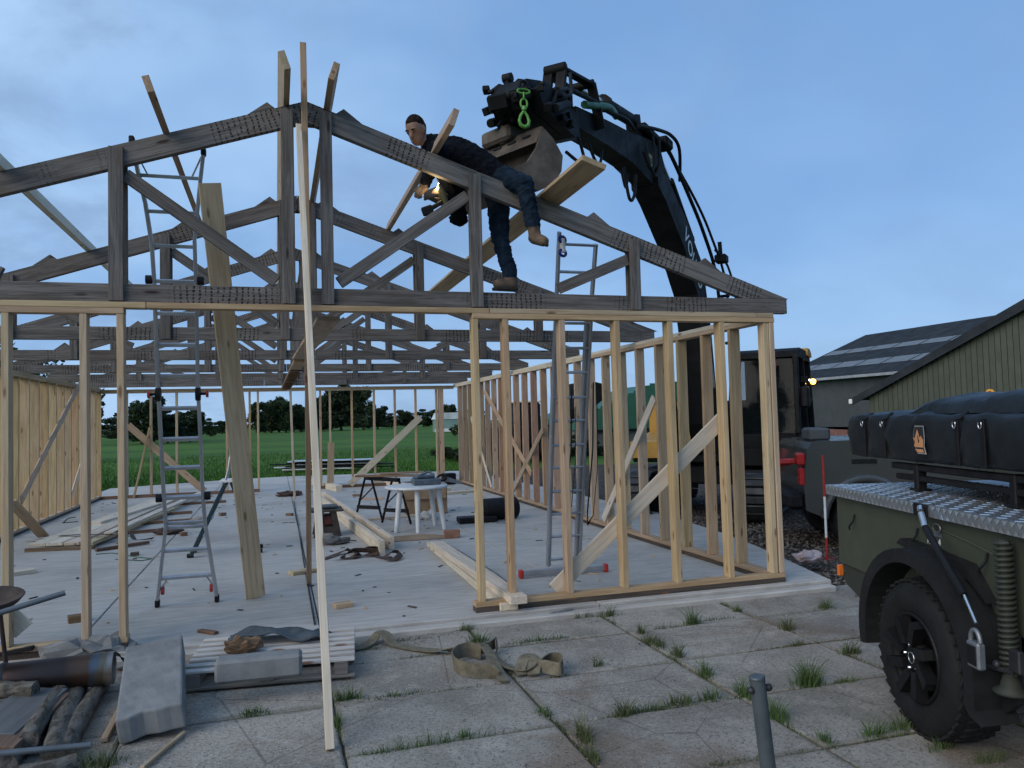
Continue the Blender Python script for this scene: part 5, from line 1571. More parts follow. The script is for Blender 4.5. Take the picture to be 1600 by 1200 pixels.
for (lx, ly, lz) in [(-.18, .0, 1.90), (-.33, .05, 1.88), (-.24, 0, 1.94), (.30, -.1, 1.93), (.42, -.1, 1.96), (.36, -.05, 1.90), (-.1, .1, 1.5), (.12, 0, 1.6), (-.42, .05, 1.85)]:
    mb = MB(); a = rl.uniform(-.5, .5)
    mb.add([(-.08, 0, 0), (-.02, -.045, .02), (.05, -.03, .015), (.09, 0, -.02), (.05, .03, .015), (-.02, .045, .02)], [[0, 1, 2, 3, 4, 5]], TR((lx, ly, lz), a + (3 if lx < 0 else 0), rl.uniform(-.4, .4), rl.uniform(-.2, .3))); mb.build('leaf', LEAF, sf, None)
    if abs(lx) > .2:
        mb = MB(); mb.tube([(lx * .3, ly, 1.0), (lx * .9, ly, 1.6), (lx, ly, lz)], .007, 5); mb.build('leaf_stalk', LEAF, sf, None)
# ================================================================== ladders, tools and loose things
def rail_mesh(pts, w, h, up):
    mb_ = MB()
    for a, b_ in zip(pts[:-1], pts[1:]):
        mb_.bar(a, b_, w, h, up, .004)
    return mb_


# combination ladder leaning on the front truss from inside
LN = V((0, 3.95, 1.17)); L0 = V((-.8, 7.89, 0))
la = thing('ladder', 'aluminium combination ladder with flared feet, left of the leaning plank', 'ladder', (-.8, 7.89, 0))


def LP_(x, y): return gp(x, y, L0, LN)


def world_part(mb_, name, mat, root):
    return mb_.build(name, mat, root, Matrix.Identity(4))


lrail = [LP_(*p) for p in ((246, 938), (259, 822), (256, 776), (252, 700), (249, 640), (247, 600), (244, 530), (241, 440), (237, 380), (227, 317), (214, 262), (206, 219))]
rrail = [LP_(*p) for p in ((339, 932), (321, 822), (317, 776), (314, 700), (311, 640), (309, 600), (308, 530), (306, 440), (304, 375), (307.5, 340), (313, 282), (318, 238))]
for rp_ in (lrail, rrail):
    rp_[0].z = max(rp_[0].z, .045)
    world_part(rail_mesh(rp_, .028, .062, (0, 1, .3)), 'rail', ALU, la)


def on(r_, z):
    for a, b_ in zip(r_[:-1], r_[1:]):
        if a.z <= z <= b_.z:
            return a.lerp(b_, (z - a.z) / (b_.z - a.z))
    return r_[-1].copy()


for py, w in ((902, .035), (860, .03), (824, .025), (817, .025), (777, .05), (731, .045), (686, .045), (638, .045), (587, .03), (539, .045), (490, .045), (440, .05), (385, .03), (332, .03), (277, .03)):
    z = LP_(275, py).z
    mb = MB(); mb.bar(on(lrail, z), on(rrail, z), .03, w, (0, 1, .3), .004); world_part(mb, 'rung', ALU, la)
for py in (777, 438):
    for r_, s in ((lrail, -1), (rrail, 1)):
        p = on(r_, LP_(275, py).z); mb = MB(); mb.tube([p + V((s * .015, 0, 0)), p + V((s * .065, 0, 0))], .038, 12); world_part(mb, 'hinge_cap', BLACK, la)
for r_, s in ((lrail, -1), (rrail, 1)):
    p = on(r_, LP_(275, 616).z); mb = MB(); mb.tube([p + V((-.02, -.02, 0)), p + V((.02, -.02, 0))], .06, 14); mb.tube([p + V((s * .02, -.02, 0)), p + V((s * .07, -.02, 0))], .012, 8); hj = world_part(mb, 'hinge', BLACK, la)
    mb = MB(); mb.tube([p + V((s * .065, -.02, 0)), p + V((s * .085, -.02, 0))], .032, 10); world_part(mb, 'lock_knob', REDP, la)
    b0 = r_[0]; mb = MB(); mb.box((.04, .07, .07), TR((b0.x, b0.y, .036)), .008); world_part(mb, 'foot', BLACK, la)
    mb = MB(); mb.tube([b0 + V((-s * .035, -.02, .09)), b0 + V((-s * .06, -.02, .09))], .04, 10); world_part(mb, 'foot_roller', REDP, la)
    t0 = r_[-1]; mb = MB(); mb.box((.04, .07, .06), TR(t0), .008); world_part(mb, 'end_cap', BLACK, la)
    m_ = on(r_, LP_(275, 902).z); mb = MB(); mb.bar(m_ + V((-s * .07, 0, .0)), on(r_, .16) + V((-s * .012, 0, 0)), .012, .018, (0, 1, 0)); world_part(mb, 'stay', ALU, la)
    m_ = on(r_, LP_(275, 277).z); mb = MB(); mb.bar(m_ + V((-s * .07, 0, 0)), on(r_, m_.z + .17) + V((-s * .012, 0, 0)), .012, .018, (0, 1, 0)); world_part(mb, 'stay', ALU, la)

# extension ladder on the right, with stabiliser bar
RN = V((0, 3.4, 1.22)); R0 = V((2.95, 8.0, 0))
lr = thing('ladder', 'tall extension ladder with a stabiliser bar and red end caps, behind the right front studs', 'ladder', (2.95, 8.0, 0))


def RP_(x, y): return gp(x, y, R0, RN)


l1 = [RP_(*p) for p in ((856, 884), (861, 680), (870, 458), (874, 362))]
r1 = [RP_(*p) for p in ((905, 882), (914, 680), (925, 461), (931, 381))]
l2 = [p + V((.03, .045, 0)) for p in l1[:3]]; r2 = [p + V((-.028, .045, 0)) for p in r1[:3]]
for rr in (l1, r1, l2, r2):
    world_part(rail_mesh(rr, .026, .06, (0, 1, .3)), 'rail', ALU, lr)
for py in (872, 837, 802, 767, 730, 695, 657, 621, 582, 544, 505, 465, 425, 382):
    z = RP_(890, py).z
    mb = MB(); mb.tube([on(l1, z), on(r1, z)], .015, 8); world_part(mb, 'rung', ALU, lr)
sa, sb = gz(814, 896, .05), gz(946, 886, .05)
mb = MB(); mb.bar(sa, sb, .05, .055, (0, 0, 1), .006); world_part(mb, 'stabiliser', ALU, lr)
for p in (sa, sb):
    mb = MB(); mb.box((.045, .07, .085), frame(p + V((0, 0, -.006)), sb - sa), .008); world_part(mb, 'end_cap', REDP, lr)
p = RP_(877, 385) + V((-.01, -.06, 0))
bt = thing('hand_tool', 'small blue and white tool hanging on top of the right ladder', 'tool', p)
mb = MB(); mb.tube([(0, 0, -.07), (0, 0, .06)], [.03, .026], 10); mb.build('grip', WHITEP, bt, None)
BLUE = plain('blue_plastic', (.015, .022, .24), (.01, .015, .16), 10, .4)
for z in (.05, -.075):
    mb = MB(); ring(mb, (0, 0, z), .045, .03, .014, .5); mb.build('blue_ring', BLUE, bt, None)
for k, (xa, za, zb, dx) in enumerate((((2.86), 1.95, .62, .06), (3.10, 2.0, .50, .03))):
    q = [V((xa, 7.30, za)), V((xa + .02, 7.42, 1.3)), V((xa + .04, 7.66, zb + .15)), V((xa + .06, 7.72, zb)), V((xa + .12, 7.7, zb + .1)), V((xa + .10, 7.5, zb + .6)), V((xa + .05, 7.34, za - .2))]
    mb = MB(); mb.tube(q, .016, 6, True, .25); tag(mb.build('lashing_strap', BLACK, None, None), ('black strap hanging from the left rail of the right ladder', 'black strap looped on the right rail of the right ladder')[k], 'strap', 'straps on the right ladder')

# teal step ladder
TEAL = plain('teal_paint', (.012, .035, .042), (.008, .025, .03), 8, .4)
sl = thing('step_ladder', 'dark teal step ladder with a silver hand rail behind the leaning plank', 'step ladder', (-.65, 10.85, 0))
Tz = .92
for s in (-.2, .2):
    mb = MB(); mb.bar((-.40, s, .02), (.02, s * .8, Tz), .05, .07, (0, 1, 0), .006); mb.build('rail', TEAL, sl, None)
    mb = MB(); mb.bar((.42, s, .02), (.08, s * .8, Tz), .03, .05, (0, 1, 0), .006); mb.build('rear_leg', TEAL, sl, None)
    mb = MB(); mb.box((.08, .06, .05), (-.405, s, .026), .008); mb.build('foot', BLACK, sl, None)
    mb = MB(); mb.box((.08, .06, .05), (.425, s, .026), .008); mb.build('foot', BLACK, sl, None)
mb = MB(); mb.box((.20, .40, .03), (.05, 0, Tz + .02), .006); mb.build('top_step', WHITEP, sl, None)
for k in (1, 2, 3):
    mb = MB(); mb.box((.09, .36, .025), (-.40 + .42 * k / 4, 0, .02 + .9 * k / 4), .005); mb.build('step', ALU, sl, None)
mb = MB(); mb.tube([(-.12, -.19, .60), (.0, -.18, .88), (.06, -.18, 1.1), (.09, -.18, 1.35), (.10, -.15, 1.43), (.10, .15, 1.43), (.09, .18, 1.35), (.06, .18, 1.1), (0, .18, .88)], .016, 8); mb.build('hand_rail', ALU, sl, None)

# ------------------------------------------------------------------ timber lying about
loose('timber', gz(676, 850, .035), gz(796, 948, .035), .16, .065, WP, 'lower of two long pale beams on the slab beside the front studs', 'beam', group='beam pair at the front', b=.005)
loose('timber', gz(680, 851, .105) + V((.03, .05, 0)), gz(811, 938, .105), .155, .07, WP, 'upper of two long pale beams on the slab beside the front studs', 'beam', group='beam pair at the front', b=.005)
a, b_ = gz(600, 866, 0), gz(500, 784, 0)
loose('timber', a + V((-.02, 0, .085)), b_ + V((-.05, 0, .085)), .07, .165, WP, 'pale beam on edge, left one of the pair near the brown webbing', 'beam', group='beams on edge in the middle')
loose('timber', a + V((.14, .3, .085)), b_ + V((.10, .6, .085)), .07, .165, WP, 'pale beam on edge, right one of the pair near the brown webbing', 'beam', group='beams on edge in the middle')
loose('timber', (.95, 22.0, .07), (1.45, 19.3, .07), .16, .14, WP, 'short pale beam crossing the sole of the rear wall', 'beam')
loose('timber', (2.6, 20.9, .06), (3.75, 17.4, .06), .14, .10, WP, 'long pale beam on the floor behind the white table', 'beam')
loose('board', (3.35, 17.0, .03), (4.35, 17.3, .03), .16, .05, WP, 'short pale board end near the right wall', 'board')
loose('board', (1.30, 20.18, .01), (1.34, 20.28, 1.16), .03, .165, WT, 'short brown board standing against the rear wall', 'board', up=(1, 0, 0))
loose('board', gz(570, 812, .02), gz(690, 802, .02), .1, .04, WP, 'thin pale board lying under the trestle and table', 'board')
loose('board', gz(590, 802, .025) + V((-.25, .0, .27)), gz(640, 800, .025) + V((-.45, 0, .27)), .1, .03, WR, 'reddish board laid through the trestle legs', 'board')
# pile on the left: boards on battens
for k, (xa, ya, xb, yb, w, z, m, lab) in enumerate((
        (-3.18, 12.25, -2.52, 18.6, .21, .075, WP, 'left board of the pale pile on the left floor'),
        (-2.955, 12.2, -2.30, 18.9, .21, .078, WP, 'second board from the left in the pale pile'),
        (-2.73, 12.15, -2.10, 19.3, .20, .076, WP, 'third board from the left in the pale pile'),
        (-2.52, 12.05, -1.95, 16.5, .15, .07, WN, 'narrow board on the right side of the pale pile'),
        (-2.40, 12.9, -1.70, 19.8, .14, .095, WP, 'long pale plank angled over the right of the pile'),
        (-2.85, 14.2, -2.30, 17.2, .19, .118, WP, 'short pale plank on top of the pile'))):
    loose('board', (xa, ya, z), (xb, yb, z), w, .045, m, lab, 'board', group='boards in the left pile')
cbox_l = loose('batten', (-3.3, 12.17, .026), (-2.42, 12.02, .026), .05, .052, WB, 'dark brown batten under the near end of the pale pile', 'batten', group='battens under the left pile')
for k, (ya, xa, xb, lab) in enumerate(((13.4, -2.6, -1.55, 'brown batten sticking out right of the pile, nearest'), (14.6, -2.7, -1.42, 'brown batten sticking out right of the pile, second'), (15.9, -2.6, -1.55, 'brown batten sticking out right of the pile, third'), (17.8, -2.5, -1.05, 'brown batten sticking out right of the pile, fourth'))):
    loose('batten', (xa, ya, .026), (xb, ya + .15, .026), .05, .05, WB, lab, 'batten', group='battens under the left pile')
loose('batten', (-2.35, 11.75, .025), (-1.75, 12.15, .03), .06, .04, WB, 'dark batten on the floor in front of the pile', 'batten')
loose('board', (-1.75, 13.2, .03), (-1.25, 14.8, .06), .15, .02, WT, 'tan offcut board lying right of the pale pile', 'board')
loose('board', gx(16, 782, -3.6) + V((0, 0, 0)), gz(68, 838, .03), .03, .16, WN, 'short board slanting from the left wall to the floor', 'board', up=(1, 0, 0))
loose('batten', gx(131, 712, -3.85), gz(105, 797, .01), .045, .05, WP, 'white batten leaning on the left wall', 'batten')
loose('lath', gz(209, 778, .01), gy(234, 668, 20.2), .04, .045, WT, 'thin lath leaning on the rear wall left half', 'lath')
loose('offcut', gz(18, 896, .025), gz(54, 891, .025), .14, .045, WP, 'pale offcut lying behind the front left studs', 'offcut')
loose('offcut', gz(106, 968, .03), gz(140, 963, .03), .09, .06, WB, 'brown block beside the left front studs', 'offcut')
loose('offcut', gz(312, 985, .012), gz(338, 989, .012), .05, .022, WB, 'small dark stick on the slab below the left ladder', 'offcut')
loose('offcut', gz(522, 947, .022), gz(549, 943, .022), .10, .042, WN, 'square pale offcut on the slab right of the pale lath', 'offcut')
loose('offcut', gz(454, 896, .02), gz(492, 890, .02), .13, .042, WN, 'pale offcut at the foot of the brown prop', 'offcut')
loose('offcut', gz(448, 804, .02), gz(457, 804, .02), .09, .05, WB, 'little brown block left of the standing lath', 'offcut')
loose('offcut', gz(552, 774, .02), gz(564, 774, .02), .1, .05, WB, 'little block between the beams and the trestle', 'offcut')
loose('offcut', gz(282, 835, .025), gz(292, 834, .025), .1, .06, WB, 'little dark block right of the left ladder', 'offcut')
loose('offcut', gz(343, 804, .025), gz(352, 803, .025), .1, .06, WB, 'little dark block near the teal step ladder', 'offcut')
loose('offcut', gz(448, 770, .025), gz(462, 769, .025), .1, .06, WB, 'little dark block far back by the standing lath', 'offcut')
loose('offcut', gz(204, 866, .02), gz(217, 865, .02), .09, .045, WD, 'black block in front of the pile battens', 'offcut')
loose('lath', gz(822, 970, PZ + .012), gz(894, 951, -.01), .03, .018, GALV, 'thin grey strip lying at the slab edge below the right front studs', 'strip')
tag(cbox('brick', (.22, .105, .11), frame(gz(706, 834, .058), (1, -.05, 0)), plain('terracotta', (.30, .155, .10), (.22, .11, .075), 12, .85, 0, .4), None, .006), 'reddish block on the floor right of the white table', 'block')

# ------------------------------------------------------------------ trestle, table, boxes
TRS = thing('trestle', 'black steel trestle with rough planks on top, left of the white table', 'trestle', (1.70, 12.95, 0))
for (xo, yo) in ((-.22, .35), (.14, -.35)):
    for s in (-1, 1):
        mb = MB(); mb.bar((xo + s * .20, yo - s * .22, .01), (xo + s * .05, yo - s * .05, .70), .035, .035, (0, 1, 0), .004); mb.build('leg', BLACK, TRS, None)
    mb = MB(); mb.bar((xo - .17, yo + .18, .22), (xo + .17, yo - .18, .22), .03, .06, (0, 0, 1)); mb.build('cross_bar', BLACK, TRS, None)
    mb = MB(); mb.bar((xo - .15, yo + .16, .30), (xo + .07, yo - .08, .56), .015, .02, (0, 0, 1)); mb.build('stay', BLACK, TRS, None)
mb = MB(); mb.bar((-.26, .42, .71), (.18, -.42, .71), .07, .06, (0, 0, 1)); mb.build('top_beam', BLACK, TRS, None)
loose('plank', (1.28, 13.15, .765), (2.25, 12.62, .765), .18, .03, WB, 'dark weathered plank lying on the black trestle', 'plank')
loose('plank', (1.62, 12.9, .80), (2.35, 12.9, .80), .10, .03, WT, 'short plank on top of the trestle plank', 'plank')
TBW = plain('table_white', (.62, .64, .64), (.52, .54, .54), 6, .45)
tb = thing('table', 'round white plastic table on the slab', 'table', (2.05, 11.86, 0))
mb = MB(); mb.lathe([(0, .645), (.44, .645), (.48, .63), (.485, .645), (.475, .665), (.44, .672), (0, .672)], 40); mb.build('table_top', TBW, tb, None)
for a in (215, 262, 330, 40):
    c, s = math.cos(RAD(a)), math.sin(RAD(a))
    mb = MB(); mb.tube([(c * .34, s * .34, .645), (c * .44, s * .44, .0)], [.045, .034], 8); mb.build('leg', TBW, tb, None)
TOOLB = plain('tool_blue', (.10, .135, .165), (.06, .08, .10), 14, .5)
tc2 = thing('tool_case', 'grey blue tool case with loose tools on the white table', 'tool case', (2.20, 11.86, .673))
mb = MB(); mb.box((.42, .30, .09), (0, 0, .047), .015); mb.build('case', TOOLB, tc2, None)
mb = MB(); mb.box((.30, .2, .05), TR((-.03, .02, .12), .2), .012); mb.tube([(-.1, 0, .14), (.05, .05, .19), (.12, -.03, .15)], .02, 8); mb.build('power_tool', TOOLB, tc2, None)
hs = thing('hand_saw', 'black handled hand saw hanging over the edge of the white table', 'saw', (2.48, 11.9, .70))
mb = MB(); ring(mb, (-.02, 0, .06), .07, .045, .016); mb.build('handle', BLACK, hs, None)
mb = MB(); mb.prism([(.03, .0), (.03, .09), (.30, -.02), (.30, -.05)], .004); mb.build('blade', GALV, hs, None)
CARD = plain('cardboard', (.30, .205, .125), (.24, .16, .095), 4, .85, 0, .2)
cbx = thing('cardboard_box', 'brown cardboard box on the floor behind the white table', 'box', (2.56, 13.9, 0), RAD(-6))
mb = MB(); mb.box((.74, .50, .52), (0, 0, .265), .008); mb.build('carton', CARD, cbx, None)
mb = MB(); mb.box((.74, .03, .26), TR((-.02, -.28, .40), 0, RAD(-10)), .003); mb.build('flap', CARD, cbx, None)
mb = MB(); mb.box((.05, .006, .035), (.18, -.254, .30), .001); mb.build('box_label', WHITEP, cbx, None)
mb = MB(); mb.prism([(-.45, -.2), (.42, -.25), (.5, .0), (.2, .28), (-.4, .25)], .006, TR((1.85, 10.95, .008)) @ Matrix.Rotation(RAD(-90), 4, 'X')); tag(mb.build('cardboard_sheet', CARD), 'flat cardboard sheet under the front legs of the table', 'cardboard')
wb_ = thing('work_bench', 'dark folding work bench with red sides by the pale lath', 'work bench', (.70, 11.85, 0))
DKW = plain('bench_dark', (.055, .042, .034), (.03, .024, .02), 6, .7)
for s in (-1, 1):
    mb = MB(); mb.prism([(-.20, .0), (-.13, .36), (-.05, .36), (-.08, .15), (.08, .15), (.05, .36), (.13, .36), (.20, .0), (.09, .0), (.07, .06), (-.07, .06), (-.09, 0)], .035, Matrix.Translation((0, s * .2, 0))); mb.build('side', DKW, wb_, None)
mb = MB(); mb.box((.24, .36, .13), (0, 0, .24), .01); mb.build('red_panel', plain('bench_red', (.16, .03, .022), (.09, .02, .016), 8, .6), wb_, None)
mb = MB(); mb.box((.46, .5, .03), (0, 0, .38), .006); mb.build('bench_top', DKW, wb_, None)
mb = MB(); mb.box((.26, .3, .03), (.03, .03, .425), .006); tag(mb.build('folded_cloth', plain('slate_cloth', (.07, .085, .095)), None, W(wb_)), 'grey pad lying on the dark work bench', 'pad')
# roll and flat case near the right wall
rl_ = thing('foil_roll', 'thick black roll lying on the floor behind the front studs', 'roll', (3.50, 12.35, 0), RAD(10))
mb = MB(); mb.lathe([(.04, -.3), (.17, -.3), (.178, -.29), (.178, .29), (.17, .3), (.04, .3)], 28, TR((0, 0, .18)) @ Matrix.Rotation(RAD(90), 4, 'Y')); mb.build('roll', BLACK, rl_, None)
mb = MB(); mb.tube([(-.34, 0, .18), (.34, 0, .18)], .035, 10); mb.build('core', CARD, rl_, None)
mb = MB(); mb.box((.62, .3, .09), TR((3.08, 12.2, .05), RAD(-3)), .015); tag(mb.build('flat_case', BLACK), 'flat black case beside the black roll', 'case')
mb = MB()
for k in range(3): ring(mb, (0, 0, 0), .10 + .012 * k, .08 + .01 * k, .006, 0, 18)
tag(mb.build('wire_coil', GALV, None, TR((3.45, 11.9, .02)) @ Matrix.Rotation(RAD(90), 4, 'X')), 'small coil of grey wire in front of the black roll', 'wire')
mb = MB(); mb.box((.30, .3, .28), TR((4.25, 19.7, .15), .2), .02); tag(mb.build('black_crate', BLACK), 'small black box in the rear right corner', 'box')
POLY = plain('clear_bag', (.55, .56, .56), (.4, .41, .41), 9, .3, 0, .6, bdist=.02)


def crumple(name, c, r, mat, seed, flat=.55, n=14, m=9):
    rr = random.Random(seed); mb_ = MB(); mb_.ball((0, 0, 0), 1.0, n, m)
    ph = [rr.uniform(0, 6) for _ in range(6)]
    v2 = []
    for (x, y_, z) in mb_.v:
        k_ = 1 + .22 * math.sin(3 * x + ph[0]) * math.sin(4 * y_ + ph[1]) + .16 * math.sin(7 * x + 5 * z + ph[2]) + rr.uniform(-.09, .09)
        v2.append((x * r[0] * k_, y_ * r[1] * k_, max(-.0, (z + .75) * r[2] * k_ * flat)))
    mb_.v = v2
    for i in range(len(mb_.sm)): mb_.sm[i] = False
    return mb_.build(name, mat, None, Matrix.Translation(V(c)))


tag(crumple('plastic_bag', gz(672, 812, .0), (.14, .12, .16), POLY, 3), 'crumpled clear plastic bag under the white table', 'bag')
tag(crumple('plastic_bag', gz(1264, 878, .0), (.17, .12, .12), plain('bag_pinkish', (.50, .42, .42), (.36, .26, .25), 7, .4, 0, .5, bdist=.02), 5), 'crumpled pinkish plastic bag on the slab near the red and white pole', 'bag')
# brown webbing heaps
WEB = plain('webbing_brown', (.080, .048, .034), (.045, .028, .022), 14, .8, 0, .5)
WEBG = plain('webbing_olive', (.165, .145, .10), (.105, .092, .062), 18, .85, 0, .6)


def ribbon(mb_, pts, w, t=.006, vertical=0.0):
    """flat webbing through pts; each pt may carry its own bank angle"""
    P = [V(p[:3]) for p in pts]; bank = [p[3] if len(p) > 3 else vertical for p in pts]
    Q = []; B = []
    for i in range(len(P) - 1):
        a_, b2, c_, d2 = P[max(i - 1, 0)], P[i], P[i + 1], P[min(i + 2, len(P) - 1)]
        for k in range(6):
            t_ = k / 6
            Q.append(.5 * ((2 * b2) + (c_ - a_) * t_ + (2 * a_ - 5 * b2 + 4 * c_ - d2) * t_ ** 2 + (3 * b2 - a_ - 3 * c_ + d2) * t_ ** 3)); B.append(bank[i] * (1 - t_) + bank[i + 1] * t_)
    Q.append(P[-1]); B.append(bank[-1])
    vs_ = []
    for i, p in enumerate(Q):
        tn_ = (Q[min(i + 1, len(Q) - 1)] - Q[max(i - 1, 0)])
        if tn_.length < 1e-6: tn_ = V((1, 0, 0))
        tn_.normalize()
        sd_ = tn_.cross(V((0, 0, 1)))
        if sd_.length < .05: sd_ = V((0, 1, 0))
        sd_.normalize(); nn = sd_.cross(tn_).normalized()
        ax = sd_ * math.cos(B[i]) + nn * math.sin(B[i]); no = nn * math.cos(B[i]) - sd_ * math.sin(B[i])
        for (u, v_) in ((-1, -1), (1, -1), (1, 1), (-1, 1)):
            vs_.append(p + ax * (u * w / 2) + no * (v_ * t / 2))
    n_ = len(Q)
    fs_ = [[i * 4 + k, i * 4 + (k + 1) % 4, (i + 1) * 4 + (k + 1) % 4, (i + 1) * 4 + k] for i in range(n_ - 1) for k in range(4)] + [[0, 3, 2, 1], [(n_ - 1) * 4 + k for k in range(4)]]
    mb_.add(vs_, fs_)


def G3(x, y, z, h=0.0, bank=0.0):
    p = gz(x, y, z); return (p.x, p.y, z + h, bank)


w1 = thing('webbing', 'brown heap of webbing straps in front of the beams on edge', 'strap', gz(560, 868))
for k, pts in enumerate(([G3(505, 874, .01), G3(525, 866, .02), G3(545, 858, .05, 0, .6), G3(560, 868, .03), G3(535, 872, .02), G3(552, 860, .09, 0, .9), G3(590, 862, .06, 0, 1.0), G3(570, 868, .02)],
                         [G3(548, 872, .02), G3(570, 858, .07, 0, .8), G3(592, 858, .05, 0, .9), G3(585, 866, .02), G3(600, 872, .01), G3(612, 870, .02)],
                         [G3(600, 872, .03), G3(612, 862, .08, 0, .5), G3(626, 864, .06, 0, .8), G3(618, 873, .03, 0, .4), G3(602, 873, .03)],
                         [G3(520, 870, .05), G3(540, 860, .10, 0, .3), G3(558, 864, .06, 0, .2)])):
    mb = MB(); ribbon(mb, pts, .075); world_part(mb, 'strap_loop', WEB, w1)
w2 = thing('webbing', 'brown strap tangled over the left board pile', 'strap', gz(160, 835))
for pts in ([(-3.05, 12.9, .108), (-2.8, 12.75, .125), (-2.55, 12.6, .13), (-2.3, 12.55, .12), (-2.1, 12.7, .06)], [(-2.35, 12.5, .12), (-2.2, 12.75, .16, .8), (-2.05, 12.55, .13, .6), (-1.95, 12.35, .05), (-1.75, 12.55, .03, .5)]):
    mb = MB(); ribbon(mb, pts, .07); world_part(mb, 'strap_loop', WEB, w2)
tag(crumple('webbing', (-1.62, 13.15, .0), (.20, .13, .10), WEB, 8), 'rolled brown strap right of the board pile', 'strap')
tag(crumple('webbing', gz(452, 775, 0), (.30, .18, .12), WEB, 12), 'dark bundle on the far floor left of the standing lath', 'bundle')
tag(crumple('tarp_heap', gz(522, 850, 0), (.20, .14, .10), plain('grey_tarp', (.10, .10, .10), None, 8, .7), 13), 'small grey heap left of the brown webbing', 'tarp')
# black cord along the floor joint
mb = MB(); mb.tube([gz(459, 783, .012), gz(466, 822, .012), gz(475, 880, .012), gz(484, 930, .012), gz(492, 975, .012)], .008, 6); tag(mb.build('cord', BLACK), 'black cord lying in the floor joint beside the prop', 'cord')
mb = MB(); mb.tube([gz(150, 866, .006), gz(175, 864, .006), gz(205, 869, .006), gz(237, 873, .006), gz(222, 876, .006), gz(180, 874, .006)], .006, 5); tag(mb.build('cord', HOSEG), 'thin green cord on the floor below the board pile', 'cord')
mb = MB(); mb.tube([gz(680, 840, .005), gz(720, 862, .005), gz(775, 895, .005), gz(800, 915, .005)], .005, 5); tag(mb.build('cord', GALV), 'thin grey wire beside the pair of long beams', 'cord')
mb = MB(); mb.tube([gz(122, 815, .006), gz(98, 817, .006), gz(106, 810, .006), gz(118, 808, .006)], .008, 5); tag(mb.build('bent_rod', BLACK), 'small bent black rod on the floor by the left wall', 'rod')
# little dark crumbs and wood chips on the floor, one mass
r = random.Random(77); mb = MB()
for i in range(230):
    y_ = r.uniform(6.6, 20); x = r.uniform(-3.8, 4.5)
    L, w_, h = r.uniform(.01, .06), r.uniform(.006, .018), r.uniform(.004, .012)
    mb.add([(-L, -w_, 0), (L, -w_, 0), (L, w_, 0), (-L, w_, 0), (-L * .8, -w_ * .8, h), (L * .8, -w_ * .8, h), (L * .8, w_ * .8, h), (-L * .8, w_ * .8, h)], [[0, 1, 5, 4], [1, 2, 6, 5], [2, 3, 7, 6], [3, 0, 4, 7], [4, 5, 6, 7]], TR((x, y_, .001), r.uniform(0, 3.1)))
crm = NT('wood_chip'); g_ = crm.node('ShaderNodeNewGeometry'); crm.done(crm.mix(crm.ramp(g_.outputs['Random Per Island'], .6, .7), (.05, .042, .036), (.40, .29, .17)), .8)
tag(mb.build('floor_chips', crm.m), 'wood chips and crumbs scattered over the floor slab', 'debris', None, 'stuff')

# stack of black and white sections lying out on the grass
fsx = thing('metal_sections', 'stack of black and white metal sections lying on the meadow', 'metal stack', (2.0, 30.4, -.16), RAD(-14))
r = random.Random(4)
for k in range(11):
    L = r.uniform(2.2, 4.2); x = r.uniform(-.5, .6); z = .12 + .055 * (k % 5); y_ = -.5 + .2 * (k // 2)
    mb = MB(); mb.box((L, .12, .05), TR((x, y_, z), r.uniform(-.05, .05)), .01); mb.build('section', BLACK if k % 3 else plain('pale_sheet%d' % k, (.55, .60, .63), None, 5, .35), fsx, None)
mb = MB(); mb.box((3.4, 1.0, .02), TR((.2, -.2, .42), -.03), .005); mb.build('sheet', plain('pale_sheet', (.50, .56, .60), (.2, .22, .24), 3, .3, 0, .2, (.4, 6, 1)), fsx, None)
for x in (-1.6, 0, 1.6):
    mb = MB(); mb.box((.1, 1.2, .1), (x, 0, .05), .01); mb.build('bearer', WD, fsx, None)

# red and white ranging pole
rp2 = thing('ranging_pole', 'thin red and white striped pole standing by the trailer', 'pole', (6.13, 7.66, -.09))
for k in range(4):
    z0, z1 = (.0, .26, .70, .735)[k], (.26, .70, .735, 1.22)[k]
    mb = MB(); mb.tube([(0, 0, z0), (0, 0, z1)], .014, 10); mb.build('band', (REDP, WHITEP, WHITEP, REDP)[k], rp2, None)
mb = MB()
for a in (0, 120, 240):
    mb.bar((0, 0, .03), (.12 * math.cos(RAD(a)), .12 * math.sin(RAD(a)), .01), .012, .01)
mb.build('stand', REDP, rp2, None)
# grey tube post in the foreground
gpz = thing('steel_post', 'grey steel tube standing in the near pavement', 'post', (2.085, 3.05, PZ))
mb = MB(); mb.tube([(.012, 0, -.05), (-.045, 0, .535)], .0345, 22); mb.lathe([(.0345, 0), (.036, .004), (.036, .012), (.028, .016), (0, .014)], 22, TR((-.045, 0, .531), 0, 0, RAD(-5))); mb.build('tube', plain('post_paint', (.085, .105, .115), (.06, .075, .083), 7, .45, .3, .15), gpz, None)
mb = MB(); mb.tube([(-.088, -.01, .487), (.01, .0, .487)], .011, 8); mb.ball((-.08, -.005, .487), .017); mb.ball((.012, .0, .487), .018); mb.build('bolt', STEEL, gpz, None)

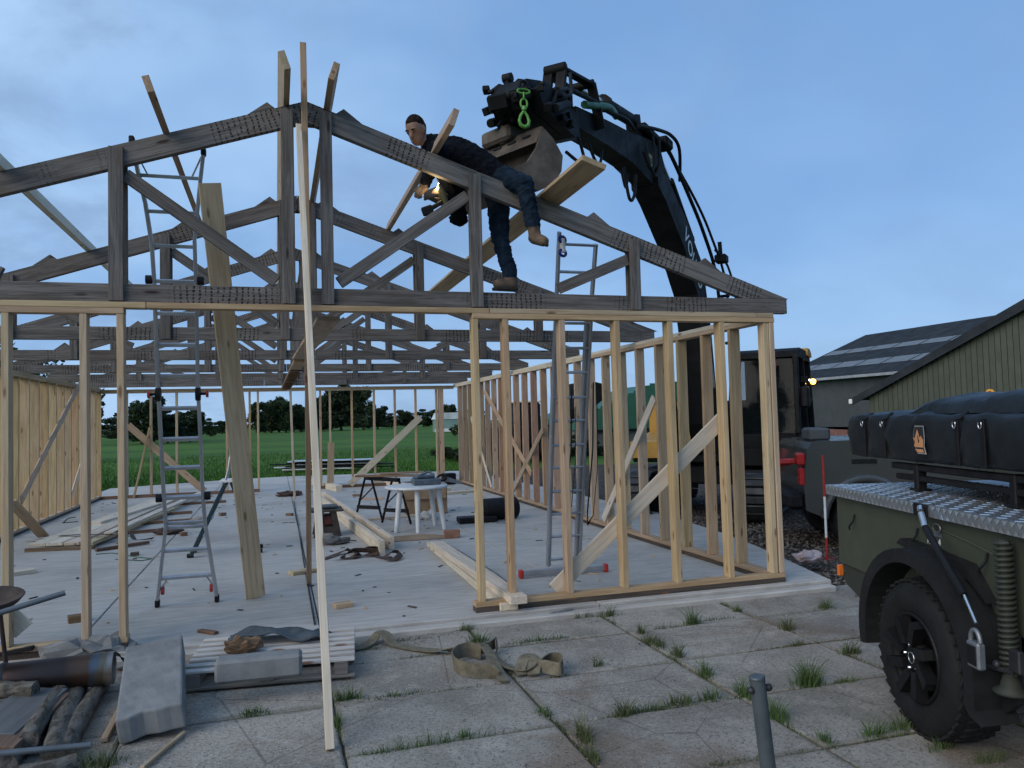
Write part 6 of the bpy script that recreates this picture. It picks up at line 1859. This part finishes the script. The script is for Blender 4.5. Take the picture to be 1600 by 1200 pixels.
# ------------------------------------------------------------------ pallet with kerb block and bag
PA = thing('pallet', 'weathered wooden pallet on the yard slabs', 'pallet', (-.02, 5.83, PZ), RAD(-5.5))
PWT = wood_new('pallet_slat', (.52, .50, .47), (.38, .36, .33), rnd=.1)
PWD = wood_new('pallet_wood', (.22, .195, .17), (.14, .125, .11), rnd=.1)
for k in range(7):
    cbox('slat', (1.10, .062, .02), W(PA) @ TR((0, -.37 + .1233 * k, .132)), PWT, PA)
for x in (-.48, -.02, .46):
    cbox('bearer', (.09, .80, .085), W(PA) @ TR((x, 0, .079)), PWD, PA)
for y_ in (-.355, 0, .355):
    cbox('base_board', (1.10, .10, .02), W(PA) @ TR((0, y_, .0255)), PWD, PA)
KERB = plain('kerb_concrete', (.19, .20, .203), (.14, .148, .15), 7, .85, 0, .5, detail=8)
kb = MB(); kb.box((.52, .15, .14), None, .018)
tag(kb.build('kerb_block', KERB, None, frame(gz(405, 1058, .09) + V((0, .08, .045)), (1, -.05, 0))), 'short grey kerb block lying on the pallet', 'kerb block')
jk = MB()
n_ = 26; vs = []; fs = []
r = random.Random(6)
for j in range(9):
    for i in range(n_):
        u, v_ = i / (n_ - 1), j / 8
        x = -.33 + .72 * u; y_ = .02 + .26 * v_
        z = .145 + .05 * math.exp(-((u - .35) / .25) ** 2) * (1 - v_ * .5) + .016 * math.sin(u * 16 + v_ * 5) + .012 * math.sin(v_ * 13 + u * 7)
        if u > .86: z -= (u - .86) * .55
        vs.append((x, y_ + .02 * math.sin(u * 6), z + .03))
fs = [[j * n_ + i, j * n_ + i + 1, (j + 1) * n_ + i + 1, (j + 1) * n_ + i] for j in range(8) for i in range(n_ - 1)]
jk.add(vs, fs, None, True)
jo = jk.build('rag', plain('slate_cloth2', (.055, .075, .09), (.03, .042, .052), 7, .75, 0, .4), None, TR((-.02, 5.86, PZ + .01), RAD(-5.5)))
so = jo.modifiers.new('thick', 'SOLIDIFY'); so.thickness = .012
tag(jo, 'slate blue cloth draped behind the kerb block on the pallet', 'cloth')
tag(crumple('glove', gz(380, 1018, .08), (.13, .07, .10), WB, 15), 'brown leather glove on the pallet', 'glove')
# large tilted kerb stone, wavy broken end
kp = [(-.42, 0), (.42, 0)]
A0 = gz(244, 1158, PZ); A1 = gz(266, 1010, PZ)
ks = MB(); n_ = 11; m_ = 14
L = .90; Wd = .34; Hh = .15
rk_ = random.Random(17)
vs = []
for fl in (0, 1):
    for i in range(m_):
        for k in range(n_):
            u = k / (n_ - 1) - .5; t_ = i / (m_ - 1)
            x = -L / 2 + L * t_ + (1 - t_) ** 4 * (.010 * math.sin(u * 7 + 1) + .007 * math.sin(u * 15))
            vs.append((x, u * Wd, fl * Hh + (rk_.uniform(-.0015, .0015) if fl else 0)))
o2 = m_ * n_
fs = []
for i in range(m_ - 1):
    for k in range(n_ - 1):
        q = [i * n_ + k, (i + 1) * n_ + k, (i + 1) * n_ + k + 1, i * n_ + k + 1]
        fs.append(q[::-1]); fs.append([v + o2 for v in q])
per = [k for k in range(n_)] + [i * n_ + n_ - 1 for i in range(1, m_)] + [(m_ - 1) * n_ + k for k in range(n_ - 2, -1, -1)] + [i * n_ for i in range(m_ - 2, 0, -1)]
for a_, b2 in zip(per, per[1:] + per[:1]):
    fs.append([b2, a_, a_ + o2, b2 + o2])
ks.add(vs, fs)
ko = ks.build('kerb_stone', KERB, None, frame(V((-.715, 5.20, PZ + .105)), V((-.10, .93, .17)), V((-.12, -.15, 1))))
bvk = ko.modifiers.new('soft', 'BEVEL'); bvk.width = .012; bvk.segments = 2; bvk.limit_method = 'ANGLE'; bvk.angle_limit = RAD(60)
tag(ko, 'big grey kerb stone with a broken end, tilted beside the logs', 'kerb stone')

# ------------------------------------------------------------------ heap in the left corner: logs, slabs, flue pipe
LOG = NT('log_bark')
lc = LOG.coord('Object', (1, 1, 1), rnd=9.0)
f1 = LOG.noise(LOG.coord('Object', (3.2, 10, 10), rnd=9.0), 2.4, 7, .7, .6); f2 = LOG.noise(lc, 22, 4, .7)
LOG.done(LOG.mix(LOG.ramp(f1, .36, .62), (.155, .145, .13), LOG.mix(LOG.ramp(f2, .4, .6), (.05, .044, .038), (.085, .08, .062))), .9, 0, LOG.math('ADD', f1, f2), .8, .012, .15)
LOG = LOG.m


def log(a, c, r_, lab, seed):
    rr = random.Random(seed); a, c = V(a), V(c); n_ = 14; mb_ = MB(); L_ = (c - a).length
    vs_ = []; m_ = 16
    ph = [rr.uniform(0, 6) for _ in range(4)]
    for i in range(n_ + 1):
        u = i / n_; bend = .03 * math.sin(u * 3 + ph[0])
        for k in range(m_):
            an = 2 * PI * k / m_
            rad = r_ * (1 + .10 * math.sin(2 * an + u * 4 + ph[1]) + .07 * math.sin(5 * an + u * 11 + ph[2]) + rr.uniform(-.05, .05)) * (1 - .12 * u)
            vs_.append((u * L_, bend + rad * math.cos(an), rad * math.sin(an)))
    fs_ = [[i * m_ + k, (i + 1) * m_ + k, (i + 1) * m_ + (k + 1) % m_, i * m_ + (k + 1) % m_] for i in range(n_) for k in range(m_)]
    mb_.add(vs_, fs_, None, True); mb_.add(vs_[:m_], [list(range(m_))[::-1]]); mb_.add(vs_[-m_:], [list(range(m_))])
    return tag(mb_.build('log', LOG, None, frame(a, c - a)), lab, 'log', 'logs in the left corner')


def GG(x, y, z): p = gz(x, y, z); return (p.x, p.y, p.z)


log(GG(108, 1178, PZ + .05), GG(160, 1062, PZ + .05), .05, 'log nearest the tilted kerb stone', 1)
log(GG(78, 1180, PZ + .06), GG(135, 1062, PZ + .06), .06, 'log second from the kerb stone, pale bark', 2)
log(GG(52, 1158, PZ + .09), GG(103, 1060, PZ + .09), .055, 'log with a pointed pale end, third from the kerb stone', 3)
log(GG(18, 1196, PZ + .05), GG(62, 1090, PZ + .05), .06, 'mossy log farthest left in the corner', 4)
log(GG(30, 1210, PZ + .03), GG(120, 1190, PZ + .03), .045, 'short log lowest in the corner by the thin tube', 5)
STN = plain('grey_plank_stone', (.135, .14, .14), (.085, .088, .09), 3, .7, 0, .3, (.5, 5, 5))
tag(beam('stone_plank', GG(-20, 1150, .06), GG(70, 1078, .06), .26, .03, STN, None, (.1, -.1, 1)), 'wide grey plank lying on the logs at the lower left edge', 'plank')
tag(beam('stone_plank', GG(0, 1172, .035), GG(92, 1086, .035), .13, .035, WB, None, (.1, -.1, 1)), 'dark plank edge below the wide grey plank', 'plank')
log(GG(-30, 1078, .10), GG(60, 1076, .10), .055, 'split log lying crosswise under the flue pipe', 7)
tag(crumple('stone', gz(52, 1066, .08), (.10, .08, .10), KERB, 23), 'rough stone lump in front of the flue pipe', 'stone')
tag(beam('stick', GG(163, 1156, PZ + .015), GG(203, 1078, PZ + .03), .035, .025, WT, None), 'thin brown stick between the logs and the kerb stone', 'stick')
tag(beam('stick', GG(222, 1200, PZ + .012), GG(288, 1144, PZ + .012), .025, .018, WT, None), 'thin stick on the pavement right of the kerb stone', 'stick')
n = NT('heat_tinted_steel')
co = n.coord('Object'); sp = n.node('ShaderNodeSeparateXYZ'); n.l.new(co, sp.inputs[0])
nz = n.noise(n.coord('Object', (3, 1, 1)), 4, 4, .6)
xx = n.math('ADD', sp.outputs['X'], n.math('MULTIPLY', nz, .12))
c_ = n.mix(n.ramp(xx, .72, .86), (.062, .044, .040), (.15, .085, .055))
c_ = n.mix(n.ramp(xx, .86, .91), c_, (.13, .16, .19)); c_ = n.mix(n.ramp(xx, .90, .95), c_, (.24, .19, .13)); c_ = n.mix(n.ramp(xx, .96, 1.0), c_, (.40, .36, .33))
HEAT = n.done(c_, .40, .8, n.noise(co, 30, 3, .6), .05, .003)
fp = thing('flue_pipe', 'dark steel flue pipe with a heat tinted rainbow end', 'pipe', M=frame(gy(178, 1043, 5.62), (-1, -.04, .0)))
mb = MB(); mb.lathe([(.099, -.4), (.102, -.4), (.102, .95), (.099, .952)], 40, Matrix.Rotation(RAD(90), 4, 'Y')); mb.lathe([(.099, .952), (.099, -.4)], 40, Matrix.Rotation(RAD(90), 4, 'Y'))
po = mb.build('tube', HEAT, fp, None)
po.matrix_basis = Matrix.Translation((.95, 0, 0)) @ Matrix.Rotation(PI, 4, 'Z')
mb = MB(); mb.lathe([(.103, .6), (.107, .605), (.107, .63), (.103, .635)], 40, Matrix.Rotation(RAD(90), 4, 'Y')); mb.build('collar', STEEL, fp, None)
TUB = plain('grey_tube', (.13, .15, .165), (.09, .105, .115), 6, .45, .4, .1)
mb = MB(); mb.tube([GG(-30, 1180, .06), GG(142, 1164, .02)], .016, 12); tag(mb.build('tube', TUB), 'thin grey tube lying across the logs in the lower left corner', 'tube')
fb = thing('fire_bowl', 'rusty fire bowl at the left edge in front of the studs', 'fire bowl', gy(-38, 945, 5.55))
B0 = W(fb).translation
RUST = plain('rusty_steel', (.085, .062, .05), (.045, .036, .032), 8, .8, .3, .4)
mb = MB(); mb.lathe([(0, -.075), (.13, -.06), (.22, -.01), (.255, .03), (.25, .035), (.215, .0), (.13, -.045), (0, -.06)], 36, TR((-.0, .02, 0), 0, RAD(6))); mb.build('bowl', RUST, fb, None)
for a in (70, 190, 310):
    mb = MB(); mb.tube([(.2 * math.cos(RAD(a)), .2 * math.sin(RAD(a)), -.04), (.3 * math.cos(RAD(a)), .3 * math.sin(RAD(a)), PZ - B0.z + .005)], .014, 8); mb.build('leg', RUST, fb, None)
mb = MB(); mb.tube([gy(-60, 976, 5.28), gy(102, 926, 5.42)], .0175, 14); tag(mb.build('tube', TUB), 'grey tube resting on the fire bowl, pointing up right', 'tube')
tag(crumple('rubble', gz(170, 1030, PZ), (.22, .12, .16), KERB, 31), 'pale rubble lump behind the flue pipe end', 'rubble')
tag(crumple('rubble', gz(120, 1036, PZ), (.25, .10, .18), KERB, 33), 'grey rubble behind the middle of the flue pipe', 'rubble')
tag(beam('bracket', GG(0, 1022, .05), GG(52, 1012, .08), .05, .03, BLACK, None), 'black bar on the rubble behind the flue pipe', 'bar')
mb = MB(); ribbon(mb, [G3(140, 1022, .04), G3(165, 1016, .10), G3(185, 1024, .10, 0, .4), G3(207, 1042, .0)], .05); tag(mb.build('webbing', RUB), 'black strap arching over the open end of the flue pipe', 'strap')
mb = MB(); ribbon(mb, [G3(186, 1044, PZ + .01), G3(205, 1040, PZ + .03), G3(232, 1034, PZ + .02), G3(262, 1034, PZ + .01)], .07); tag(mb.build('tarp_edge', plain('green_tarp', (.04, .05, .04))), 'dark green tarp edge right of the flue pipe', 'tarp')

# ------------------------------------------------------------------ long lifting strap in the yard
ws = thing('webbing', 'long olive lifting strap looped on the yard slabs', 'strap', gz(790, 1050, PZ))
z0 = PZ + .012
mb = MB(); ribbon(mb, [G3(545, 1014, z0), G3(566, 1011, z0), G3(582, 1005, z0, .02), G3(592, 1002, z0, .07), G3(603, 1003, z0, .06), G3(614, 1007, z0, .01), G3(640, 1012, z0), G3(680, 1018, z0, .008), G3(718, 1022, z0, .03, .9), G3(760, 1022, z0, .045, 1.4), G3(776, 1014, z0, .05, 1.5), G3(775, 1022, z0, .05, 1.5)], .085, .007); world_part(mb, 'strap_run', WEBG, ws)
mb = MB(); ribbon(mb, [G3(752, 1030, z0, .05, 1.5), G3(735, 1026, z0, .05, 1.5), G3(716, 1030, z0, .05, 1.5), G3(708, 1042, z0, .05, 1.45), G3(716, 1053, z0, .05, 1.5), G3(740, 1058, z0, .045, 1.5), G3(765, 1058, z0, .04, 1.4), G3(782, 1060, z0, .02, .8)], .10, .008); world_part(mb, 'strap_loop', WEBG, ws)
mb = MB(); ribbon(mb, [G3(754, 1024, z0, .085, .3), G3(764, 1034, z0, .07, .2), G3(776, 1050, z0, .03, .1), G3(788, 1066, z0, .008)], .075, .008); world_part(mb, 'strap_end', WEBG, ws)
mb = MB(); ribbon(mb, [G3(770, 1034, z0, .05, .6), G3(790, 1044, z0, .02, .2), G3(820, 1052, z0, .02, .3), G3(845, 1044, z0, .05, .8), G3(862, 1040, z0, .05, 1.4), G3(878, 1042, z0, .045, 1.5), G3(876, 1056, z0, .045, 1.5), G3(850, 1052, z0, .045, 1.2), G3(832, 1050, z0, .03, .6), G3(806, 1054, z0, .012, .1)], .085, .008); world_part(mb, 'strap_loop', WEBG, ws)
mb = MB(); ribbon(mb, [G3(812, 1052, z0, .015, .3), G3(822, 1042, z0, .075, .1), G3(836, 1046, z0, .06, -.2), G3(834, 1056, z0, .01, -.2)], .085, .008); world_part(mb, 'strap_knot', WEBG, ws)
# ================================================================== people: one skin over a jointed figure
from mathutils import noise as mnoise


def skin_mat(name, c):
    return plain(name, c, tuple(x * .8 for x in c), 14, .55, 0, .1)


SKIN = skin_mat('skin', (.24, .135, .095))
JACK = plain('jacket_navy', (.006, .008, .012), (.003, .004, .007), 9, .9, 0, .5, bdist=.01, spec=.1)
JEAN = plain('jeans_blue', (.012, .024, .042), (.006, .013, .024), 11, .9, 0, .4, bdist=.006, spec=.1)
BOOT = plain('boot_tan', (.13, .085, .050), (.075, .05, .032), 14, .8, 0, .4)
SOLE = plain('boot_sole', (.035, .028, .022), None, 8, .9)
GLOV = plain('glove_tan', (.17, .115, .075), (.10, .07, .045), 18, .85, 0, .5)
HAIR = plain('hair_dark', (.030, .020, .014), (.008, .0055, .004), 60, .85, 0, .9, bdist=.006, spec=.1)


def capsule(mb_, a, b_, ra, rb, n=14):
    a, b_ = V(a), V(b_); d = (b_ - a); L = d.length; d.normalize()
    pts = [a - d * ra * .92, a - d * ra * .6, a]; rs = [ra * .38, ra * .8, ra]
    for k in range(1, 5):
        pts.append(a.lerp(b_, k / 4)); rs.append(ra + (rb - ra) * k / 4)
    pts += [b_ + d * rb * .6, b_ + d * rb * .92]; rs += [rb * .8, rb * .38]
    mb_.tube(pts, rs, n)


def figure(name, prims, voxel, label, loc, parent_extra=None):
    """prims: (kind, data, material index). Fused with a voxel remesh, each face takes the material of the nearest limb."""
    mb_ = MB()
    for k, d, m in prims:
        if k == 'c': capsule(mb_, *d)
        else: mb_.ball((0, 0, 0), 1.0, 18, 12, Matrix.Translation(V(d[0])) @ (d[2].to_4x4() if len(d) > 2 else Matrix.Identity(4)) @ Matrix.Diagonal((*d[1], 1)))
    me = bpy.data.meshes.new(name); me.from_pydata(mb_.v, [], mb_.f)
    tmp = bpy.data.objects.new('tmp', me); COL.objects.link(tmp)
    rm = tmp.modifiers.new('r', 'REMESH'); rm.mode = 'VOXEL'; rm.voxel_size = voxel
    sm = tmp.modifiers.new('s', 'SMOOTH'); sm.factor = .5; sm.iterations = 3
    dg = bpy.context.evaluated_depsgraph_get()
    out = bpy.data.meshes.new_from_object(tmp.evaluated_get(dg))
    bpy.data.objects.remove(tmp)

    def dist(p, k, d):
        if k == 'c':
            a, b_ = V(d[0]), V(d[1]); ab = b_ - a; t_ = max(0, min(1, (p - a).dot(ab) / max(1e-9, ab.dot(ab))))
            return (p - a.lerp(b_, t_)).length - (d[2] + (d[3] - d[2]) * t_)
        q = p - V(d[0])
        if len(d) > 2: q = d[2].to_3x3().inverted() @ q
        q = V((q.x / d[1][0], q.y / d[1][1], q.z / d[1][2]))
        return (q.length - 1) * min(d[1])
    for pl_ in out.polygons:
        c = pl_.center
        pl_.material_index = min(prims, key=lambda pr_: dist(c, pr_[0], pr_[1]))[2]; pl_.use_smooth = True
    # cloth folds: ridged noise pushed along the normals of jacket and jeans
    cl = [0.0] * len(out.vertices)
    for pl_ in out.polygons:
        if pl_.material_index in (1, 2):
            for vi in pl_.vertices: cl[vi] = 1.0
    nr = [v.normal.copy() for v in out.vertices]
    for v, k_, n_ in zip(out.vertices, cl, nr):
        if k_:
            p = v.co; w_ = mnoise.noise(p * 9.0) * .6
            r_ = 1 - abs(mnoise.noise(V((p.x * 13 + w_, p.y * 13, p.z * 22 + w_ * 2)))) * 2
            v.co = p + n_ * (.011 * r_ * abs(r_) + .008 * mnoise.noise(p * 30))
    for m in (SKIN, JACK, JEAN, BOOT, GLOV, SOLE): out.materials.append(m)
    for v in out.vertices: v.co -= V(loc)
    o = bpy.data.objects.new(name, out); link(o, None, Matrix.Translation(V(loc)))
    return tag(o, label, 'person')


# the worker astride the front truss
hd = gy(651, 205, 6.86)                       # head centre
nk = gy(671, 226, 6.90); ch = gy(708, 244, 6.90); bl = gy(748, 262, 6.86); pv = gy(778, 286, 6.78)
sR, sL = gy(684, 236, 6.74), gy(680, 228, 7.08)
eR, hR = gy(718, 336, 6.84), gy(692, 304, 6.70)
eL, hL = gy(672, 268, 6.98), gy(660, 296, 6.80)
hipL, knL, anL = gy(778, 305, 6.86), gy(781, 372, 6.78), gy(797, 432, 6.66)
hipR, knR, anR = gy(790, 282, 6.66), gy(819, 287, 6.40), gy(833, 352, 6.38)
look = (V((-.62, -.62, -.50))).normalized()
Rm = frame((0, 0, 0), look, (0, 0, 1)).to_3x3()      # head axes: x looks forward, y left, z up
cq = Rm.to_4x4()


def H(x, y_, z): return hd + Rm @ V((x, y_, z))


PR = [
    # head, jaw, nose, ears, neck
    ('e', (H(0, 0, .025), (.106, .084, .116), cq), 0), ('e', (H(.03, 0, -.055), (.068, .062, .072), cq), 0),
    ('c', (H(.098, 0, .012), H(.118, 0, -.024), .011, .018), 0), ('e', (H(.088, 0, -.075), (.018, .026, .010), cq), 0),
    ('e', (H(.094, .034, .024), (.016, .022, .012), cq), 0), ('e', (H(.094, -.034, .024), (.016, .022, .012), cq), 0),
    ('e', (H(-.005, .086, -.005), (.022, .012, .032), cq), 0), ('e', (H(-.005, -.086, -.005), (.022, .012, .032), cq), 0),
    ('c', (H(-.02, 0, -.05), nk, .056, .062), 0),
    # torso in a jacket
    ('c', (nk + V((.05, .0, -.02)), ch, .12, .18), 1), ('c', (sR, sL, .085, .085), 1), ('c', (ch, bl, .185, .17), 1), ('c', (bl, pv, .165, .15), 1),
    ('c', (nk + V((.01, -.02, .02)), nk + V((.05, .02, .0)), .07, .085), 1),
    ('c', (sR, eR, .085, .07), 1), ('c', (eR, eR.lerp(hR, .78), .062, .046), 1), ('e', (eR + V((-.01, 0, -.03)), (.085, .07, .07)), 1), ('c', (ch + V((0, -.02, -.08)), eR + V((.0, .05, .06)), .10, .07), 1),
    ('c', (sL, eL, .075, .06), 1), ('c', (eL, eL.lerp(hL, .75), .058, .044), 1),
    # hips and jeans
    ('c', (hipR, hipL, .125, .125), 2), ('c', (pv, pv.lerp(hipL, .5), .14, .13), 2),
    ('c', (hipL, knL, .112, .078), 2), ('c', (knL, anL + V((0, 0, .02)), .076, .058), 2),
    ('c', (hipR, knR, .108, .082), 2), ('c', (knR, anR, .078, .060), 2), ('e', (knR, (.078, .082, .080)), 2),
    ('c', (anL + V((.005, 0, .06)), anL + V((.0, 0, .01)), .064, .064), 2), ('c', (anR + V((0, 0, .06)), anR, .064, .062), 2),
    # boots
    ('c', (anL + V((.0, 0, .0)), anL + V((.01, .0, -.06)), .058, .056), 3), ('c', (anL + V((.02, .0, -.075)), anL + V((-.13, -.045, -.08)), .054, .048), 3),
    ('c', (anR, anR + V((.015, 0, -.09)), .058, .056), 3), ('c', (anR + V((.01, .01, -.11)), anR + V((.055, -.11, -.165)), .056, .048), 3),
]


def hand(palm, fwd, upv, curl, mirror):
    """palm with four curled fingers and a thumb, gloved"""
    f = V(fwd).normalized(); n_ = V(upv); n_ = (n_ - f * n_.dot(f)).normalized(); s_ = f.cross(n_) * mirror
    out = [('c', (palm - f * .035 - s_ * .02, palm + f * .03 - s_ * .024, .024, .022), 4), ('c', (palm - f * .035 + s_ * .018, palm + f * .03 + s_ * .022, .024, .02), 4)]
    for k, L in enumerate((.062, .07, .066, .052)):
        b0 = palm + f * .045 + s_ * (-.033 + .022 * k)
        b1 = b0 + (f * math.cos(curl) - n_ * math.sin(curl)) * L * .55
        b2 = b1 + (f * math.cos(curl * 2.1) - n_ * math.sin(curl * 2.1)) * L * .55
        out += [('c', (b0, b1, .0115, .0105), 4), ('c', (b1, b2, .0105, .009), 4)]
    t0 = palm - f * .015 - s_ * .042; t1 = t0 + (f * .7 - s_ * .5 - n_ * .3).normalized() * .04; t2 = t1 + (f * .9 - n_ * .5).normalized() * .032
    return out + [('c', (t0, t1, .014, .012), 4), ('c', (t1, t2, .012, .010), 4)]


PR += hand(hR, (-.75, -.35, .45), (.3, -.9, .2), .75, 1) + hand(hL, (-.55, -.5, -.5), (-.2, -.8, .5), .7, -1)
foot_z = anL.z
wk = figure('person', PR, .011, 'worker in dark jacket and jeans astride the front truss, screwing a purlin', (pv.x, pv.y, ZC1))
# soles, hair, collar hang off the figure
WKM = W(wk)
mb = MB(); mb.box((.235, .09, .03), frame(anL + V((-.055, -.02, -.120)), (-.94, -.30, -.03)), .012); mb.build('boot_sole', SOLE, wk, Matrix.Identity(4))
mb = MB(); mb.box((.19, .086, .03), frame(anR + V((.028, -.050, -.158)), (.42, -.83, -.46), (.2, -.35, 1)), .012); mb.build('boot_sole', SOLE, wk, Matrix.Identity(4))
rr = random.Random(3); mb = MB(); hv = []
n1, n2 = 22, 12
for j in range(n2 + 1):
    th_ = PI * .56 * j / n2
    for i in range(n1):
        a = 2 * PI * i / n1
        fr = math.cos(a)                      # +1 at the forehead
        lim = th_ * (.62 + .09 * math.sin(a * 11) if fr > .5 else .78 + .09 * math.sin(a * 9) if fr > -.15 else 1.18)
        x, y_, z = math.sin(lim) * math.cos(a), math.sin(lim) * math.sin(a), math.cos(lim)
        k_ = 1.0 + rr.uniform(-.02, .02) - (.06 if j == n2 else .02 if j == n2 - 1 else 0)
        hv.append(H(x * .1105 * k_ - .004, y_ * .088 * k_, .027 + z * .121 * k_))
mb.add(hv, [[j * n1 + i, (j + 1) * n1 + i, (j + 1) * n1 + (i + 1) % n1, j * n1 + (i + 1) % n1] for j in range(n2) for i in range(n1)], None, True)
mb.build('hair', HAIR, wk, Matrix.Identity(4))
for s in (-1, 1):
    mb = MB(); mb.ball(H(.101, s * .033, .012), .0105, 8, 6); mb.build('eye', plain('eye_dark%d' % s, (.03, .022, .02), None, 9, .3), wk, Matrix.Identity(4))
    mb = MB(); mb.tube([H(.106, s * .014, .032), H(.107, s * .036, .036), H(.096, s * .056, .030)], [.004, .006, .004], 6); mb.build('eyebrow', HAIR, wk, Matrix.Identity(4))
mb = MB(); mb.tube([H(.098, .022, -.074), H(.106, 0, -.072), H(.098, -.022, -.074)], [.003, .005, .003], 6); mb.build('mouth', plain('lip', (.20, .085, .07)), wk, Matrix.Identity(4))

# cordless driver in his right hand, its lamp lit
dp = hR + V((-.02, -.055, .0))
dv_ = thing('cordless_driver', 'cordless driver with lit lamp held under the front truss', 'power tool', dp)
DM_ = frame(dp, V((-.35, -.1, .93)), V((.9, -.2, .3)))
mb = MB(); mb.tube([(-.11, 0, 0), (-.02, 0, 0), (.02, 0, 0), (.05, 0, 0), (.075, 0, 0)], [.026, .032, .030, .022, .014], 12); mb.build('motor_body', plain('driver_body', (.10, .085, .03)), dv_, DM_)
mb = MB(); mb.bar((-.075, 0, -.02), (-.10, 0, -.14), .038, .045, (0, 1, 0), .01); mb.build('grip', BLACK, dv_, DM_)
mb = MB(); mb.box((.08, .06, .10), (-.105, 0, -.175), .01); mb.build('battery', BLACK, dv_, DM_)
mb = MB(); mb.tube([(.075, 0, 0), (.16, 0, 0)], .005, 8); mb.build('bit', CHR, dv_, DM_)
for s in (-1, 1):
    mb = MB(); mb.ball((.048, s * .018 - .012, -.022), .0115, 10, 7); mb.build('lamp', emis('driver_lamp%d' % s, (1.0, .72, .30), 40), dv_, DM_)
pl_ = bpy.data.lights.new('driver_light', 'POINT'); pl_.energy = .9; pl_.color = (1, .74, .42); pl_.shadow_soft_size = .012
plo = bpy.data.objects.new('driver_light', pl_); link(plo, dv_, Matrix.Translation((DM_ @ V((.085, 0, -.045)))))

# operator sitting in the excavator cab
def E_(x, y_, z): return EM @ V((x, y_, z))


oc = CY
PO = [('e', (E_(-0.50, oc, 2.36), (.095, .085, .125)), 0), ('c', (E_(-0.52, oc, 2.28), E_(-0.53, oc, 2.18), .055, .06), 0),
      ('c', (E_(-0.54, oc, 2.10), E_(-0.52, oc, 1.80), .16, .15), 1), ('c', (E_(-0.54, oc - .19, 2.12), E_(-0.54, oc + .19, 2.12), .075, .075), 1),
      ('c', (E_(-0.50, oc - .1, 1.74), E_(-0.06, oc - .12, 1.76), .09, .07), 2), ('c', (E_(-0.50, oc + .1, 1.74), E_(-0.06, oc + .12, 1.76), .09, .07), 2),
      ('c', (E_(-0.06, oc - .12, 1.76), E_(0.02, oc - .12, 1.46), .065, .05), 2), ('c', (E_(-0.06, oc + .12, 1.76), E_(0.02, oc + .12, 1.46), .065, .05), 2),
      ('c', (E_(-0.54, oc + .22, 2.10), E_(-0.40, oc + .26, 1.86), .06, .05), 1), ('c', (E_(-0.40, oc + .26, 1.86), E_(-0.18, oc + .22, 1.88), .045, .036), 1), ('e', (E_(-0.14, oc + .22, 1.88), (.05, .04, .035)), 0),
      ('c', (E_(-0.54, oc - .22, 2.10), E_(-0.40, oc - .26, 1.86), .06, .05), 1), ('c', (E_(-0.40, oc - .26, 1.86), E_(-0.18, oc - .22, 1.88), .045, .036), 1), ('e', (E_(-0.14, oc - .22, 1.88), (.05, .04, .035)), 0)]
op = figure('person', PO, .02, 'operator sitting inside the dark excavator cab', tuple(E_(-0.48, oc, 1.66)))
